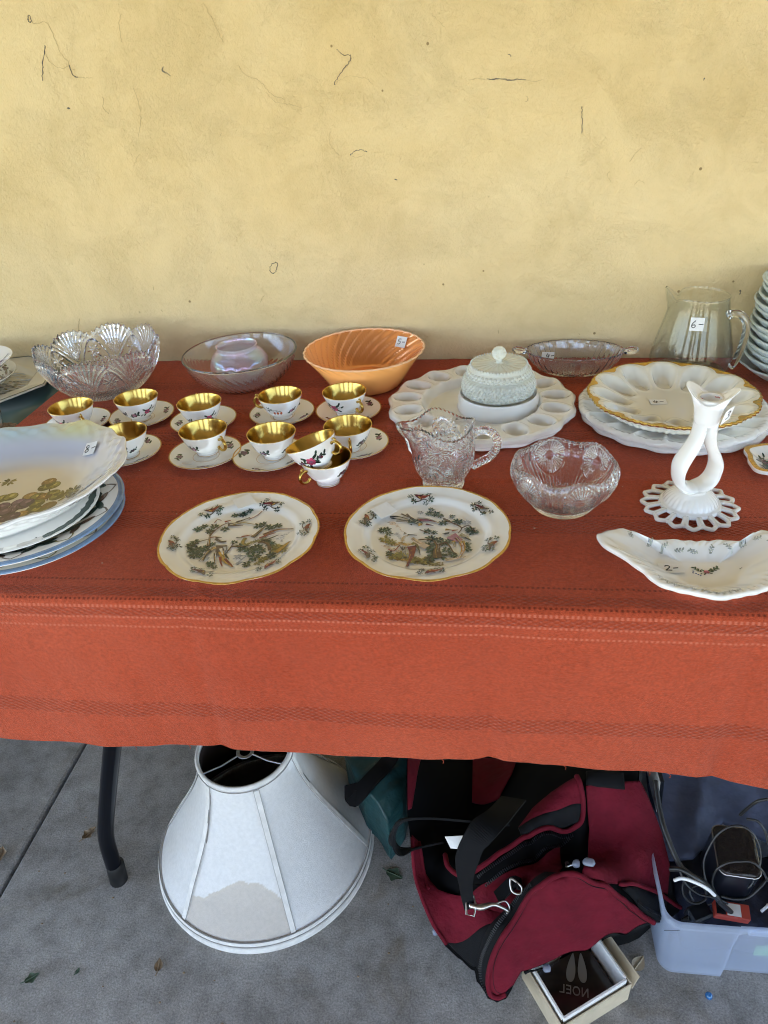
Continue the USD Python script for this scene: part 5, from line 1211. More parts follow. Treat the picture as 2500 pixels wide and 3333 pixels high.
sb = thing('flower_bowl', 'shallow white bowl with violet flowers on top of the left plates', 'bowl', (-1.022, 1.232, TOP + .0260))
PT3 = chaikin(np.array([(0, .005), (.045, .0052), (.065, .012), (.085, .024), (.0985, .0320), (.1020, .0335)]), 2)
obj('bowl_body', flip(lathe(np.vstack([PT3, chaikin(np.array([(.1020, .0335), (.1026, .0320), (.098, .0290), (.083, .019), (.064, .007), (.045, 0), (0, .001)]), 2)[1:]]), 96)), M['porcelain'], sb)
pr = Print(on_lathe(PT3), 99, lift=.0003)
for a, r, s in ((.55, .075, .009), (.9, .062, .007), (-.5, .078, .008), (-1.0, .07, .008), (1.6, .07, .008), (2.6, .07, .008)):
    pr.rose(r * math.cos(a), r * math.sin(a), s, (.12, .09, .25), (.16, .16, .26), a)
pr.make('violet_print', sb)
fc = thing('feeding_cup', 'cream cup standing in the violet bowl at the left border', 'cup', (-1.037, 1.190, TOP + .0325))
obj('cup_body', lathe(shell(chaikin(np.array([(0, 0), (.016, 0), (.018, .002), (.034, .012), (.041, .024), (.043, .034)]), 2), .0022), 64), M['porcelain'], fc)

# ---------------------------------------------------------------- glassware
def tri(x):
    """distance to the nearest whole number, 0 on a groove, .5 between grooves"""
    return np.abs(x - np.round(x))

def vee(x, p, w):
    """V cut of unit depth, pitch p, half width w"""
    return np.clip(1 - tri(x / p) * p / w, 0, 1)

def arc(prof):
    d = np.linalg.norm(np.diff(prof, axis=0), axis=1)
    return np.concatenate([[0], np.cumsum(d)])

# big cut glass bowl
cb = thing('cut_glass_bowl', 'large heavy cut glass bowl with fan scallops and saw-tooth rim near the wall', 'bowl', (-.7140, 1.2230, TOP + .0008))
NSEC = 8
co = resample(chaikin(np.array([(0, .0), (.052, .0), (.061, .0022), (.074, .011), (.090, .027), (.104, .047), (.113, .068), (.1165, .088)]), 2), 120)
ci = resample(chaikin(np.array([(.1105, .0885), (.106, .068), (.096, .048), (.081, .029), (.064, .0165), (.045, .0115), (0, .0105)]), 2), 40)
cprof = np.vstack([co, [(.1135, .0900)], ci])
NO = len(co)
def cut_mod(th, r, z, j):
    sec = (th * NSEC / (2 * PI) + .25) % 1.0 - .5                       # -.5 .. .5 across one fan
    top = sm((z - .045) / .045)
    scal = np.cos(2 * PI * sec)
    tooth = tri(th * NSEC * 8 / (2 * PI)) * 2
    z2 = z + top * (.0095 * (np.abs(np.cos(PI * sec)) ** .6 * 2 - 1.2)) + top ** 6 * (.0044 * tooth - .0022)
    r2 = r * (1 + .012 * top * scal)
    outer = (j < NO) & (r > .050)
    u = sec * 2 * PI / NSEC * .104                                      # metres across
    h = z
    ang = np.arctan2(u, h - .034 + 1e-9)
    rad = np.hypot(u, h - .034)
    fan = (np.abs(ang) < .62) & (h > .036)
    g = np.where(fan, vee(ang, 1.24 / 8, .070) * np.clip(rad / .02, .2, 1), 0)
    # long mitre cuts between the fans, a star below each, and small diamonds under that
    mit = np.clip(1 - np.abs(np.abs(u) - (h - .020) * .64) / .0034, 0, 1) * (h > .018) * (h < .085)
    mit2 = np.clip(1 - np.abs(np.abs(np.abs(u) - .041) - (.052 - h) * .62) / .003, 0, 1) * (h > .016) * (h < .056)
    su, sh = np.abs(u) - .041, h - .052
    sa, sr = np.arctan2(sh, su), np.hypot(su, sh)
    star = vee(sa, PI / 4, .22) * (sr < .015) * np.clip((.015 - sr) / .004, 0, 1)
    dia = np.maximum(vee(u + h, .0072, .0030), vee(u - h, .0072, .0030)) * (h < .036) * (~fan)
    low = np.maximum(vee(u * .105 / np.maximum(r, .05) , .0100, .0045), 0) * (h < .012)
    depth = np.maximum.reduce([g * .0030, mit * .0034, mit2 * .0030, star * .0026, dia * .0024, low * .0022]) * outer
    edge = (j >= NO - 6) & (j <= NO + 3)
    return r2 - depth - .0012 * edge * (1 - tooth), z2
obj('bowl_body', lathe(cprof, 768, cut_mod), M['lilac_glass'], cb, smooth=False)

# ribbed glass bowl with the lustre vase in it
rb = thing('ribbed_glass_bowl', 'round clear glass bowl with fine swirled ribs holding the lustre vase', 'bowl', (-.4440, 1.2420, TOP + .0008))
ro = chaikin(np.array([(0, 0), (.046, 0), (.052, .0010), (.066, .0080), (.083, .0200), (.096, .0360), (.104, .0520), (.1075, .0645)]), 2)
rprof = shell(ro, .0032, .0050)
def rib_mod(th, r, z, j):
    k = sm((z - .006) / .01) * sm((.058 - z) / .006) * (j < len(ro))
    tw = th + .55 * (z / .06)
    return r - .0011 * k * (1 - np.abs(np.sin(24 * tw)) ** .7), z
obj('bowl_body', lathe(rprof, 576, rib_mod), M['clear_lilac'], rb)
tq = np.linspace(0, 2 * PI, 120, endpoint=False)
obj('rim', tube(np.stack([.1062 * np.cos(tq), .1062 * np.sin(tq), .0652 + 0 * tq], 1), .0020, 8, closed=True), M['clear_glass'], rb)
lv = thing('lustre_vase', 'small round iridescent glass vase standing inside the ribbed bowl', 'vase', (-.4500, 1.2480, TOP + .0065))
vo = chaikin(np.array([(0, .0), (.022, 0), (.030, .0015), (.046, .0120), (.0545, .0290), (.0555, .0400), (.0500, .0530), (.0410, .0610), (.0375, .0640), (.0378, .0680), (.0392, .0715)]), 2)
def vase_mod(th, r, z, j):
    return r * (1 + .012 * sm((z - .01) / .02) * sm((.056 - z) / .02) * np.cos(14 * th)), z
obj('vase_body', lathe(shell(vo, .0022), 168, vase_mod), M['lustre_glass'], lv)

# peach lustre bowl
pb = thing('peach_bowl', 'peach lustre glass bowl with swirled flutes inside and a 5 dash label', 'bowl', (-.2075, 1.2450, TOP + .0008))
UsdGeom.Xformable(pb).AddScaleOp().Set(Gf.Vec3f(.975, .975, .91))
PI_ = chaikin(np.array([(0, .0075), (.052, .0078), (.064, .0105), (.078, .0260), (.090, .0430), (.102, .0590), (.1105, .0700), (.1125, .0722)]), 2)
PO_ = chaikin(np.array([(.1125, .0722), (.1138, .0712), (.1125, .0690), (.102, .0545), (.0905, .0375), (.0790, .0190), (.0720, .0060), (.0690, .0015), (.0670, 0), (.0640, .0), (.0620, .0025), (0, .0030)]), 2)
def swirl(inside):
    def f(th, r, z, j):
        k = sm((r - .062) / .012)
        tw = th + .8 * (r - .06) / .05 + .35
        w = np.abs(np.sin(15 * tw)) ** .8
        rim = sm((r - .1) / .012)
        if inside:
            return r * (1 + .018 * rim * (w - .5)) - .0054 * k * (.75 - w) * (1 - .7 * rim), z + .0018 * k * (w - .6) * (1 - .7 * rim)
        return r * (1 + .018 * rim * (w - .5)) + 0 * r, z + .0006 * rim * w
    return f
obj('flutes', flip(lathe(PI_, 480, swirl(True))), M['peach'], pb)
obj('bowl_body', flip(lathe(PO_, 240, swirl(False))), M['peach_out'], pb)
t2 = np.linspace(0, 2 * PI, 360, endpoint=False)
w2 = np.abs(np.sin(15 * (t2 + .8 * 1.0 + .35 + .04))) ** .8
obj('rim', tube(np.stack([.1130 * (1 + .018 * (w2 - .5)) * np.cos(t2), .1130 * (1 + .018 * (w2 - .5)) * np.sin(t2), .0722 + .0004 * w2], 1), .0019, 8, closed=True), mat('peach_rim', (.85, .48, .26), .08, coat_weight=1.0), pb)
sticker(pb, (.0640, .0700, .0580), (.86, -.5, .02), (.30, .42, .80), '5-', .0235, .0225, size=.5)

# hobnail jar on the egg tray
hj = thing('hobnail_jar', 'frosted hobnail glass jar with a knobbed lid standing on the egg tray ring', 'jar', (.0350, 1.1150, TOP + .0312))
jo = chaikin(np.array([(0, 0), (.040, 0), (.050, .0010), (.0560, .0050), (.0585, .0120), (.0585, .0220), (.0560, .0310), (.0515, .0345), (.0500, .0360)]), 2)
def hob(rows, per, R0, hgt, b):
    def f(th, r, z, j):
        out = np.zeros_like(r)
        for k, zc in enumerate(rows):
            t = th * per / (2 * PI) + .5 * (k % 2)
            d2 = (tri(t) * 2 * PI / per * R0 / b) ** 2 + ((z - zc) / b) ** 2
            out = np.maximum(out, np.sqrt(np.clip(1 - d2, 0, 1)))
        return r + hgt * out * (r > R0 * .8), z
    return f
jprof = np.vstack([resample(jo, 80), shell(jo, .0040, .005)[len(jo):]])
obj('jar_body', lathe(jprof, 420, hob((.0075, .0130, .0185, .0240, .0295), 48, .058, .0030, .0033)), M['frosted_glass'], hj)
lo = resample(chaikin(np.array([(.0470, .0345), (.0510, .0350), (.0525, .0380), (.0515, .0430), (.0492, .0470), (.0478, .0500), (.0470, .0525), (.0440, .0535), (.0300, .0530), (.0140, .0538), (.0062, .0548), (.0052, .0570), (.0050, .0600)]), 2), 110)
lprof = np.vstack([[(0, .0445), (.040, .0440), (.0470, .0345)], lo[1:], [(.0050, .0600), (0, .0602)]])
def lidmod(th, r, z, j):
    r, z = hob((.0385, .0440), 46, .0515, .0022, .0028)(th, r, z, j)
    k = np.exp(-((r - .0462) / .0022) ** 2) * (z > .050)
    return r, z + .0030 * k * np.abs(np.cos(27 * th)) ** 1.5 + .0007 * (z > .0525) * (r < .043) * (r > .010) * np.abs(np.sin(10 * th))
ld = obj('lid', lathe(lprof, 420, lidmod), M['frosted_glass'], hj)
kb, kf = ball(.0112, (0, 0, 0), 4)
kd = kb / np.linalg.norm(kb, axis=1, keepdims=True)
kph, kth = np.arctan2(kd[:, 1], kd[:, 0]), np.arcsin(np.clip(kd[:, 2], -1, 1))
kb = kb * (1 + .055 * (np.abs(np.cos(10 * kph)) * np.cos(kth) * np.abs(np.cos(8 * kth)))[:, None])
obj('knob', (kb + [0, 0, .0705], kf), M['frosted_glass'], ld, smooth=False)

# oval pressed glass dish
od = thing('oval_glass_dish', 'oval pressed glass dish with ray pattern, tab handles and a label 4 dash', 'dish', (.1770, 1.2840, TOP + .0008), (0, 0, -3.5))
oo = chaikin(np.array([(0, 0), (.045, 0), (.056, .0012), (.068, .0090), (.080, .0230), (.0875, .0375), (.0890, .0400)]), 2)
oprof = np.vstack([resample(oo, 60), shell(oo, .0034, .0055)[len(oo):]])
def ray(th, r, z, j):
    a = np.arctan2(np.sin(th) * .6, np.cos(th))
    k = sm((r - .012) / .01) * (j < 60)
    ribs = vee(th, 2 * PI / 44, .028)
    rim = sm((z - .034) / .005)
    return r * (1 + .006 * rim * np.cos(22 * th)) - .0018 * k * ribs * (z > .003), z + (z < .003) * .0012 * k * ribs * (r < .05)
def oval2(v):
    v = v.copy(); v[:, 1] *= .605
    return v
obj('dish_body', lathe(oprof, 528, ray, oval2), M['rose_glass'], od, smooth=35)
for sg in (1, -1):
    def tab(X, Y, Q, TH):
        return .0030 + .0012 * np.abs(np.cos(5 * np.arctan2(Y, X + .014))) * sm((Q - .2) / .3) - .0015 * sm((Q - .9) / .1)
    hv = heightfield(lambda th: .0150 * (1 + .05 * np.cos(5 * th)) * (1 - .12 * np.cos(th) ** 2), tab, lambda X, Y, Q, TH: -.0030 + .002 * sm((Q - .8) / .2), 16, 60)
    hv = (hv[0] * [1.0, .85, 1], hv[1])
    obj('handle', move(hv, (sg * .0990, 0, .0395), rz=0 if sg > 0 else PI, ry=-.15 * (1)), M['rose_glass'], od)
sticker(od, (-.0460, .0205, .0215), (.96, -.12, .02), (-.05, .62, .70), '4-', .0230, .0150, size=.62, off=(.15, 0))

# glass pitcher
gp = thing('glass_pitcher', 'clear glass pitcher with a label reading 6 dash near the wall', 'pitcher', (.3770, 1.2640, TOP + .0008))
go = chaikin(np.array([(0, .0030), (.030, .0020), (.046, .0), (.056, .0), (.0625, .0035), (.0675, .0140), (.0690, .0270), (.0675, .0420), (.0620, .0680), (.0550, .0960), (.0490, .1220), (.0462, .1400)]), 3)
gprof2 = np.vstack([go, [(.0456, .1411), (.0446, .1411)], chaikin(np.array([(.0446, .1400), (.0474, .1220), (.0534, .0960), (.0604, .0680), (.0657, .0420), (.0671, .0280), (.0652, .0150), (.0570, .0085), (.030, .0075), (0, .0080)]), 3)])
SP = math.radians(163)
def spout(th, r, z, j):
    d = (th - SP + PI) % (2 * PI) - PI
    k = sm((z - .112) / .030)
    out = np.exp(-(d / .20) ** 2)
    pin = np.exp(-((np.abs(d) - .52) / .22) ** 2)
    back = .5 - .5 * np.cos(d)
    return r * (1 + k * (.26 * out - .06 * pin) + .0 * back), z + k * (.0110 * out - .0065 * pin + .0015 * np.exp(-((np.abs(d) - 1.3) / .5) ** 2))
obj('pitcher_body', lathe(gprof2, 200, spout), M['thin_glass'], gp)
tr_ = np.linspace(0, 2 * PI, 200, endpoint=False)
rr_, rz_ = spout(tr_, np.full(200, .0454), np.full(200, .1406), 0)
obj('rim', tube(np.stack([rr_ * np.cos(tr_), rr_ * np.sin(tr_), rz_], 1), .0017, 8, closed=True), M['clear_glass'], gp)
obj('base_disc', lathe(chaikin(np.array([(0, .0034), (.045, .0010), (.057, .0012), (.0625, .0050), (.0600, .0082), (.050, .0086), (0, .0080)]), 2), 96), M['clear_glass'], gp)
HA = math.radians(-30)
def ph(r, z):
    return (r * math.cos(HA), r * math.sin(HA), z)
hp = spline([ph(.0485, .1130), ph(.0560, .1175), ph(.0680, .1165), ph(.0770, .1080), ph(.0810, .0940), ph(.0810, .0760), ph(.0790, .0580), ph(.0755, .0400), ph(.0720, .0300), ph(.0690, .0260)], 60)
obj('handle', tube(hp, np.interp(np.linspace(0, 1, 60), [0, .08, .3, .6, .9, 1], [.0085, .0062, .0064, .0062, .0058, .0070]), 16), M['clear_glass'], gp)
n_ = np.array([math.cos(math.radians(-105)), math.sin(math.radians(-105)), .22]); n_ /= np.linalg.norm(n_)
u_ = np.cross([0, 0, 1.0], n_); u_ /= np.linalg.norm(u_)
sticker(gp, np.array([.0533 * math.cos(math.radians(-105)), .0533 * math.sin(math.radians(-105)), .1080]) + n_ * .0006, u_, np.cross(n_, u_), '6-', .0215, .0215, size=.55)

# pile of frosted dessert bowls at the right
fp = thing('frosted_plate', 'frosted pale green glass plate under the tall pile of dessert bowls', 'plate', (.5650, 1.2330, TOP + .0008))
fo = chaikin(np.array([(0, 0), (.055, 0), (.070, .004), (.095, .018), (.1140, .0330)]), 2)
obj('plate_body', lathe(shell(fo, .003), 96, lambda th, r, z, j: (r * (1 + .01 * np.cos(16 * th) * sm((r - .09) / .02)), z)), M['green_frosted'], fp)
bo = chaikin(np.array([(0, 0), (.045, 0), (.062, .004), (.085, .016), (.098, .028), (.1035, .036)]), 2)
bprof = shell(bo, .0034)
first = None
WORDS = ['lowest', 'second lowest', 'third lowest', 'fourth lowest', 'fifth lowest', 'sixth lowest', 'sixth from the top', 'fifth from the top', 'fourth from the top', 'third from the top', 'second from the top', 'topmost']
for i in range(12):
    loc = (.5650 + .0022 * math.sin(i * 2.1) , 1.2330 + .002 * math.cos(i * 1.7), TOP + .0085 + i * .0114)
    lb = f'frosted pale green dessert bowl, {WORDS[i]} in the pile at the right border'
    if first is None:
        first = thing('dessert_bowl', lb, 'bowl', loc, group='piled frosted dessert bowls')
        obj('bowl_body', lathe(bprof, 120, lambda th, r, z, j: (r * (1 + .008 * np.cos(20 * th) * sm((r - .07) / .02)), z)), M['green_frosted'], first)
        obj('rim', tube(np.stack([.1022 * np.cos(tq), .1022 * np.sin(tq), .0362 + 0 * tq], 1), .0024, 8, closed=True), M['green_frosted'], first)
    else:
        x = thing('dessert_bowl', lb, 'bowl', loc, (0, 0, i * 37), group='piled frosted dessert bowls')
        s_ = 1 - max(0, i - 8) * .02
        UsdGeom.Xformable(x).AddScaleOp().Set(Gf.Vec3f(s_, s_, 1))
        x.GetReferences().AddInternalReference(first.GetPath())
        x.SetInstanceable(True)

# pressed glass creamer
cr = thing('glass_creamer', 'pressed glass creamer with pinwheel stars, wavy rim and beaded handle', 'creamer', (-.0460, .8690, TOP + .0008), (0, 0, 4))
ko = resample(chaikin(np.array([(0, 0), (.026, 0), (.0295, .0012), (.0300, .0060), (.0285, .0095), (.0335, .0190), (.0405, .0320), (.0440, .0480), (.0445, .0650), (.0440, .0800), (.0445, .0940)]), 2), 130)
ki = resample(chaikin(np.array([(.0405, .0938), (.0400, .0800), (.0405, .0650), (.0400, .0490), (.0360, .0330), (.0270, .0190), (.0150, .0140), (0, .0135)]), 2), 40)
kprof = np.vstack([ko, [(.0430, .0952), (.0418, .0952)], ki])
STARS = [(-1.15, .040, .0165), (-.15, .042, .0175), (-2.2, .044, .0150), (.95, .042, .016), (2.1, .042, .016), (-1.75, .072, .013), (-.75, .074, .0115), (.35, .072, .012), (1.5, .072, .012), (2.7, .070, .012)]
def cream_mod(th, r, z, j):
    d = (th - PI + PI) % (2 * PI) - PI                                 # 0 at the spout (th = pi)
    dd = np.abs((th - PI + PI) % (2 * PI) - PI)
    dsp = np.abs(((th - PI) + PI) % (2 * PI) - PI)
    k = sm((z - .060) / .034)
    sp = np.exp(-(dsp / .38) ** 2)
    wave = np.cos(3 * th + .5)
    r2 = r * (1 + k * (.42 * sp - .10 * np.exp(-((dsp - .85) / .4) ** 2)))
    z2 = z + k * (.0030 * sp + .0060 * wave * (1 - sp) + .0016 * (tri(th * 44 / (2 * PI)) * 2 - .5) * (1 - sp) * sm((z - .088) / .006))
    outer = (j < 130) & (z > .002)
    dep = np.zeros_like(r)
    taken = np.zeros_like(r)
    for a, zc, R in STARS:
        u = ((th - a + PI) % (2 * PI) - PI) * .043; v = z - zc
        q = np.hypot(u, v); an = np.arctan2(v, u)
        inn = q < R
        spk = vee(an + q * 0, 2 * PI / 20, .085) * (q > R * .32) * inn * np.clip(q / R * 1.2, .3, 1)
        tooth = vee(an, 2 * PI / 20, .16) * (q > R * .62) * inn
        cen = np.clip(1 - q / (R * .3), 0, 1) * -1.0
        swl = vee(an + q * 55, 2 * PI / 14, .12) * (q >= R) * (q < R * 1.45)
        dep = np.where((q < R * 1.45) & (taken < .5), np.maximum.reduce([spk * .0017, tooth * .0018, swl * .0016]) + cen * .0010, dep)
        taken = np.maximum(taken, (q < R * 1.45) * 1.0)
    u = th * .040
    fine = np.maximum(vee(u + z, .0046, .0022), vee(u - z, .0046, .0022)) * (z < .036) * .0013 * (taken < .5)
    dep = np.maximum(dep, fine) * outer * sm((.086 - z) / .006)
    return r2 - dep, z2
obj('creamer_body', lathe(kprof, 720, cream_mod), M['rose_glass'], cr, smooth=False)
hq = spline([(.0400, -.002, .0760), (.0475, -.003, .0835), (.0580, -.004, .0850), (.0690, -.005, .0790), (.0740, -.006, .0680), (.0715, -.006, .0560), (.0640, -.005, .0450), (.0520, -.004, .0370), (.0400, -.003, .0300)], 110)
obj('handle', tube(hq, .0052 + .0010 * np.abs(np.sin(np.linspace(0, 24 * PI, 110))), 10), M['rose_glass'], cr, smooth=False)
sticker(cr, (-.0455, -.0195, .0740), (.30, -.93, .1), (-.22, .04, .97), '7-', .0150, .0200, size=.5, off=(-.1, 0))

# pressed glass bowl with sunbursts
pg_ = thing('pressed_glass_bowl', 'clear pressed glass bowl with sunburst discs and an incurved saw-tooth rim', 'bowl', (.1135, .8185, TOP + .0008), (0, 0, 12))
qo = resample(chaikin(np.array([(0, 0), (.034, 0), (.0390, .0010), (.0420, .0060), (.0520, .0190), (.0635, .0340), (.0690, .0470), (.0688, .0560), (.0650, .0640)]), 2), 110)
qi = resample(chaikin(np.array([(.0610, .0640), (.0648, .0560), (.0648, .0470), (.0595, .0345), (.0470, .0200), (.0330, .0100), (0, .0090)]), 2), 40)
qprof = np.vstack([qo, [(.0638, .0654), (.0622, .0654)], qi])
NS = 6
def press_mod(th, r, z, j):
    sec = (th * NS / (2 * PI)) % 1.0 - .5
    top = sm((z - .044) / .020)
    z2 = z + top * (.0034 * np.cos(2 * PI * sec) + .0014 * (tri(th * 60 / (2 * PI)) * 2 - .5) * sm((z - .060) / .004))
    r2 = r * (1 - .010 * top * np.cos(2 * PI * sec))
    outer = (j < 110) & (r > .038)
    u = sec * 2 * PI / NS * .062; v = z - .040
    q = np.hypot(u, v * .92); an = np.arctan2(v, u)
    sunb = vee(an, 2 * PI / 32, .060) * (q > .0055) * (q < .0195) * np.clip(q / .012, .4, 1)
    ring = np.clip(1 - np.abs(q - .0212) / .0013, 0, 1) * -.8
    core = np.clip(1 - q / .005, 0, 1) * -.9
    side = np.abs(u)
    flutes_ = vee(side - .0255, .0062, .0028) * (q > .0225) * (z < .062)
    beads = np.clip(1 - np.hypot((side - .0248) / .0018, tri(z / .0052) * .0052 / .0018), 0, 1) * -.9 * (q > .0225)
    low = vee(u, .0050, .0024) * (z < .018) * (q > .0225)
    dep = np.where(q < .0225, sunb * .0019 + ring * .0012 + core * .0015, np.maximum(flutes_ * .0016, low * .0015) + beads * .0010)
    return r2 - dep * outer, z2
obj('bowl_body', lathe(qprof, 720, press_mod), M['rose_glass'], pg_, smooth=False)

# little glass knob and woven mat at the left border
gk = thing('glass_tumbler', 'small clear tumbler on the left table, cut off by the left border', 'tumbler', (-.8690, 1.0700, TOP - .010))
obj('tumbler_body', lathe(shell(chaikin(np.array([(0, 0), (.017, 0), (.019, .002), (.021, .02), (.0225, .034)]), 2), .002), 48), M['rose_glass'], gk)
wm = thing('woven_mat', 'small brown woven mat beside the tumbler at the left border', 'mat', (-.858, 1.055, TOP - .0110))
mv = [tube(np.stack([.0042 * k * np.cos(tq), .0042 * k * np.sin(tq), .002 + .0006 * np.sin(tq * 20 + k)], 1), .0021, 6, closed=True) for k in range(1, 11)]
obj('mat_coil', merge(mv), M['brown_glass'], wm, kind='stuff')

BAG_CONTROL = [(0.036, 0.511, 0.045), (0.021, 0.524, 0.06), (0.023, 0.54, 0.1), (0.046, 0.568, 0.145), (0.084, 0.597, 0.185), (0.116, 0.608, 0.21), (0.156, 0.611, 0.22), (0.197, 0.606, 0.2), (0.244, 0.609, 0.15), (0.276, 0.607, 0.11), (0.064, 0.524, 0.055), (0.122, 0.557, 0.06), (0.179, 0.576, 0.07), (0.236, 0.596, 0.085), (0.117, 0.577, 0.15), (0.144, 0.59, 0.18), (0.077, 0.552, 0.095), (0.188, 0.59, 0.135), (-0.039, 0.571, 0.075), (-0.015, 0.563, 0.055), (0.002, 0.55, 0.05), (0.013, 0.566, 0.11), (-0.081, 0.614, 0.13), (-0.098, 0.667, 0.17), (-0.11, 0.72, 0.19), (-0.116, 0.804, 0.21), (-0.137, 1.0, 0.12), (0.084, 1.05, 0.05), (0.319, 0.991, 0.16), (-0.012, 0.924, 0.08), (0.144, 0.904, 0.14), (-0.063, 0.587, 0.1), (0.047, 0.592, 0.135), (-0.025, 0.703, 0.12), (-0.058, 0.742, 0.12), (0.039, 0.778, 0.12), (0.072, 0.822, 0.14), (-0.044, 0.802, 0.13), (-0.069, 0.651, 0.12), (-0.022, 0.624, 0.13), (0.007, 0.634, 0.17), (0.047, 0.659, 0.185), (0.079, 0.68, 0.195), (0.124, 0.696, 0.2), (0.165, 0.706, 0.205), (0.171, 0.752, 0.25), (0.096, 0.724, 0.205), (0.131, 0.736, 0.225), (-0.011, 0.637, 0.155), (-0.038, 0.661, 0.145), (0.173, 0.729, 0.225), (0.191, 0.717, 0.19), (0.189, 0.669, 0.175), (0.242, 0.711, 0.19), (0.274, 0.774, 0.23), (0.226, 0.756, 0.24), (0.305, 0.719, 0.16), (0.317, 0.69, 0.13), (0.319, 0.662, 0.1), (0.329, 0.65, 0.085), (0.225, 0.63, 0.18), (0.27, 0.642, 0.14), (0.266, 0.675, 0.175), (0.095, 0.674, 0.16), (0.064, 0.626, 0.155), (0.137, 0.678, 0.16), (-0.007, 0.602, 0.125), (0.151, 0.657, 0.17), (0.036, 0.618, 0.14), (0.109, 0.676, 0.18), (0.065, 0.651, 0.17)]
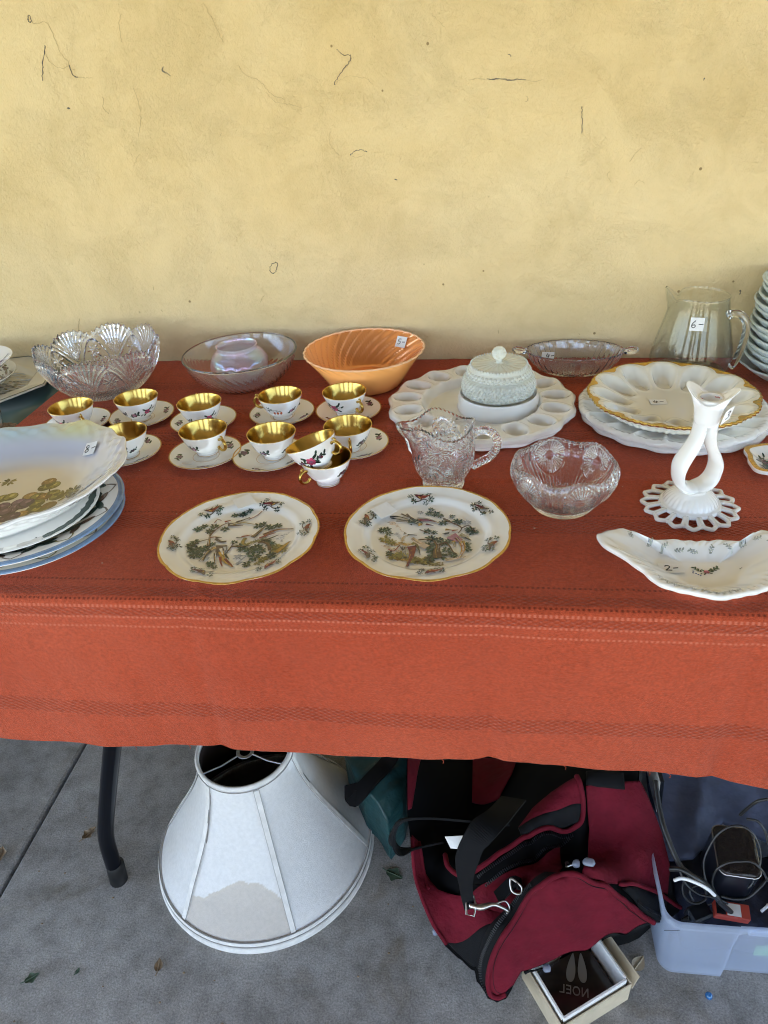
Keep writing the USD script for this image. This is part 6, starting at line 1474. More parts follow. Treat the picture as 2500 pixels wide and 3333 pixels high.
BAG_OUTLINES = {'outline': [(-0.137, 1.0, 0.12), (-0.118, 0.821, 0.204), (-0.11, 0.72, 0.19), (-0.098, 0.667, 0.17), (-0.081, 0.614, 0.13), (-0.063, 0.587, 0.1), (-0.042, 0.571, 0.075), (-0.015, 0.562, 0.053), (0.005, 0.548, 0.053), (0.008, 0.535, 0.05), (0.025, 0.514, 0.048), (0.039, 0.511, 0.045), (0.053, 0.516, 0.048), (0.061, 0.524, 0.058), (0.073, 0.543, 0.08), (0.121, 0.563, 0.079), (0.178, 0.581, 0.09), (0.233, 0.597, 0.107), (0.278, 0.612, 0.115), (0.297, 0.622, 0.101), (0.331, 0.651, 0.084), (0.319, 0.662, 0.1), (0.317, 0.69, 0.13), (0.306, 0.724, 0.163), (0.288, 0.749, 0.203), (0.271, 0.776, 0.232), (0.319, 0.991, 0.16)], 'front_panel': [(0.039, 0.512, 0.046), (0.025, 0.516, 0.052), (0.025, 0.534, 0.084), (0.046, 0.556, 0.137), (0.079, 0.591, 0.173), (0.105, 0.6, 0.206), (0.133, 0.615, 0.206), (0.158, 0.609, 0.222), (0.192, 0.608, 0.205), (0.228, 0.61, 0.167), (0.278, 0.608, 0.109), (0.236, 0.596, 0.086), (0.179, 0.577, 0.071), (0.121, 0.559, 0.064), (0.075, 0.539, 0.071), (0.064, 0.525, 0.056), (0.051, 0.516, 0.049)], 'front_zipper': [(0.037, 0.512, 0.046), (0.019, 0.522, 0.055), (0.006, 0.548, 0.057), (0.016, 0.561, 0.11), (0.047, 0.592, 0.135), (0.08, 0.61, 0.176), (0.111, 0.628, 0.191), (0.134, 0.622, 0.2), (0.105, 0.601, 0.206), (0.079, 0.592, 0.173), (0.046, 0.556, 0.138), (0.025, 0.534, 0.085), (0.025, 0.516, 0.052)], 'base_panel': [(-0.037, 0.571, 0.076), (0.024, 0.577, 0.128), (0.038, 0.576, 0.138), (0.016, 0.562, 0.11), (0.007, 0.548, 0.059), (0.004, 0.549, 0.052), (-0.017, 0.563, 0.054)], 'left_panel': [(-0.1, 0.687, 0.173), (-0.09, 0.686, 0.16), (-0.079, 0.654, 0.13), (-0.055, 0.628, 0.12), (-0.016, 0.616, 0.129), (0.024, 0.599, 0.13), (0.047, 0.591, 0.136), (0.038, 0.576, 0.138), (0.024, 0.577, 0.128), (-0.037, 0.571, 0.076), (-0.063, 0.588, 0.1), (-0.081, 0.614, 0.13), (-0.093, 0.645, 0.144)], 'upper_left_panel': [(-0.116, 0.816, 0.205), (-0.095, 0.839, 0.177), (-0.099, 0.768, 0.193), (-0.103, 0.731, 0.184), (-0.109, 0.723, 0.19)], 'middle_panel': [(-0.002, 0.616, 0.138), (0.036, 0.63, 0.16), (0.112, 0.668, 0.168), (0.14, 0.69, 0.171), (0.14, 0.651, 0.175), (0.129, 0.625, 0.198), (0.111, 0.628, 0.191), (0.08, 0.61, 0.176), (0.047, 0.592, 0.135), (0.024, 0.599, 0.13), (-0.01, 0.613, 0.131)], 'pocket_lid': [(0.073, 0.698, 0.192), (0.096, 0.726, 0.205), (0.127, 0.747, 0.22), (0.168, 0.761, 0.246), (0.172, 0.745, 0.249), (0.174, 0.728, 0.222), (0.124, 0.713, 0.218), (0.095, 0.707, 0.206)], 'pocket_band': [(0.073, 0.697, 0.192), (0.095, 0.706, 0.206), (0.124, 0.713, 0.218), (0.174, 0.727, 0.221), (0.167, 0.706, 0.204), (0.124, 0.699, 0.205), (0.094, 0.689, 0.202), (0.077, 0.682, 0.195)], 'pocket_opening': [(-0.011, 0.637, 0.155), (0.012, 0.632, 0.171), (0.047, 0.655, 0.184), (0.082, 0.679, 0.193), (0.124, 0.695, 0.199), (0.158, 0.702, 0.198), (0.157, 0.699, 0.185), (0.109, 0.676, 0.18), (0.065, 0.651, 0.17), (0.018, 0.624, 0.158), (-0.005, 0.625, 0.148)], 'right_panel': [(0.18, 0.744, 0.248), (0.271, 0.773, 0.231), (0.288, 0.749, 0.202), (0.306, 0.724, 0.163), (0.316, 0.69, 0.131), (0.309, 0.657, 0.108), (0.271, 0.646, 0.142), (0.227, 0.627, 0.177), (0.198, 0.611, 0.201), (0.16, 0.611, 0.22), (0.181, 0.669, 0.174), (0.187, 0.711, 0.185)], 'end_pocket': [(0.225, 0.62, 0.177), (0.263, 0.639, 0.146), (0.307, 0.649, 0.105), (0.3, 0.624, 0.1), (0.283, 0.611, 0.108), (0.253, 0.611, 0.141)], 'end_side': [(0.316, 0.686, 0.127), (0.32, 0.662, 0.1), (0.33, 0.651, 0.084), (0.308, 0.65, 0.105), (0.311, 0.669, 0.114)], 'back_panel': [(-0.001, 0.928, 0.076), (0.084, 0.905, 0.107), (0.071, 0.854, 0.124), (0.046, 0.804, 0.12), (0.02, 0.802, 0.104), (-0.002, 0.806, 0.102)], 'back_shoulder': [(0.184, 0.774, 0.245), (0.245, 0.779, 0.24), (0.244, 0.753, 0.232), (0.214, 0.749, 0.24), (0.18, 0.746, 0.249)]}
BAG_LINES = {'pocket_piping': [(-0.045, 0.676, 0.139), (-0.04, 0.655, 0.149), (-0.026, 0.641, 0.151), (-0.011, 0.635, 0.159), (0.012, 0.636, 0.177), (0.047, 0.659, 0.189), (0.079, 0.679, 0.2), (0.123, 0.696, 0.208), (0.166, 0.703, 0.207), (0.176, 0.724, 0.224), (0.171, 0.743, 0.253), (0.167, 0.76, 0.249)], 'front_piping': [(0.051, 0.514, 0.052), (0.039, 0.51, 0.05), (0.028, 0.513, 0.054), (0.025, 0.526, 0.074), (0.031, 0.538, 0.115), (0.046, 0.554, 0.142), (0.079, 0.589, 0.177), (0.105, 0.599, 0.21), (0.133, 0.613, 0.209), (0.158, 0.608, 0.225), (0.191, 0.606, 0.209), (0.228, 0.608, 0.171), (0.277, 0.606, 0.113)], 'front_zip_teeth': [(0.025, 0.512, 0.052), (0.015, 0.528, 0.062), (0.015, 0.544, 0.09), (0.029, 0.557, 0.131), (0.063, 0.596, 0.155), (0.087, 0.605, 0.19)], 'left_piping': [(-0.099, 0.682, 0.177), (-0.093, 0.642, 0.148), (-0.081, 0.612, 0.134), (-0.062, 0.586, 0.104), (-0.04, 0.569, 0.079)], 'left_piping2': [(-0.088, 0.685, 0.162), (-0.079, 0.651, 0.134), (-0.07, 0.626, 0.127)], 'end_piping': [(0.22, 0.621, 0.186), (0.263, 0.64, 0.152), (0.296, 0.647, 0.119), (0.33, 0.648, 0.088)], 'end_zip_teeth': [(0.25, 0.614, 0.153), (0.272, 0.615, 0.129), (0.292, 0.62, 0.11)], 'pocket_zip_teeth': [(0.009, 0.628, 0.173), (0.047, 0.651, 0.187), (0.082, 0.675, 0.194), (0.123, 0.692, 0.201), (0.159, 0.697, 0.193)], 'pocket_zip_teeth2': [(0.021, 0.622, 0.161), (0.064, 0.648, 0.174), (0.109, 0.673, 0.184), (0.154, 0.695, 0.186)], 'seam': [(0.116, 0.61, 0.211), (0.154, 0.595, 0.227), (0.19, 0.599, 0.206), (0.227, 0.603, 0.165)]}
BAG_STRAPS = {'loop': [(0.042, 0.7, 0.2), (-0.008, 0.662, 0.26), (-0.065, 0.656, 0.27), (-0.105, 0.656, 0.26), (-0.121, 0.652, 0.235), (-0.121, 0.656, 0.19), (-0.099, 0.673, 0.16), (-0.055, 0.692, 0.15)], 'long': [(0.066, 0.735, 0.22), (0.04, 0.676, 0.26), (0.011, 0.637, 0.27), (-0.005, 0.618, 0.25), (-0.01, 0.604, 0.215), (-0.008, 0.592, 0.18), (-0.004, 0.585, 0.155)], 'tag': [(-0.043, 0.65, 0.235), (-0.004, 0.652, 0.24), (-0.013, 0.64, 0.22), (-0.034, 0.642, 0.218)], 'clip': [(-0.004, 0.584, 0.16), (0.012, 0.582, 0.16), (0.032, 0.588, 0.16), (0.046, 0.587, 0.155), (0.055, 0.585, 0.15)], 'dring': [(0.068, 0.612, 0.18), (0.075, 0.607, 0.175), (0.072, 0.601, 0.17)], 'pull1': [(0.147, 0.652, 0.25), (0.144, 0.639, 0.235), (0.161, 0.634, 0.225), (0.169, 0.629, 0.22), (0.18, 0.627, 0.21)], 'pull2': [(0.145, 0.647, 0.25), (0.141, 0.63, 0.215), (0.151, 0.628, 0.21), (0.158, 0.627, 0.205)], 'ring': [(0.135, 0.624, 0.21)], 'pull3': [(0.081, 0.543, 0.06), (0.101, 0.548, 0.06), (0.11, 0.551, 0.06), (0.12, 0.553, 0.06)], 'pull4': [(-0.078, 0.594, 0.09), (-0.074, 0.591, 0.08), (-0.07, 0.588, 0.07), (-0.068, 0.586, 0.06)], 'dstrap': [(0.038, 0.604, 0.15), (0.063, 0.618, 0.17), (0.072, 0.612, 0.165), (0.047, 0.601, 0.145)]}
TUB_LINES = {'thick': [(0.288, 0.755, 0.26), (0.29, 0.72, 0.24), (0.295, 0.69, 0.225), (0.311, 0.655, 0.2), (0.328, 0.643, 0.19), (0.349, 0.637, 0.18), (0.373, 0.627, 0.15), (0.397, 0.628, 0.12)], 'second': [(0.296, 0.644, 0.2), (0.311, 0.638, 0.21), (0.334, 0.63, 0.2), (0.353, 0.63, 0.18), (0.368, 0.627, 0.16)], 'white': [(0.298, 0.627, 0.2), (0.31, 0.628, 0.205), (0.329, 0.626, 0.2), (0.346, 0.624, 0.19), (0.361, 0.626, 0.17)], 'coil1': [(0.364, 0.632, 0.16), (0.354, 0.649, 0.17), (0.351, 0.664, 0.19), (0.358, 0.676, 0.21), (0.37, 0.685, 0.235), (0.387, 0.689, 0.25), (0.405, 0.689, 0.25), (0.42, 0.682, 0.24), (0.429, 0.671, 0.22), (0.429, 0.66, 0.2), (0.418, 0.644, 0.18), (0.412, 0.64, 0.17)], 'coil2': [(0.366, 0.634, 0.16), (0.359, 0.639, 0.18), (0.361, 0.644, 0.205), (0.375, 0.648, 0.22), (0.395, 0.652, 0.22), (0.412, 0.652, 0.22), (0.426, 0.646, 0.21), (0.437, 0.642, 0.19)], 'coil3': [(0.373, 0.631, 0.16), (0.391, 0.628, 0.16), (0.41, 0.629, 0.165), (0.426, 0.637, 0.18), (0.439, 0.648, 0.19)], 'coil4': [(0.33, 0.653, 0.17), (0.323, 0.648, 0.15), (0.326, 0.636, 0.14), (0.341, 0.631, 0.135), (0.356, 0.637, 0.14), (0.355, 0.647, 0.15), (0.342, 0.648, 0.155), (0.332, 0.641, 0.15), (0.337, 0.632, 0.14)], 'coil5': [(0.311, 0.661, 0.19), (0.324, 0.645, 0.165), (0.344, 0.638, 0.15), (0.365, 0.634, 0.15), (0.387, 0.632, 0.14)], 'top': [(0.409, 0.716, 0.24), (0.416, 0.715, 0.26), (0.425, 0.713, 0.28), (0.437, 0.711, 0.29)], 'top2': [(0.421, 0.717, 0.23), (0.436, 0.714, 0.23), (0.446, 0.705, 0.22), (0.448, 0.691, 0.21)], 'hair': [(0.316, 0.596, 0.176), (0.318, 0.594, 0.15), (0.309, 0.587, 0.14), (0.284, 0.584, 0.14)], 'white2': [(0.433, 0.624, 0.14), (0.438, 0.625, 0.15), (0.442, 0.629, 0.15)], 'red': [(0.371, 0.638, 0.13), (0.412, 0.645, 0.13), (0.406, 0.629, 0.12), (0.38, 0.627, 0.12)], 'dev': [(0.392, 0.731, 0.2), (0.45, 0.728, 0.2), (0.418, 0.657, 0.2), (0.356, 0.662, 0.2)]}

# ---------------------------------------------------------------- lampshade
ls = thing('lamp_shade', 'white bell shaped lamp shade with a stain standing on the floor', 'lamp shade', (-.3900, .7620, .001))
SH = [(.2000, .0), (.2000, .012), (.1985, .024), (.1900, .034), (.1760, .060), (.1600, .088), (.1400, .120), (.1220, .150), (.1060, .182), (.0940, .214), (.0860, .246), (.0815, .268), (.0800, .276)]
SH = resample(chaikin(np.array(SH), 2), 110)
RIB0 = math.radians(-122)
def bell(th, r, z, j):
    u = ((th - RIB0) * 6 / (2 * PI)) % 1.0
    c = np.minimum(u, 1 - u)                                          # 0 on a rib, .5 mid panel
    mid = sm((z - .028) / .05) * sm((.272 - z) / .05)
    flat = (np.cos(PI / 6 * .62) / np.cos((u - .5) * PI / 3 * .62))   # panels pulled flat between the ribs
    return r * (1 + mid * (flat - 1) * 1.15 - .012 * mid), z
vs, fs = lathe(np.vstack([SH, [(.0788, .2765)], (SH - [[.0014, 0]])[::-1]]), 360, bell)
th_ = np.arctan2(vs[:, 1], vs[:, 0]); u_ = ((th_ - RIB0) * 6 / (2 * PI)) % 6.0
z_ = vs[:, 2]; c_ = np.tile(np.array([.66, .65, .64]), (len(vs), 1))
uu = np.clip(u_, 0, 1)
edge = .066 + .040 * np.sin(PI * np.clip((u_ - .15) / .85, 0, 1)) * (u_ < 1) + .020 * (meshkit.fbm(np.c_[u_ * 5, 0 * u_, 0 * u_], 4, 8) - .5)
st_ = (u_ < .985) & (u_ > .02) & (z_ > .026) & (z_ < edge)
c_[st_] = (.50, .455, .41)
brim = (u_ < .985) & (u_ > .02) & (np.abs(z_ - edge) < .0028) & (z_ > .026)
c_[brim] = (.52, .47, .41)
obj('shade_cloth', (vs, fs), M['shade_cloth'], ls, col=c_)
for k in range(6):
    a = RIB0 + k * PI / 3
    q = SH[(SH[:, 1] > .024) & (SH[:, 1] < .272)][::4]
    q = np.stack([(q[:, 0] + .0012) * math.cos(a), (q[:, 0] + .0012) * math.sin(a), q[:, 1]], 1)
    sd = np.array([-math.sin(a), math.cos(a), 0])
    obj('panel_piping', ribbon(q, sd, .0085, .0022), M['shade_trim'], ls, smooth=30)
    obj('seam', merge([tube(q + sd * s * .0044 + [0, 0, .0002], .0005, 5) for s in (-1, 1)]), M['seam'], ls, kind='stuff')
tq = np.linspace(0, 2 * PI, 160, endpoint=False)
def ringt(r, z, rad, ratio=1.0):
    return tube(np.stack([r * np.cos(tq), r * np.sin(tq), z + 0 * tq], 1), rad, 8, closed=True, ellipse=((0, 0, 1), ratio))
obj('bottom_trim', ringt(.2005, .0085, .0042, 2.0), M['shade_trim'], ls)
obj('bottom_band', ringt(.1985, .0235, .0030, 1.6), M['shade_trim'], ls)
obj('trim_line', ringt(.2010, .0188, .0008), M['seam'], ls)
obj('trim_line', ringt(.1990, .0285, .0008), M['seam'], ls)
obj('top_trim', ringt(.0806, .2745, .0036, 1.4), M['shade_trim'], ls)
obj('trim_line', ringt(.0838, .2680, .0007), M['seam'], ls)
lin = obj('lining', flip(lathe(np.vstack([SH - [[.0030, 0]]])[3:-4], 120, bell)), M['dark_lining'], ls)
sp = obj('spider_ring', move(tube(np.stack([.0125 * np.cos(tq[::4]), .0125 * np.sin(tq[::4]), 0 * tq[::4]], 1), .0034, 8, closed=True, ellipse=((0, 0, 1), .5)), (0, 0, .2665)), M['steel'], ls)
for k in range(3):
    a = math.radians(-150 + 120 * k + 12)
    obj('spider_arm', tube([(.0140 * math.cos(a), .0140 * math.sin(a), .2665), (.045 * math.cos(a), .045 * math.sin(a), .2640), (.0782 * math.cos(a), .0782 * math.sin(a), .2700)], .0016, 8), M['steel'], ls)
for k in range(3):
    a = math.radians(-120 + 120 * k)
    obj('frame_wire', tube([(.0770 * math.cos(a), .0770 * math.sin(a), .268), (.118 * math.cos(a), .118 * math.sin(a), .150), (.190 * math.cos(a), .190 * math.sin(a), .022)], .0015, 6), M['steel'], ls)

# ---------------------------------------------------------------- duffel bag
bg = thing('duffel_bag', 'crumpled dark red and black duffel bag lying half under the table', 'bag', (0, 0, 0))
ctl = np.vstack([np.array(BAG_CONTROL, float)] + [np.array(BAG_OUTLINES[k]) for k in BAG_OUTLINES])
_, keep = np.unique(np.round(ctl[:, :2] / .006), axis=0, return_index=True)
ctl = ctl[np.sort(keep)]
rbf = RBFInterpolator(ctl[:, :2], ctl[:, 2], smoothing=4e-5, kernel='thin_plate_spline')
def bag_z(xy):
    z = np.clip(rbf(xy), .03, .30)
    w = meshkit.fbm(np.c_[xy * 18, np.zeros(len(xy))], 3, 12) - .5
    w2 = np.abs(meshkit.fbm(np.c_[xy * [16, 9], np.ones(len(xy)) * 3], 2, 31) - .5)
    return z + .004 * w - .006 * w2
def near_outline(xy, t):
    return np.maximum(bag_z(xy), .012)
ol = np.array([q[:2] for q in BAG_OUTLINES['outline']])
# carcass: black lining under the panels, with sides that fall to the floor
pv, pf = sheet(ol, bag_z, .007, .004, -.007)
obj('carcass', (pv, pf), M['black_lining'], bg)
ring = np.array(Polygon(ol).exterior.segmentize(.008).coords)[:-1]
cen = ring.mean(0)
lay = []
for t in np.linspace(0, 1, 9):
    p2 = ring + (cen - ring) * (.10 * t ** .7 * (1 + .4 * math.sin(t * 3)))
    zz = bag_z(ring) - .006
    lay.append(np.c_[p2, zz * (1 - t) + .004 * t])
n_r = len(ring); L_ = np.stack(lay, 0)
i, j = np.meshgrid(np.arange(8), np.arange(n_r), indexing='ij'); j2 = (j + 1) % n_r
q4 = np.stack([i * n_r + j, i * n_r + j2, (i + 1) * n_r + j2, (i + 1) * n_r + j], -1).reshape(-1, 4)
wf = np.vstack([q4[:, [0, 1, 2]], q4[:, [0, 2, 3]]])
if Polygon(ring).exterior.is_ccw:
    wf = wf[:, ::-1]
obj('side_wall', (L_.reshape(-1, 3), wf), M['black_canvas'], bg)
PATCH = [('pocket_opening', 'black_lining', .001), ('base_panel', 'black_canvas', .003), ('left_panel', 'red_canvas', .004), ('upper_left_panel', 'red_canvas', .004), ('middle_panel', 'red_canvas', .0035),
         ('right_panel', 'red_canvas', .0045), ('back_panel', 'red_canvas', .003), ('back_shoulder', 'black_canvas', .006), ('end_side', 'black_canvas', .004), ('end_pocket', 'black_canvas', .005),
         ('front_zipper', 'black_canvas', .0055), ('front_panel', 'red_canvas', .008), ('pocket_lid', 'red_canvas', .007), ('pocket_band', 'black_canvas', .007)]
for nm, m_, lift in PATCH:
    obj(nm, sheet([q[:2] for q in BAG_OUTLINES[nm]], (lambda xy: np.clip(rbf(xy), .03, .30)) if nm in ('front_panel', 'front_zipper') else bag_z, .006, .0035, lift), M[m_], bg)
def on_bag(p, lift):
    p = np.array(p); p = spline(p, 10 * len(p))
    return np.c_[p[:, :2], bag_z(p[:, :2]) + lift]
for nm, rad, m_, lift in (('pocket_piping', .0042, 'red_canvas', .008), ('front_piping', .0040, 'red_canvas', .010), ('left_piping', .0032, 'red_canvas', .005), ('end_piping', .0034, 'red_canvas', .008), ('left_piping2', .0026, 'red_canvas', .005)):
    obj('seam' if nm == 'seam' else 'piping', tube(on_bag(BAG_LINES[nm], lift), rad, 8), M[m_], bg)
fp3 = np.array(BAG_LINES['front_piping']); fp3[:, :2] = fp3[:, :2] * .94 + np.array([.150, .575]) * .06
obj('stitching', tube(on_bag(fp3, .0086), .0007, 5), M['black_canvas'], bg, kind='stuff')
for nm, lift in (('front_zip_teeth', .0085), ('end_zip_teeth', .0085), ('pocket_zip_teeth', .006), ('pocket_zip_teeth2', .005)):
    q = on_bag(BAG_LINES[nm], lift)
    d = np.concatenate([[0], np.cumsum(np.linalg.norm(np.diff(q, axis=0), axis=1))])
    n = int(d[-1] / .0034)
    t = np.linspace(0, d[-1], n)
    P_ = np.stack([np.interp(t, d, q[:, k]) for k in range(3)], 1)
    T_ = np.gradient(P_, axis=0); T_ /= np.linalg.norm(T_, axis=1, keepdims=True)
    S_ = np.cross(T_, [0, 0, 1.0]); S_ /= np.linalg.norm(S_, axis=1, keepdims=True) + 1e-9
    obj('zip_teeth', merge([tube([p - s * .0026, p + s * .0026], .0011, 5) for p, s in zip(P_, S_)]), M['zip_grey'], bg, kind='stuff', smooth=False)
lp = spline(BAG_STRAPS['loop'], 70)
obj('shoulder_strap', merge([ribbon(lp, (.1, -.55, .82), .040, .0028)] + [tube(lp + np.array([.1, -.55, .82]) * .04 / .99 * s + [0, -.0012, .0012], .0014, 5) for s in (-.36, -.24, -.12, 0, .12, .24, .36)]), M['black_canvas'], bg, smooth=30)
lg_ = spline(BAG_STRAPS['long'], 70)
obj('shoulder_strap', merge([ribbon(lg_, (1.0, .25, -.15), np.interp(np.linspace(0, 1, 70), [0, .55, .75, 1], [.042, .038, .020, .016]), .0030)]), M['black_canvas'], bg, smooth=30)
obj('strap_tab', ribbon(spline([BAG_STRAPS['dstrap'][k] for k in (0, 1)] + [BAG_STRAPS['dring'][1]], 10) + [0, 0, .006], (.5, -.8, .3), .022, .003), M['black_canvas'], bg, smooth=30)
cl = np.array(BAG_STRAPS['clip']) + [0, 0, .006]
clip = obj('swivel_clip', tube(spline(cl, 30), np.interp(np.linspace(0, 1, 30), [0, .15, .3, .5, .8, 1], [.0045, .0038, .0052, .0030, .0024, .0018]), 8), M['steel'], bg)
c0 = cl[0]
obj('loop', tube(np.array([c0 + [-.004, -.013, -.002], c0 + [.007, -.014, -.004], c0 + [.010, 0, 0], c0 + [.006, .013, .004], c0 + [-.006, .013, .004]]), .0017, 8, closed=True), M['steel'], clip)
obj('gate', tube(spline([cl[2], cl[3] + [.004, .008, .004], cl[4] + [.002, .004, 0], cl[4] + [-.003, -.004, 0]], 20), .0013, 8), M['steel'], clip)
dr_ = np.array(BAG_STRAPS['dring']) + [0, 0, .008]
obj('d_ring', tube(spline(np.vstack([dr_, dr_[2:] + [-.012, .002, .002], dr_[:1] + [-.010, .004, .002]]), 40, closed=True), .0018, 8, closed=True), M['steel'], bg)
for nm in ('pull1', 'pull2', 'pull3', 'pull4'):
    q = np.array(BAG_STRAPS[nm]) + [0, 0, .010 if nm != 'pull3' else .004]
    if nm in ('pull1', 'pull2'):
        q[:, 2] = bag_z(q[:, :2]) + .012
    elif nm == 'pull4':
        q[:, 0] += .012
    zp = obj('zip_pull', tube(spline(q, 24)[:-6], np.interp(np.linspace(0, 1, 18), [0, .1, .2, 1], [.0034, .0020, .0014, .0014]), 7), M['black_canvas'] if nm in ('pull1', 'pull3') else M['steel'], bg)
    e = spline(q, 24)[-9:]
    obj('grip', tube(e, np.interp(np.linspace(0, 1, 9), [0, .15, .6, .9, 1], [.0042, .0062, .0064, .0060, .0040]), 10, ellipse=((0, 0, 1), .7)), M['pull_plastic'], zp)
tg = np.array(BAG_STRAPS['tag'])
a_, b_ = tg[1] - tg[0], tg[3] - tg[0]
nn = np.cross(a_, b_); nn /= np.linalg.norm(nn); nn = nn if nn[2] > 0 else -nn
tv = np.vstack([tg + nn * .0004, tg - nn * .0004])
obj('paper_tag', (tv, np.array([(0, 1, 2), (0, 2, 3), (6, 5, 4), (7, 6, 4), (0, 4, 5), (0, 5, 1), (1, 5, 6), (1, 6, 2), (2, 6, 7), (2, 7, 3), (3, 7, 4), (3, 4, 0)])), M['paper'], bg, smooth=False)

# ---------------------------------------------------------------- teal bag behind
tn = thing('teal_bag', 'dark teal nylon bag with a black strap between lamp shade and duffel bag', 'bag', (0, 0, 0))
tp = np.array([(-.262, .93), (-.19, .975), (-.125, .93), (-.118, .85), (-.128, .785), (-.150, .745), (-.178, .775), (-.200, .790), (-.222, .825), (-.245, .865)])
def teal_z(xy):
    d = np.hypot((xy[:, 0] + .185) / .085, (xy[:, 1] - .87) / .13)
    f1 = np.abs(meshkit.noise(np.c_[xy @ np.array([[.8, .6], [-.6, .8]]) * [38, 14], np.zeros(len(xy))], 3) - .5)
    return .045 + .115 * np.sqrt(np.clip(1 - d ** 2 * .62, 0, 1)) - .022 * f1 + .02 * (meshkit.noise(np.c_[xy * 14, np.zeros(len(xy))], 6) - .5)
obj('bag_body', sheet(tp, teal_z, .006, .12), M['teal_nylon'], tn)
sq = np.array([(-.150, .862), (-.170, .825), (-.196, .790), (-.214, .775), (-.220, .800)])
sq = spline(sq, 30)
obj('strap', ribbon(np.c_[sq, teal_z(sq) + .010], (.75, -.65, 0), .030, .003), M['black_canvas'], tn, smooth=30)

# ---------------------------------------------------------------- box with a NOEL panel
NBX, NBA = (.1610, .5560), math.radians(31.5)
nb = thing('noel_box', 'open cardboard box holding a dark panel lettered NOEL in front of the duffel bag', 'box', (NBX[0], NBX[1], 0), (0, 0, math.degrees(NBA)))
w_, d_ = .128, .100
def walls(w, d, h, t, z0=0.0, flare=0.0):
    return [move(rbox((w, t, h), .0006, (0, -d / 2, z0 + h / 2))), move(rbox((w, t, h), .0006, (0, d / 2, z0 + h / 2))), move(rbox((t, d - t * 1.02, h), .0006, (-w / 2, 0, z0 + h / 2))), move(rbox((t, d - t * 1.02, h), .0006, (w / 2, 0, z0 + h / 2)))]
for q in walls(w_, d_, .050, .0022, .001):
    obj('outer_side', q, M['card'], nb, smooth=False)
obj('base', rbox((w_ - .003, d_ - .003, .002), .0004, (0, 0, .0022)), M['card'], nb, smooth=False)
for q in walls(w_ - .012, d_ - .012, .056, .0036, .0034):
    obj('inner_side', q, M['card_white'], nb, smooth=False)
obj('outer_flap', move(rbox((.0018, d_ - .01, .030), .0005, (0, 0, .015)), (w_ / 2 + .006, -.004, .026), ry=.35), M['card'], nb, smooth=False)
pn = obj('dark_panel', rbox((w_ - .024, d_ - .024, .004), .0008, (0, 0, .0150)), M['dark_panel'], nb, smooth=False)
tx = meshkit.text_mesh('NOEL', .0125, .0010)
tv = np.array(tx.vertices); tv[:, 0] -= tv[:, 0].mean(); tv[:, 1] -= tv[:, 1].mean()
tv[:, 0] *= -1
obj('lettering', move((tv, np.array(tx.faces)[:, ::-1]), (-.004, -.012, .0172), rz=-NBA - .10), M['letter_grey'], pn, smooth=False)
for k, (x, y, a) in enumerate(((.0235, .012, 1.0), (.0090, .020, .80))):
    t = np.linspace(0, 2 * PI, 40, endpoint=False)
    e = np.stack([.022 * np.cos(t), .0062 * np.sin(t) * (1 - .5 * np.cos(t))], 1)
    c, s = math.cos(a), math.sin(a)
    pl = Polygon(np.stack([x + e[:, 0] * c - e[:, 1] * s, y + e[:, 0] * s + e[:, 1] * c], 1)).intersection(shapely.box(-.050, -.036, .050, .036))
    ex = trimesh.creation.extrude_polygon(pl, .0010, engine='earcut')
    obj('white_shape', move((np.array(ex.vertices), np.array(ex.faces)), (0, 0, .0172)), M['letter_grey'], pn, smooth=False)

# ---------------------------------------------------------------- plastic tub and what is in it
tub = thing('plastic_tub', 'translucent plastic storage tub with electronics at the lower right corner', 'tub', (0, 0, 0))
def outline(x0, y0, x1, y1, r, n=7):
    pts = []
    for (cx_, cy_, a0) in ((x1 - r, y1 - r, 0), (x0 + r, y1 - r, 90), (x0 + r, y0 + r, 180), (x1 - r, y0 + r, 270)):
        for k in range(n):
            a = math.radians(a0 + 90 * k / (n - 1))
            pts.append((cx_ + r * math.cos(a), cy_ + r * math.sin(a)))
    return np.array(pts)
lv_ = []
for z, g in ((.003, 0), (.001, -.004), (.0, -.012)):
    lv_.append((z, g))
def tub_ring(z, g):
    k = z / .165
    o = outline(.293 + .004 - .010 * k - g, .5880 - .003 * k - g, .800 + g, 1.02 + g, .022)
    st = np.clip((.0095) * sm((o[:, 0] - .3925) / .006), 0, 1) * (o[:, 1] < .70) * (z < .150)      # the front steps back
    o[:, 1] += st
    return np.c_[o, np.full(len(o), z)]
def dens(o):
    p = np.vstack([o, o[:1]])
    d = np.concatenate([[0], np.cumsum(np.linalg.norm(np.diff(p[:, :2], axis=0), axis=1))])
    return p, d
rings = []
for z, g in [(.0, -.010), (.002, -.003), (.008, 0), (.05, 0), (.10, 0), (.146, 0), (.1475, .0035), (.1500, .0045), (.1640, .0055), (.1665, .0045), (.1665, .0015), (.1640, .0015), (.10, -.0022), (.05, -.0022), (.008, -.0025), (.004, -.010)]:
    k = z / .165
    o = outline(.297 - .010 * k - g, .5885 - .003 * k - g, .800 + g, 1.02 + g, .022, 9)
    p = Polygon(o).exterior.segmentize(.006)
    q = np.array(p.coords)[:-1]
    t = np.linspace(0, 1, 420, endpoint=False)
    q = np.array([p.interpolate(s, normalized=True).coords[0] for s in t])
    if z < .149:
        q[:, 1] += .0105 * sm((q[:, 0] - .3900) / .005) * (q[:, 1] < .65)
    rings.append(np.c_[q, np.full(len(q), z)])
G_ = np.stack(rings, 0); a_, b_ = G_.shape[:2]
i, j = np.meshgrid(np.arange(a_ - 1), np.arange(b_), indexing='ij'); j2 = (j + 1) % b_
q4 = np.stack([i * b_ + j, i * b_ + j2, (i + 1) * b_ + j2, (i + 1) * b_ + j], -1).reshape(-1, 4)
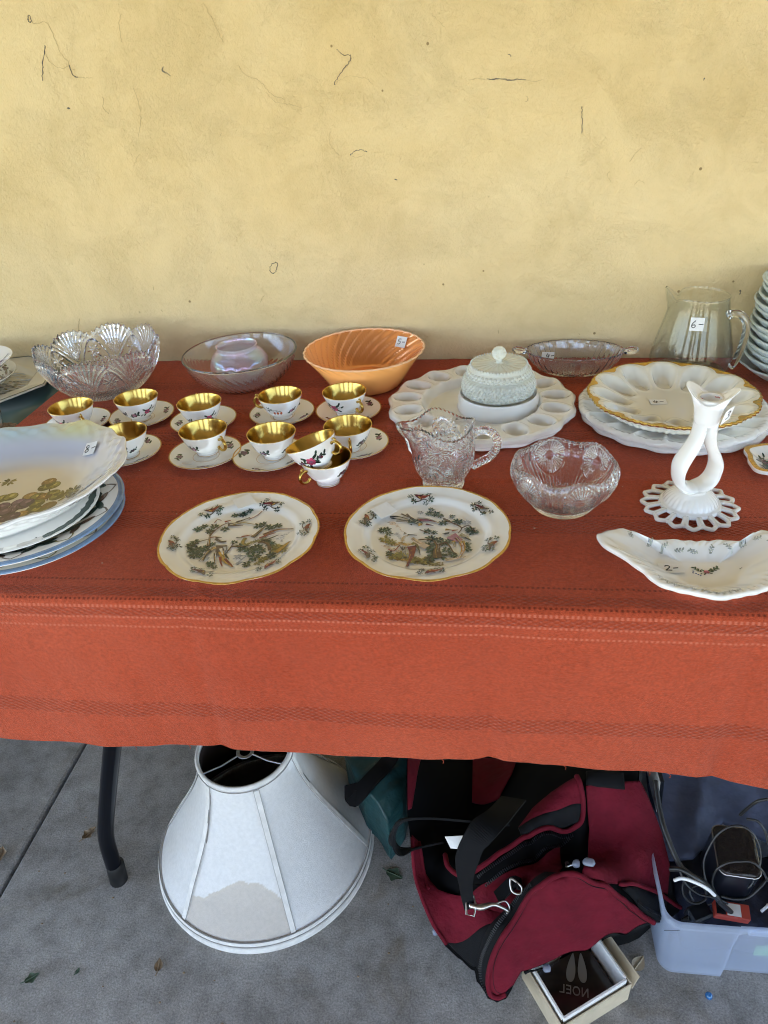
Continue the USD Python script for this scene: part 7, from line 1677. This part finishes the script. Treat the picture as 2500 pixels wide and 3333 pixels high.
tfv = np.vstack([G_.reshape(-1, 3), G_[0].mean(0)[None], G_[-1].mean(0)[None]])
kk = np.arange(b_); kk2 = (kk + 1) % b_
tff = np.vstack([q4[:, [0, 1, 2]], q4[:, [0, 2, 3]], np.stack([np.full(b_, a_ * b_), kk2, kk], 1), np.stack([np.full(b_, a_ * b_ + 1), (a_ - 1) * b_ + kk, (a_ - 1) * b_ + kk2], 1)])
obj('tub_body', (tfv, tff), M['tub'], tub, smooth=35)
obj('rim_ledge', rbox((.40, .008, .016), .003, (.597, .5830, .1590)), M['tub'], tub, smooth=False)

dv = thing('black_device', 'black gadget with a dark patterned lid and silver trim in the plastic tub', 'gadget', (.4030, .6960, .1020), (8, 0, -4))
def rrect(w, d, r, n=8):
    return outline(-w / 2, -d / 2, w / 2, d / 2, r, n)
def prism(w, d, r, levels):
    R_ = [np.c_[rrect(w + 2 * g, d + 2 * g, r), np.full(32, z)] for z, g in levels]
    G = np.stack(R_, 0); a, b = G.shape[:2]
    i, j = np.meshgrid(np.arange(a - 1), np.arange(b), indexing='ij'); j2 = (j + 1) % b
    q = np.stack([i * b + j, i * b + j2, (i + 1) * b + j2, (i + 1) * b + j], -1).reshape(-1, 4)
    k = np.arange(b); k2 = (k + 1) % b
    return np.vstack([G.reshape(-1, 3), G[0].mean(0)[None], G[-1].mean(0)[None]]), np.vstack([q[:, [0, 1, 2]], q[:, [0, 2, 3]], np.stack([np.full(b, a * b), k2, k], 1), np.stack([np.full(b, a * b + 1), (a - 1) * b + k, (a - 1) * b + k2], 1)])
obj('device_body', prism(.060, .076, .012, [(0, -.003), (.003, 0), (.093, 0), (.094, -.001)]), M['device_black'], dv, smooth=35)
obj('lid', prism(.058, .074, .0115, [(.094, 0), (.0985, 0), (.1000, -.0015), (.1004, -.004)]), M['device_lid'], dv, smooth=35)
o32 = rrect(.0602, .0762, .012)
obj('silver_trim', tube(np.c_[o32, np.full(32, .0955)], .0013, 6, closed=True), M['steel'], dv)
obj('screw_hole', merge([tube([(.018, -.0384, .012), (.018, -.0378, .012)], .003, 12), tube([(.022, -.0384, .075), (.022, -.0378, .075)], .003, 12)]), M['rubber'], dv, kind='stuff')

TL = BAG_STRAPS and TUB_LINES
def cable(name, label, key, r, m_):
    o = obj(name, tube(spline(TL[key], 60), r, 8), M[m_]); tag(o, label, 'cable')
cable('power_cable', 'thick black cable hanging over the left rim of the plastic tub', 'thick', .0042, 'cable_black')
cable('power_cable', 'black cable crossing the left rim of the tub just above the white one', 'second', .0036, 'cable_black')
cable('white_cable', 'white cable over the left rim of the plastic tub', 'white', .0026, 'cable_white')
cable('thin_cable', 'thin black cable looped over the lid of the black gadget', 'coil1', .0016, 'cable_black')
cable('thin_cable', 'thin black cable looped across the front of the black gadget', 'coil2', .0018, 'cable_black')
cable('thin_cable', 'thin black cable lying in front of the foot of the black gadget', 'coil3', .0018, 'cable_black')
cable('thin_cable', 'black cable arching over the grey cloth at the right border, upper one', 'top', .0024, 'cable_black')
cable('thin_cable', 'black cable curving behind the black gadget at the right border', 'top2', .0020, 'cable_black')
cable('white_cable', 'short white cable end near the tub rim at the right border', 'white2', .0022, 'cable_white')
cable('hair', 'long dark hair lying on the front corner of the plastic tub', 'hair', .0004, 'cable_black')
cable('thin_cable', 'thin black cable coiled on the navy cloth left of the black gadget', 'coil4', .0019, 'cable_black')
cable('thin_cable', 'thin black cable sagging between gadget and left tub wall', 'coil5', .0017, 'cable_black')
cp_ = thing('charger_plug', 'small black charger plug lying in the tub left of the red packet', 'plug', (.3500, .6320, .1050), (10, 0, 25))
obj('plug_body', rbox((.036, .024, .022), .003, (0, 0, 0)), M['device_black'], cp_, smooth=False)
for s_ in (-1, 1):
    obj('prong', rbox((.012, .0015, .006), .0004, (.023, s_ * .005, 0)), M['steel'], cp_, smooth=False)
obj('cord_collar', tube([(-.017, 0, 0), (-.030, 0, .002)], [.0045, .0025], 8), M['rubber'], cp_)
gcl = np.array([(.305, .72), (.310, .99), (.790, 1.00), (.790, .70), (.62, .70), (.50, .735), (.42, .775), (.36, .715)])
def grey_z(xy):
    b = .130 + .30 * (xy[:, 1] - .72)
    r = np.abs(meshkit.noise(np.c_[xy @ np.array([[.9, .4], [-.4, .9]]) * [16, 7], np.zeros(len(xy))], 5) - .5)
    return np.clip(b, .08, .24) + .05 * (meshkit.fbm(np.c_[xy * 9, np.zeros(len(xy))], 2, 8) - .5) - .045 * r
o = obj('grey_cloth', sheet(gcl, grey_z, .009, .01), M['grey_cloth']); tag(o, 'crumpled blue grey cloth at the back of the plastic tub', 'cloth')
ncl = np.array([(.325, .605), (.325, .74), (.45, .76), (.70, .72), (.785, .70), (.785, .605)])
o = obj('navy_cloth', sheet(ncl, lambda xy: .055 + .05 * meshkit.fbm(np.c_[xy * 14, np.zeros(len(xy))], 3, 15) + .06 * sm((xy[:, 0] - .47) / .08), .008, .02), M['navy_cloth']); tag(o, 'dark navy cloth under the electronics in the plastic tub', 'cloth')
rc = thing('small_red_box', 'small red and white packet beside the tub rim under the black gadget', 'packet', (.3960, .6320, .1180), (12, 0, -6))
obj('packet', rbox((.050, .022, .018), .001, (0, 0, 0)), M['red_card'], rc, smooth=False)
obj('label_panel', rbox((.020, .0175, .0006), .0002, (.002, 0, .0094)), M['card_white'], rc, smooth=False)
obj('label_panel', rbox((.013, .0175, .0006), .0002, (-.0165, 0, .0094)), M['device_black'], rc, smooth=False)
o = obj('crumpled_wrap', move(ball(.03, (0, 0, 0), 3, (1.3, .8, .6)), (.490, .655, .150)), M['foil'], smooth=False); tag(o, 'crumpled silvery wrapping at the right border inside the tub', 'wrapping')
gp2 = thing('green_note', 'pale green paper seen through the front of the plastic tub', 'paper', (.456, .6030, .070), (86, 0, 3))
obj('sheet', rbox((.050, .026, .0012), .0003), M['green_paper'], gp2, smooth=False)
cb2 = thing('cardboard_sheet', 'white edged black board leaning between duffel bag and plastic tub', 'board', (.3180, .830, .085), (0, -4, 2))
obj('board', rbox((.006, .10, .22), .001, (0, 0, .03)), M['device_black'], cb2, smooth=False)
obj('white_face', rbox((.0012, .098, .216), .0004, (-.0040, 0, .03)), M['card_white'], cb2, smooth=False)

# ---------------------------------------------------------------- litter on the floor
def leaf(name, label, loc, size, rz, m_, curl=.3, lobes=0):
    t = np.linspace(0, 1, 15)[:, None]; s = np.linspace(-1, 1, 7)[None]
    wd = size * .32 * np.sin(PI * t ** .8) * (1 + (.25 * np.cos(lobes * PI * t) if lobes else 0))
    X = size * (t - .5) + 0 * s; Y = wd * s
    Z = .002 + curl * size * (.5 * s ** 2 * .5 + .35 * (t - .5) ** 2 * 2 + .06 * np.sin(9 * t + 3 * s))
    g = grid_faces(15, 7)
    v = np.stack([X, Y, Z], -1).reshape(-1, 3); b = v - [0, 0, .0006]
    x = thing(name, label, 'leaf', loc, (0, 0, rz))
    obj('blade', (np.vstack([v, b]), np.vstack([g, g[:, ::-1] + len(v)])), M[m_], x)
    obj('stalk', tube([(-size * .75, .002, .003), (-size * .5, 0, .0035), (0, 0, .0035), (size * .4, 0, .004)], .0009, 5), M[m_], x)
leaf('dry_leaf', 'curled brown leaf on the floor left of the bent table leg', (-.752, .752, 0), .030, 60, 'dry_leaf', .5, 5)
leaf('dry_leaf', 'small brown leaf scrap close beside the bent table leg', (-.683, .715, 0), .016, 130, 'dry_leaf', .5)
leaf('dry_leaf', 'grey brown dry leaf at the left border of the floor', (-.9080, .6950, 0), .034, 100, 'dry_leaf', .5, 3)
leaf('green_leaf', 'small dark green leaf on the open floor at the lower left', (-.728, .493, 0), .024, 40, 'green_leaf', .25, 4)
leaf('green_leaf', 'tiny green leaf scrap right of the lower left leaf', (-.655, .510, 0), .010, 80, 'green_leaf', .25)
leaf('green_leaf', 'flat green leaf between lamp shade and duffel bag', (-.141, .716, 0), .034, -20, 'green_leaf', .12, 4)
leaf('dry_leaf', 'narrow brown leaf on the floor below the lamp shade', (-.520, .530, 0), .022, 100, 'dry_leaf', .3)
leaf('straw', 'short pale straw on the floor beside the plastic tub', (.268, .600, 0), .030, 50, 'card', .2)
bb = thing('blue_marble', 'shiny blue marble on the floor below the plastic tub', 'marble', (.3650, .5600, .0056))
obj('marble', ball(.0056, (0, 0, 0), 3), M['blue_bead'], bb)
for k in range(70):
    x, y = float(rng.uniform(-.95, .45)), float(rng.uniform(.42, .80))
    s = float(rng.uniform(.0006, .0019))
    if k == 0:
        crumbs = []
    crumbs.append(ball(s, (x, y, s * .5), 1, (1.3, .9, .6)))
o = obj('floor_grit', merge(crumbs), M['dry_leaf'], smooth=False); tag(o, 'fine grit and crumbs scattered on the concrete floor', 'grit', kind='stuff')
crumbs = [ball(float(rng.uniform(.0005, .0011)), (float(rng.uniform(-.6, .4)), float(rng.uniform(.62, 1.0)), TOP + .0012), 1, (1.4, .8, .5)) for _ in range(14)]
o = obj('cloth_lint', merge(crumbs), M['card'], smooth=False); tag(o, 'specks of lint on the red cloth', 'lint', kind='stuff')
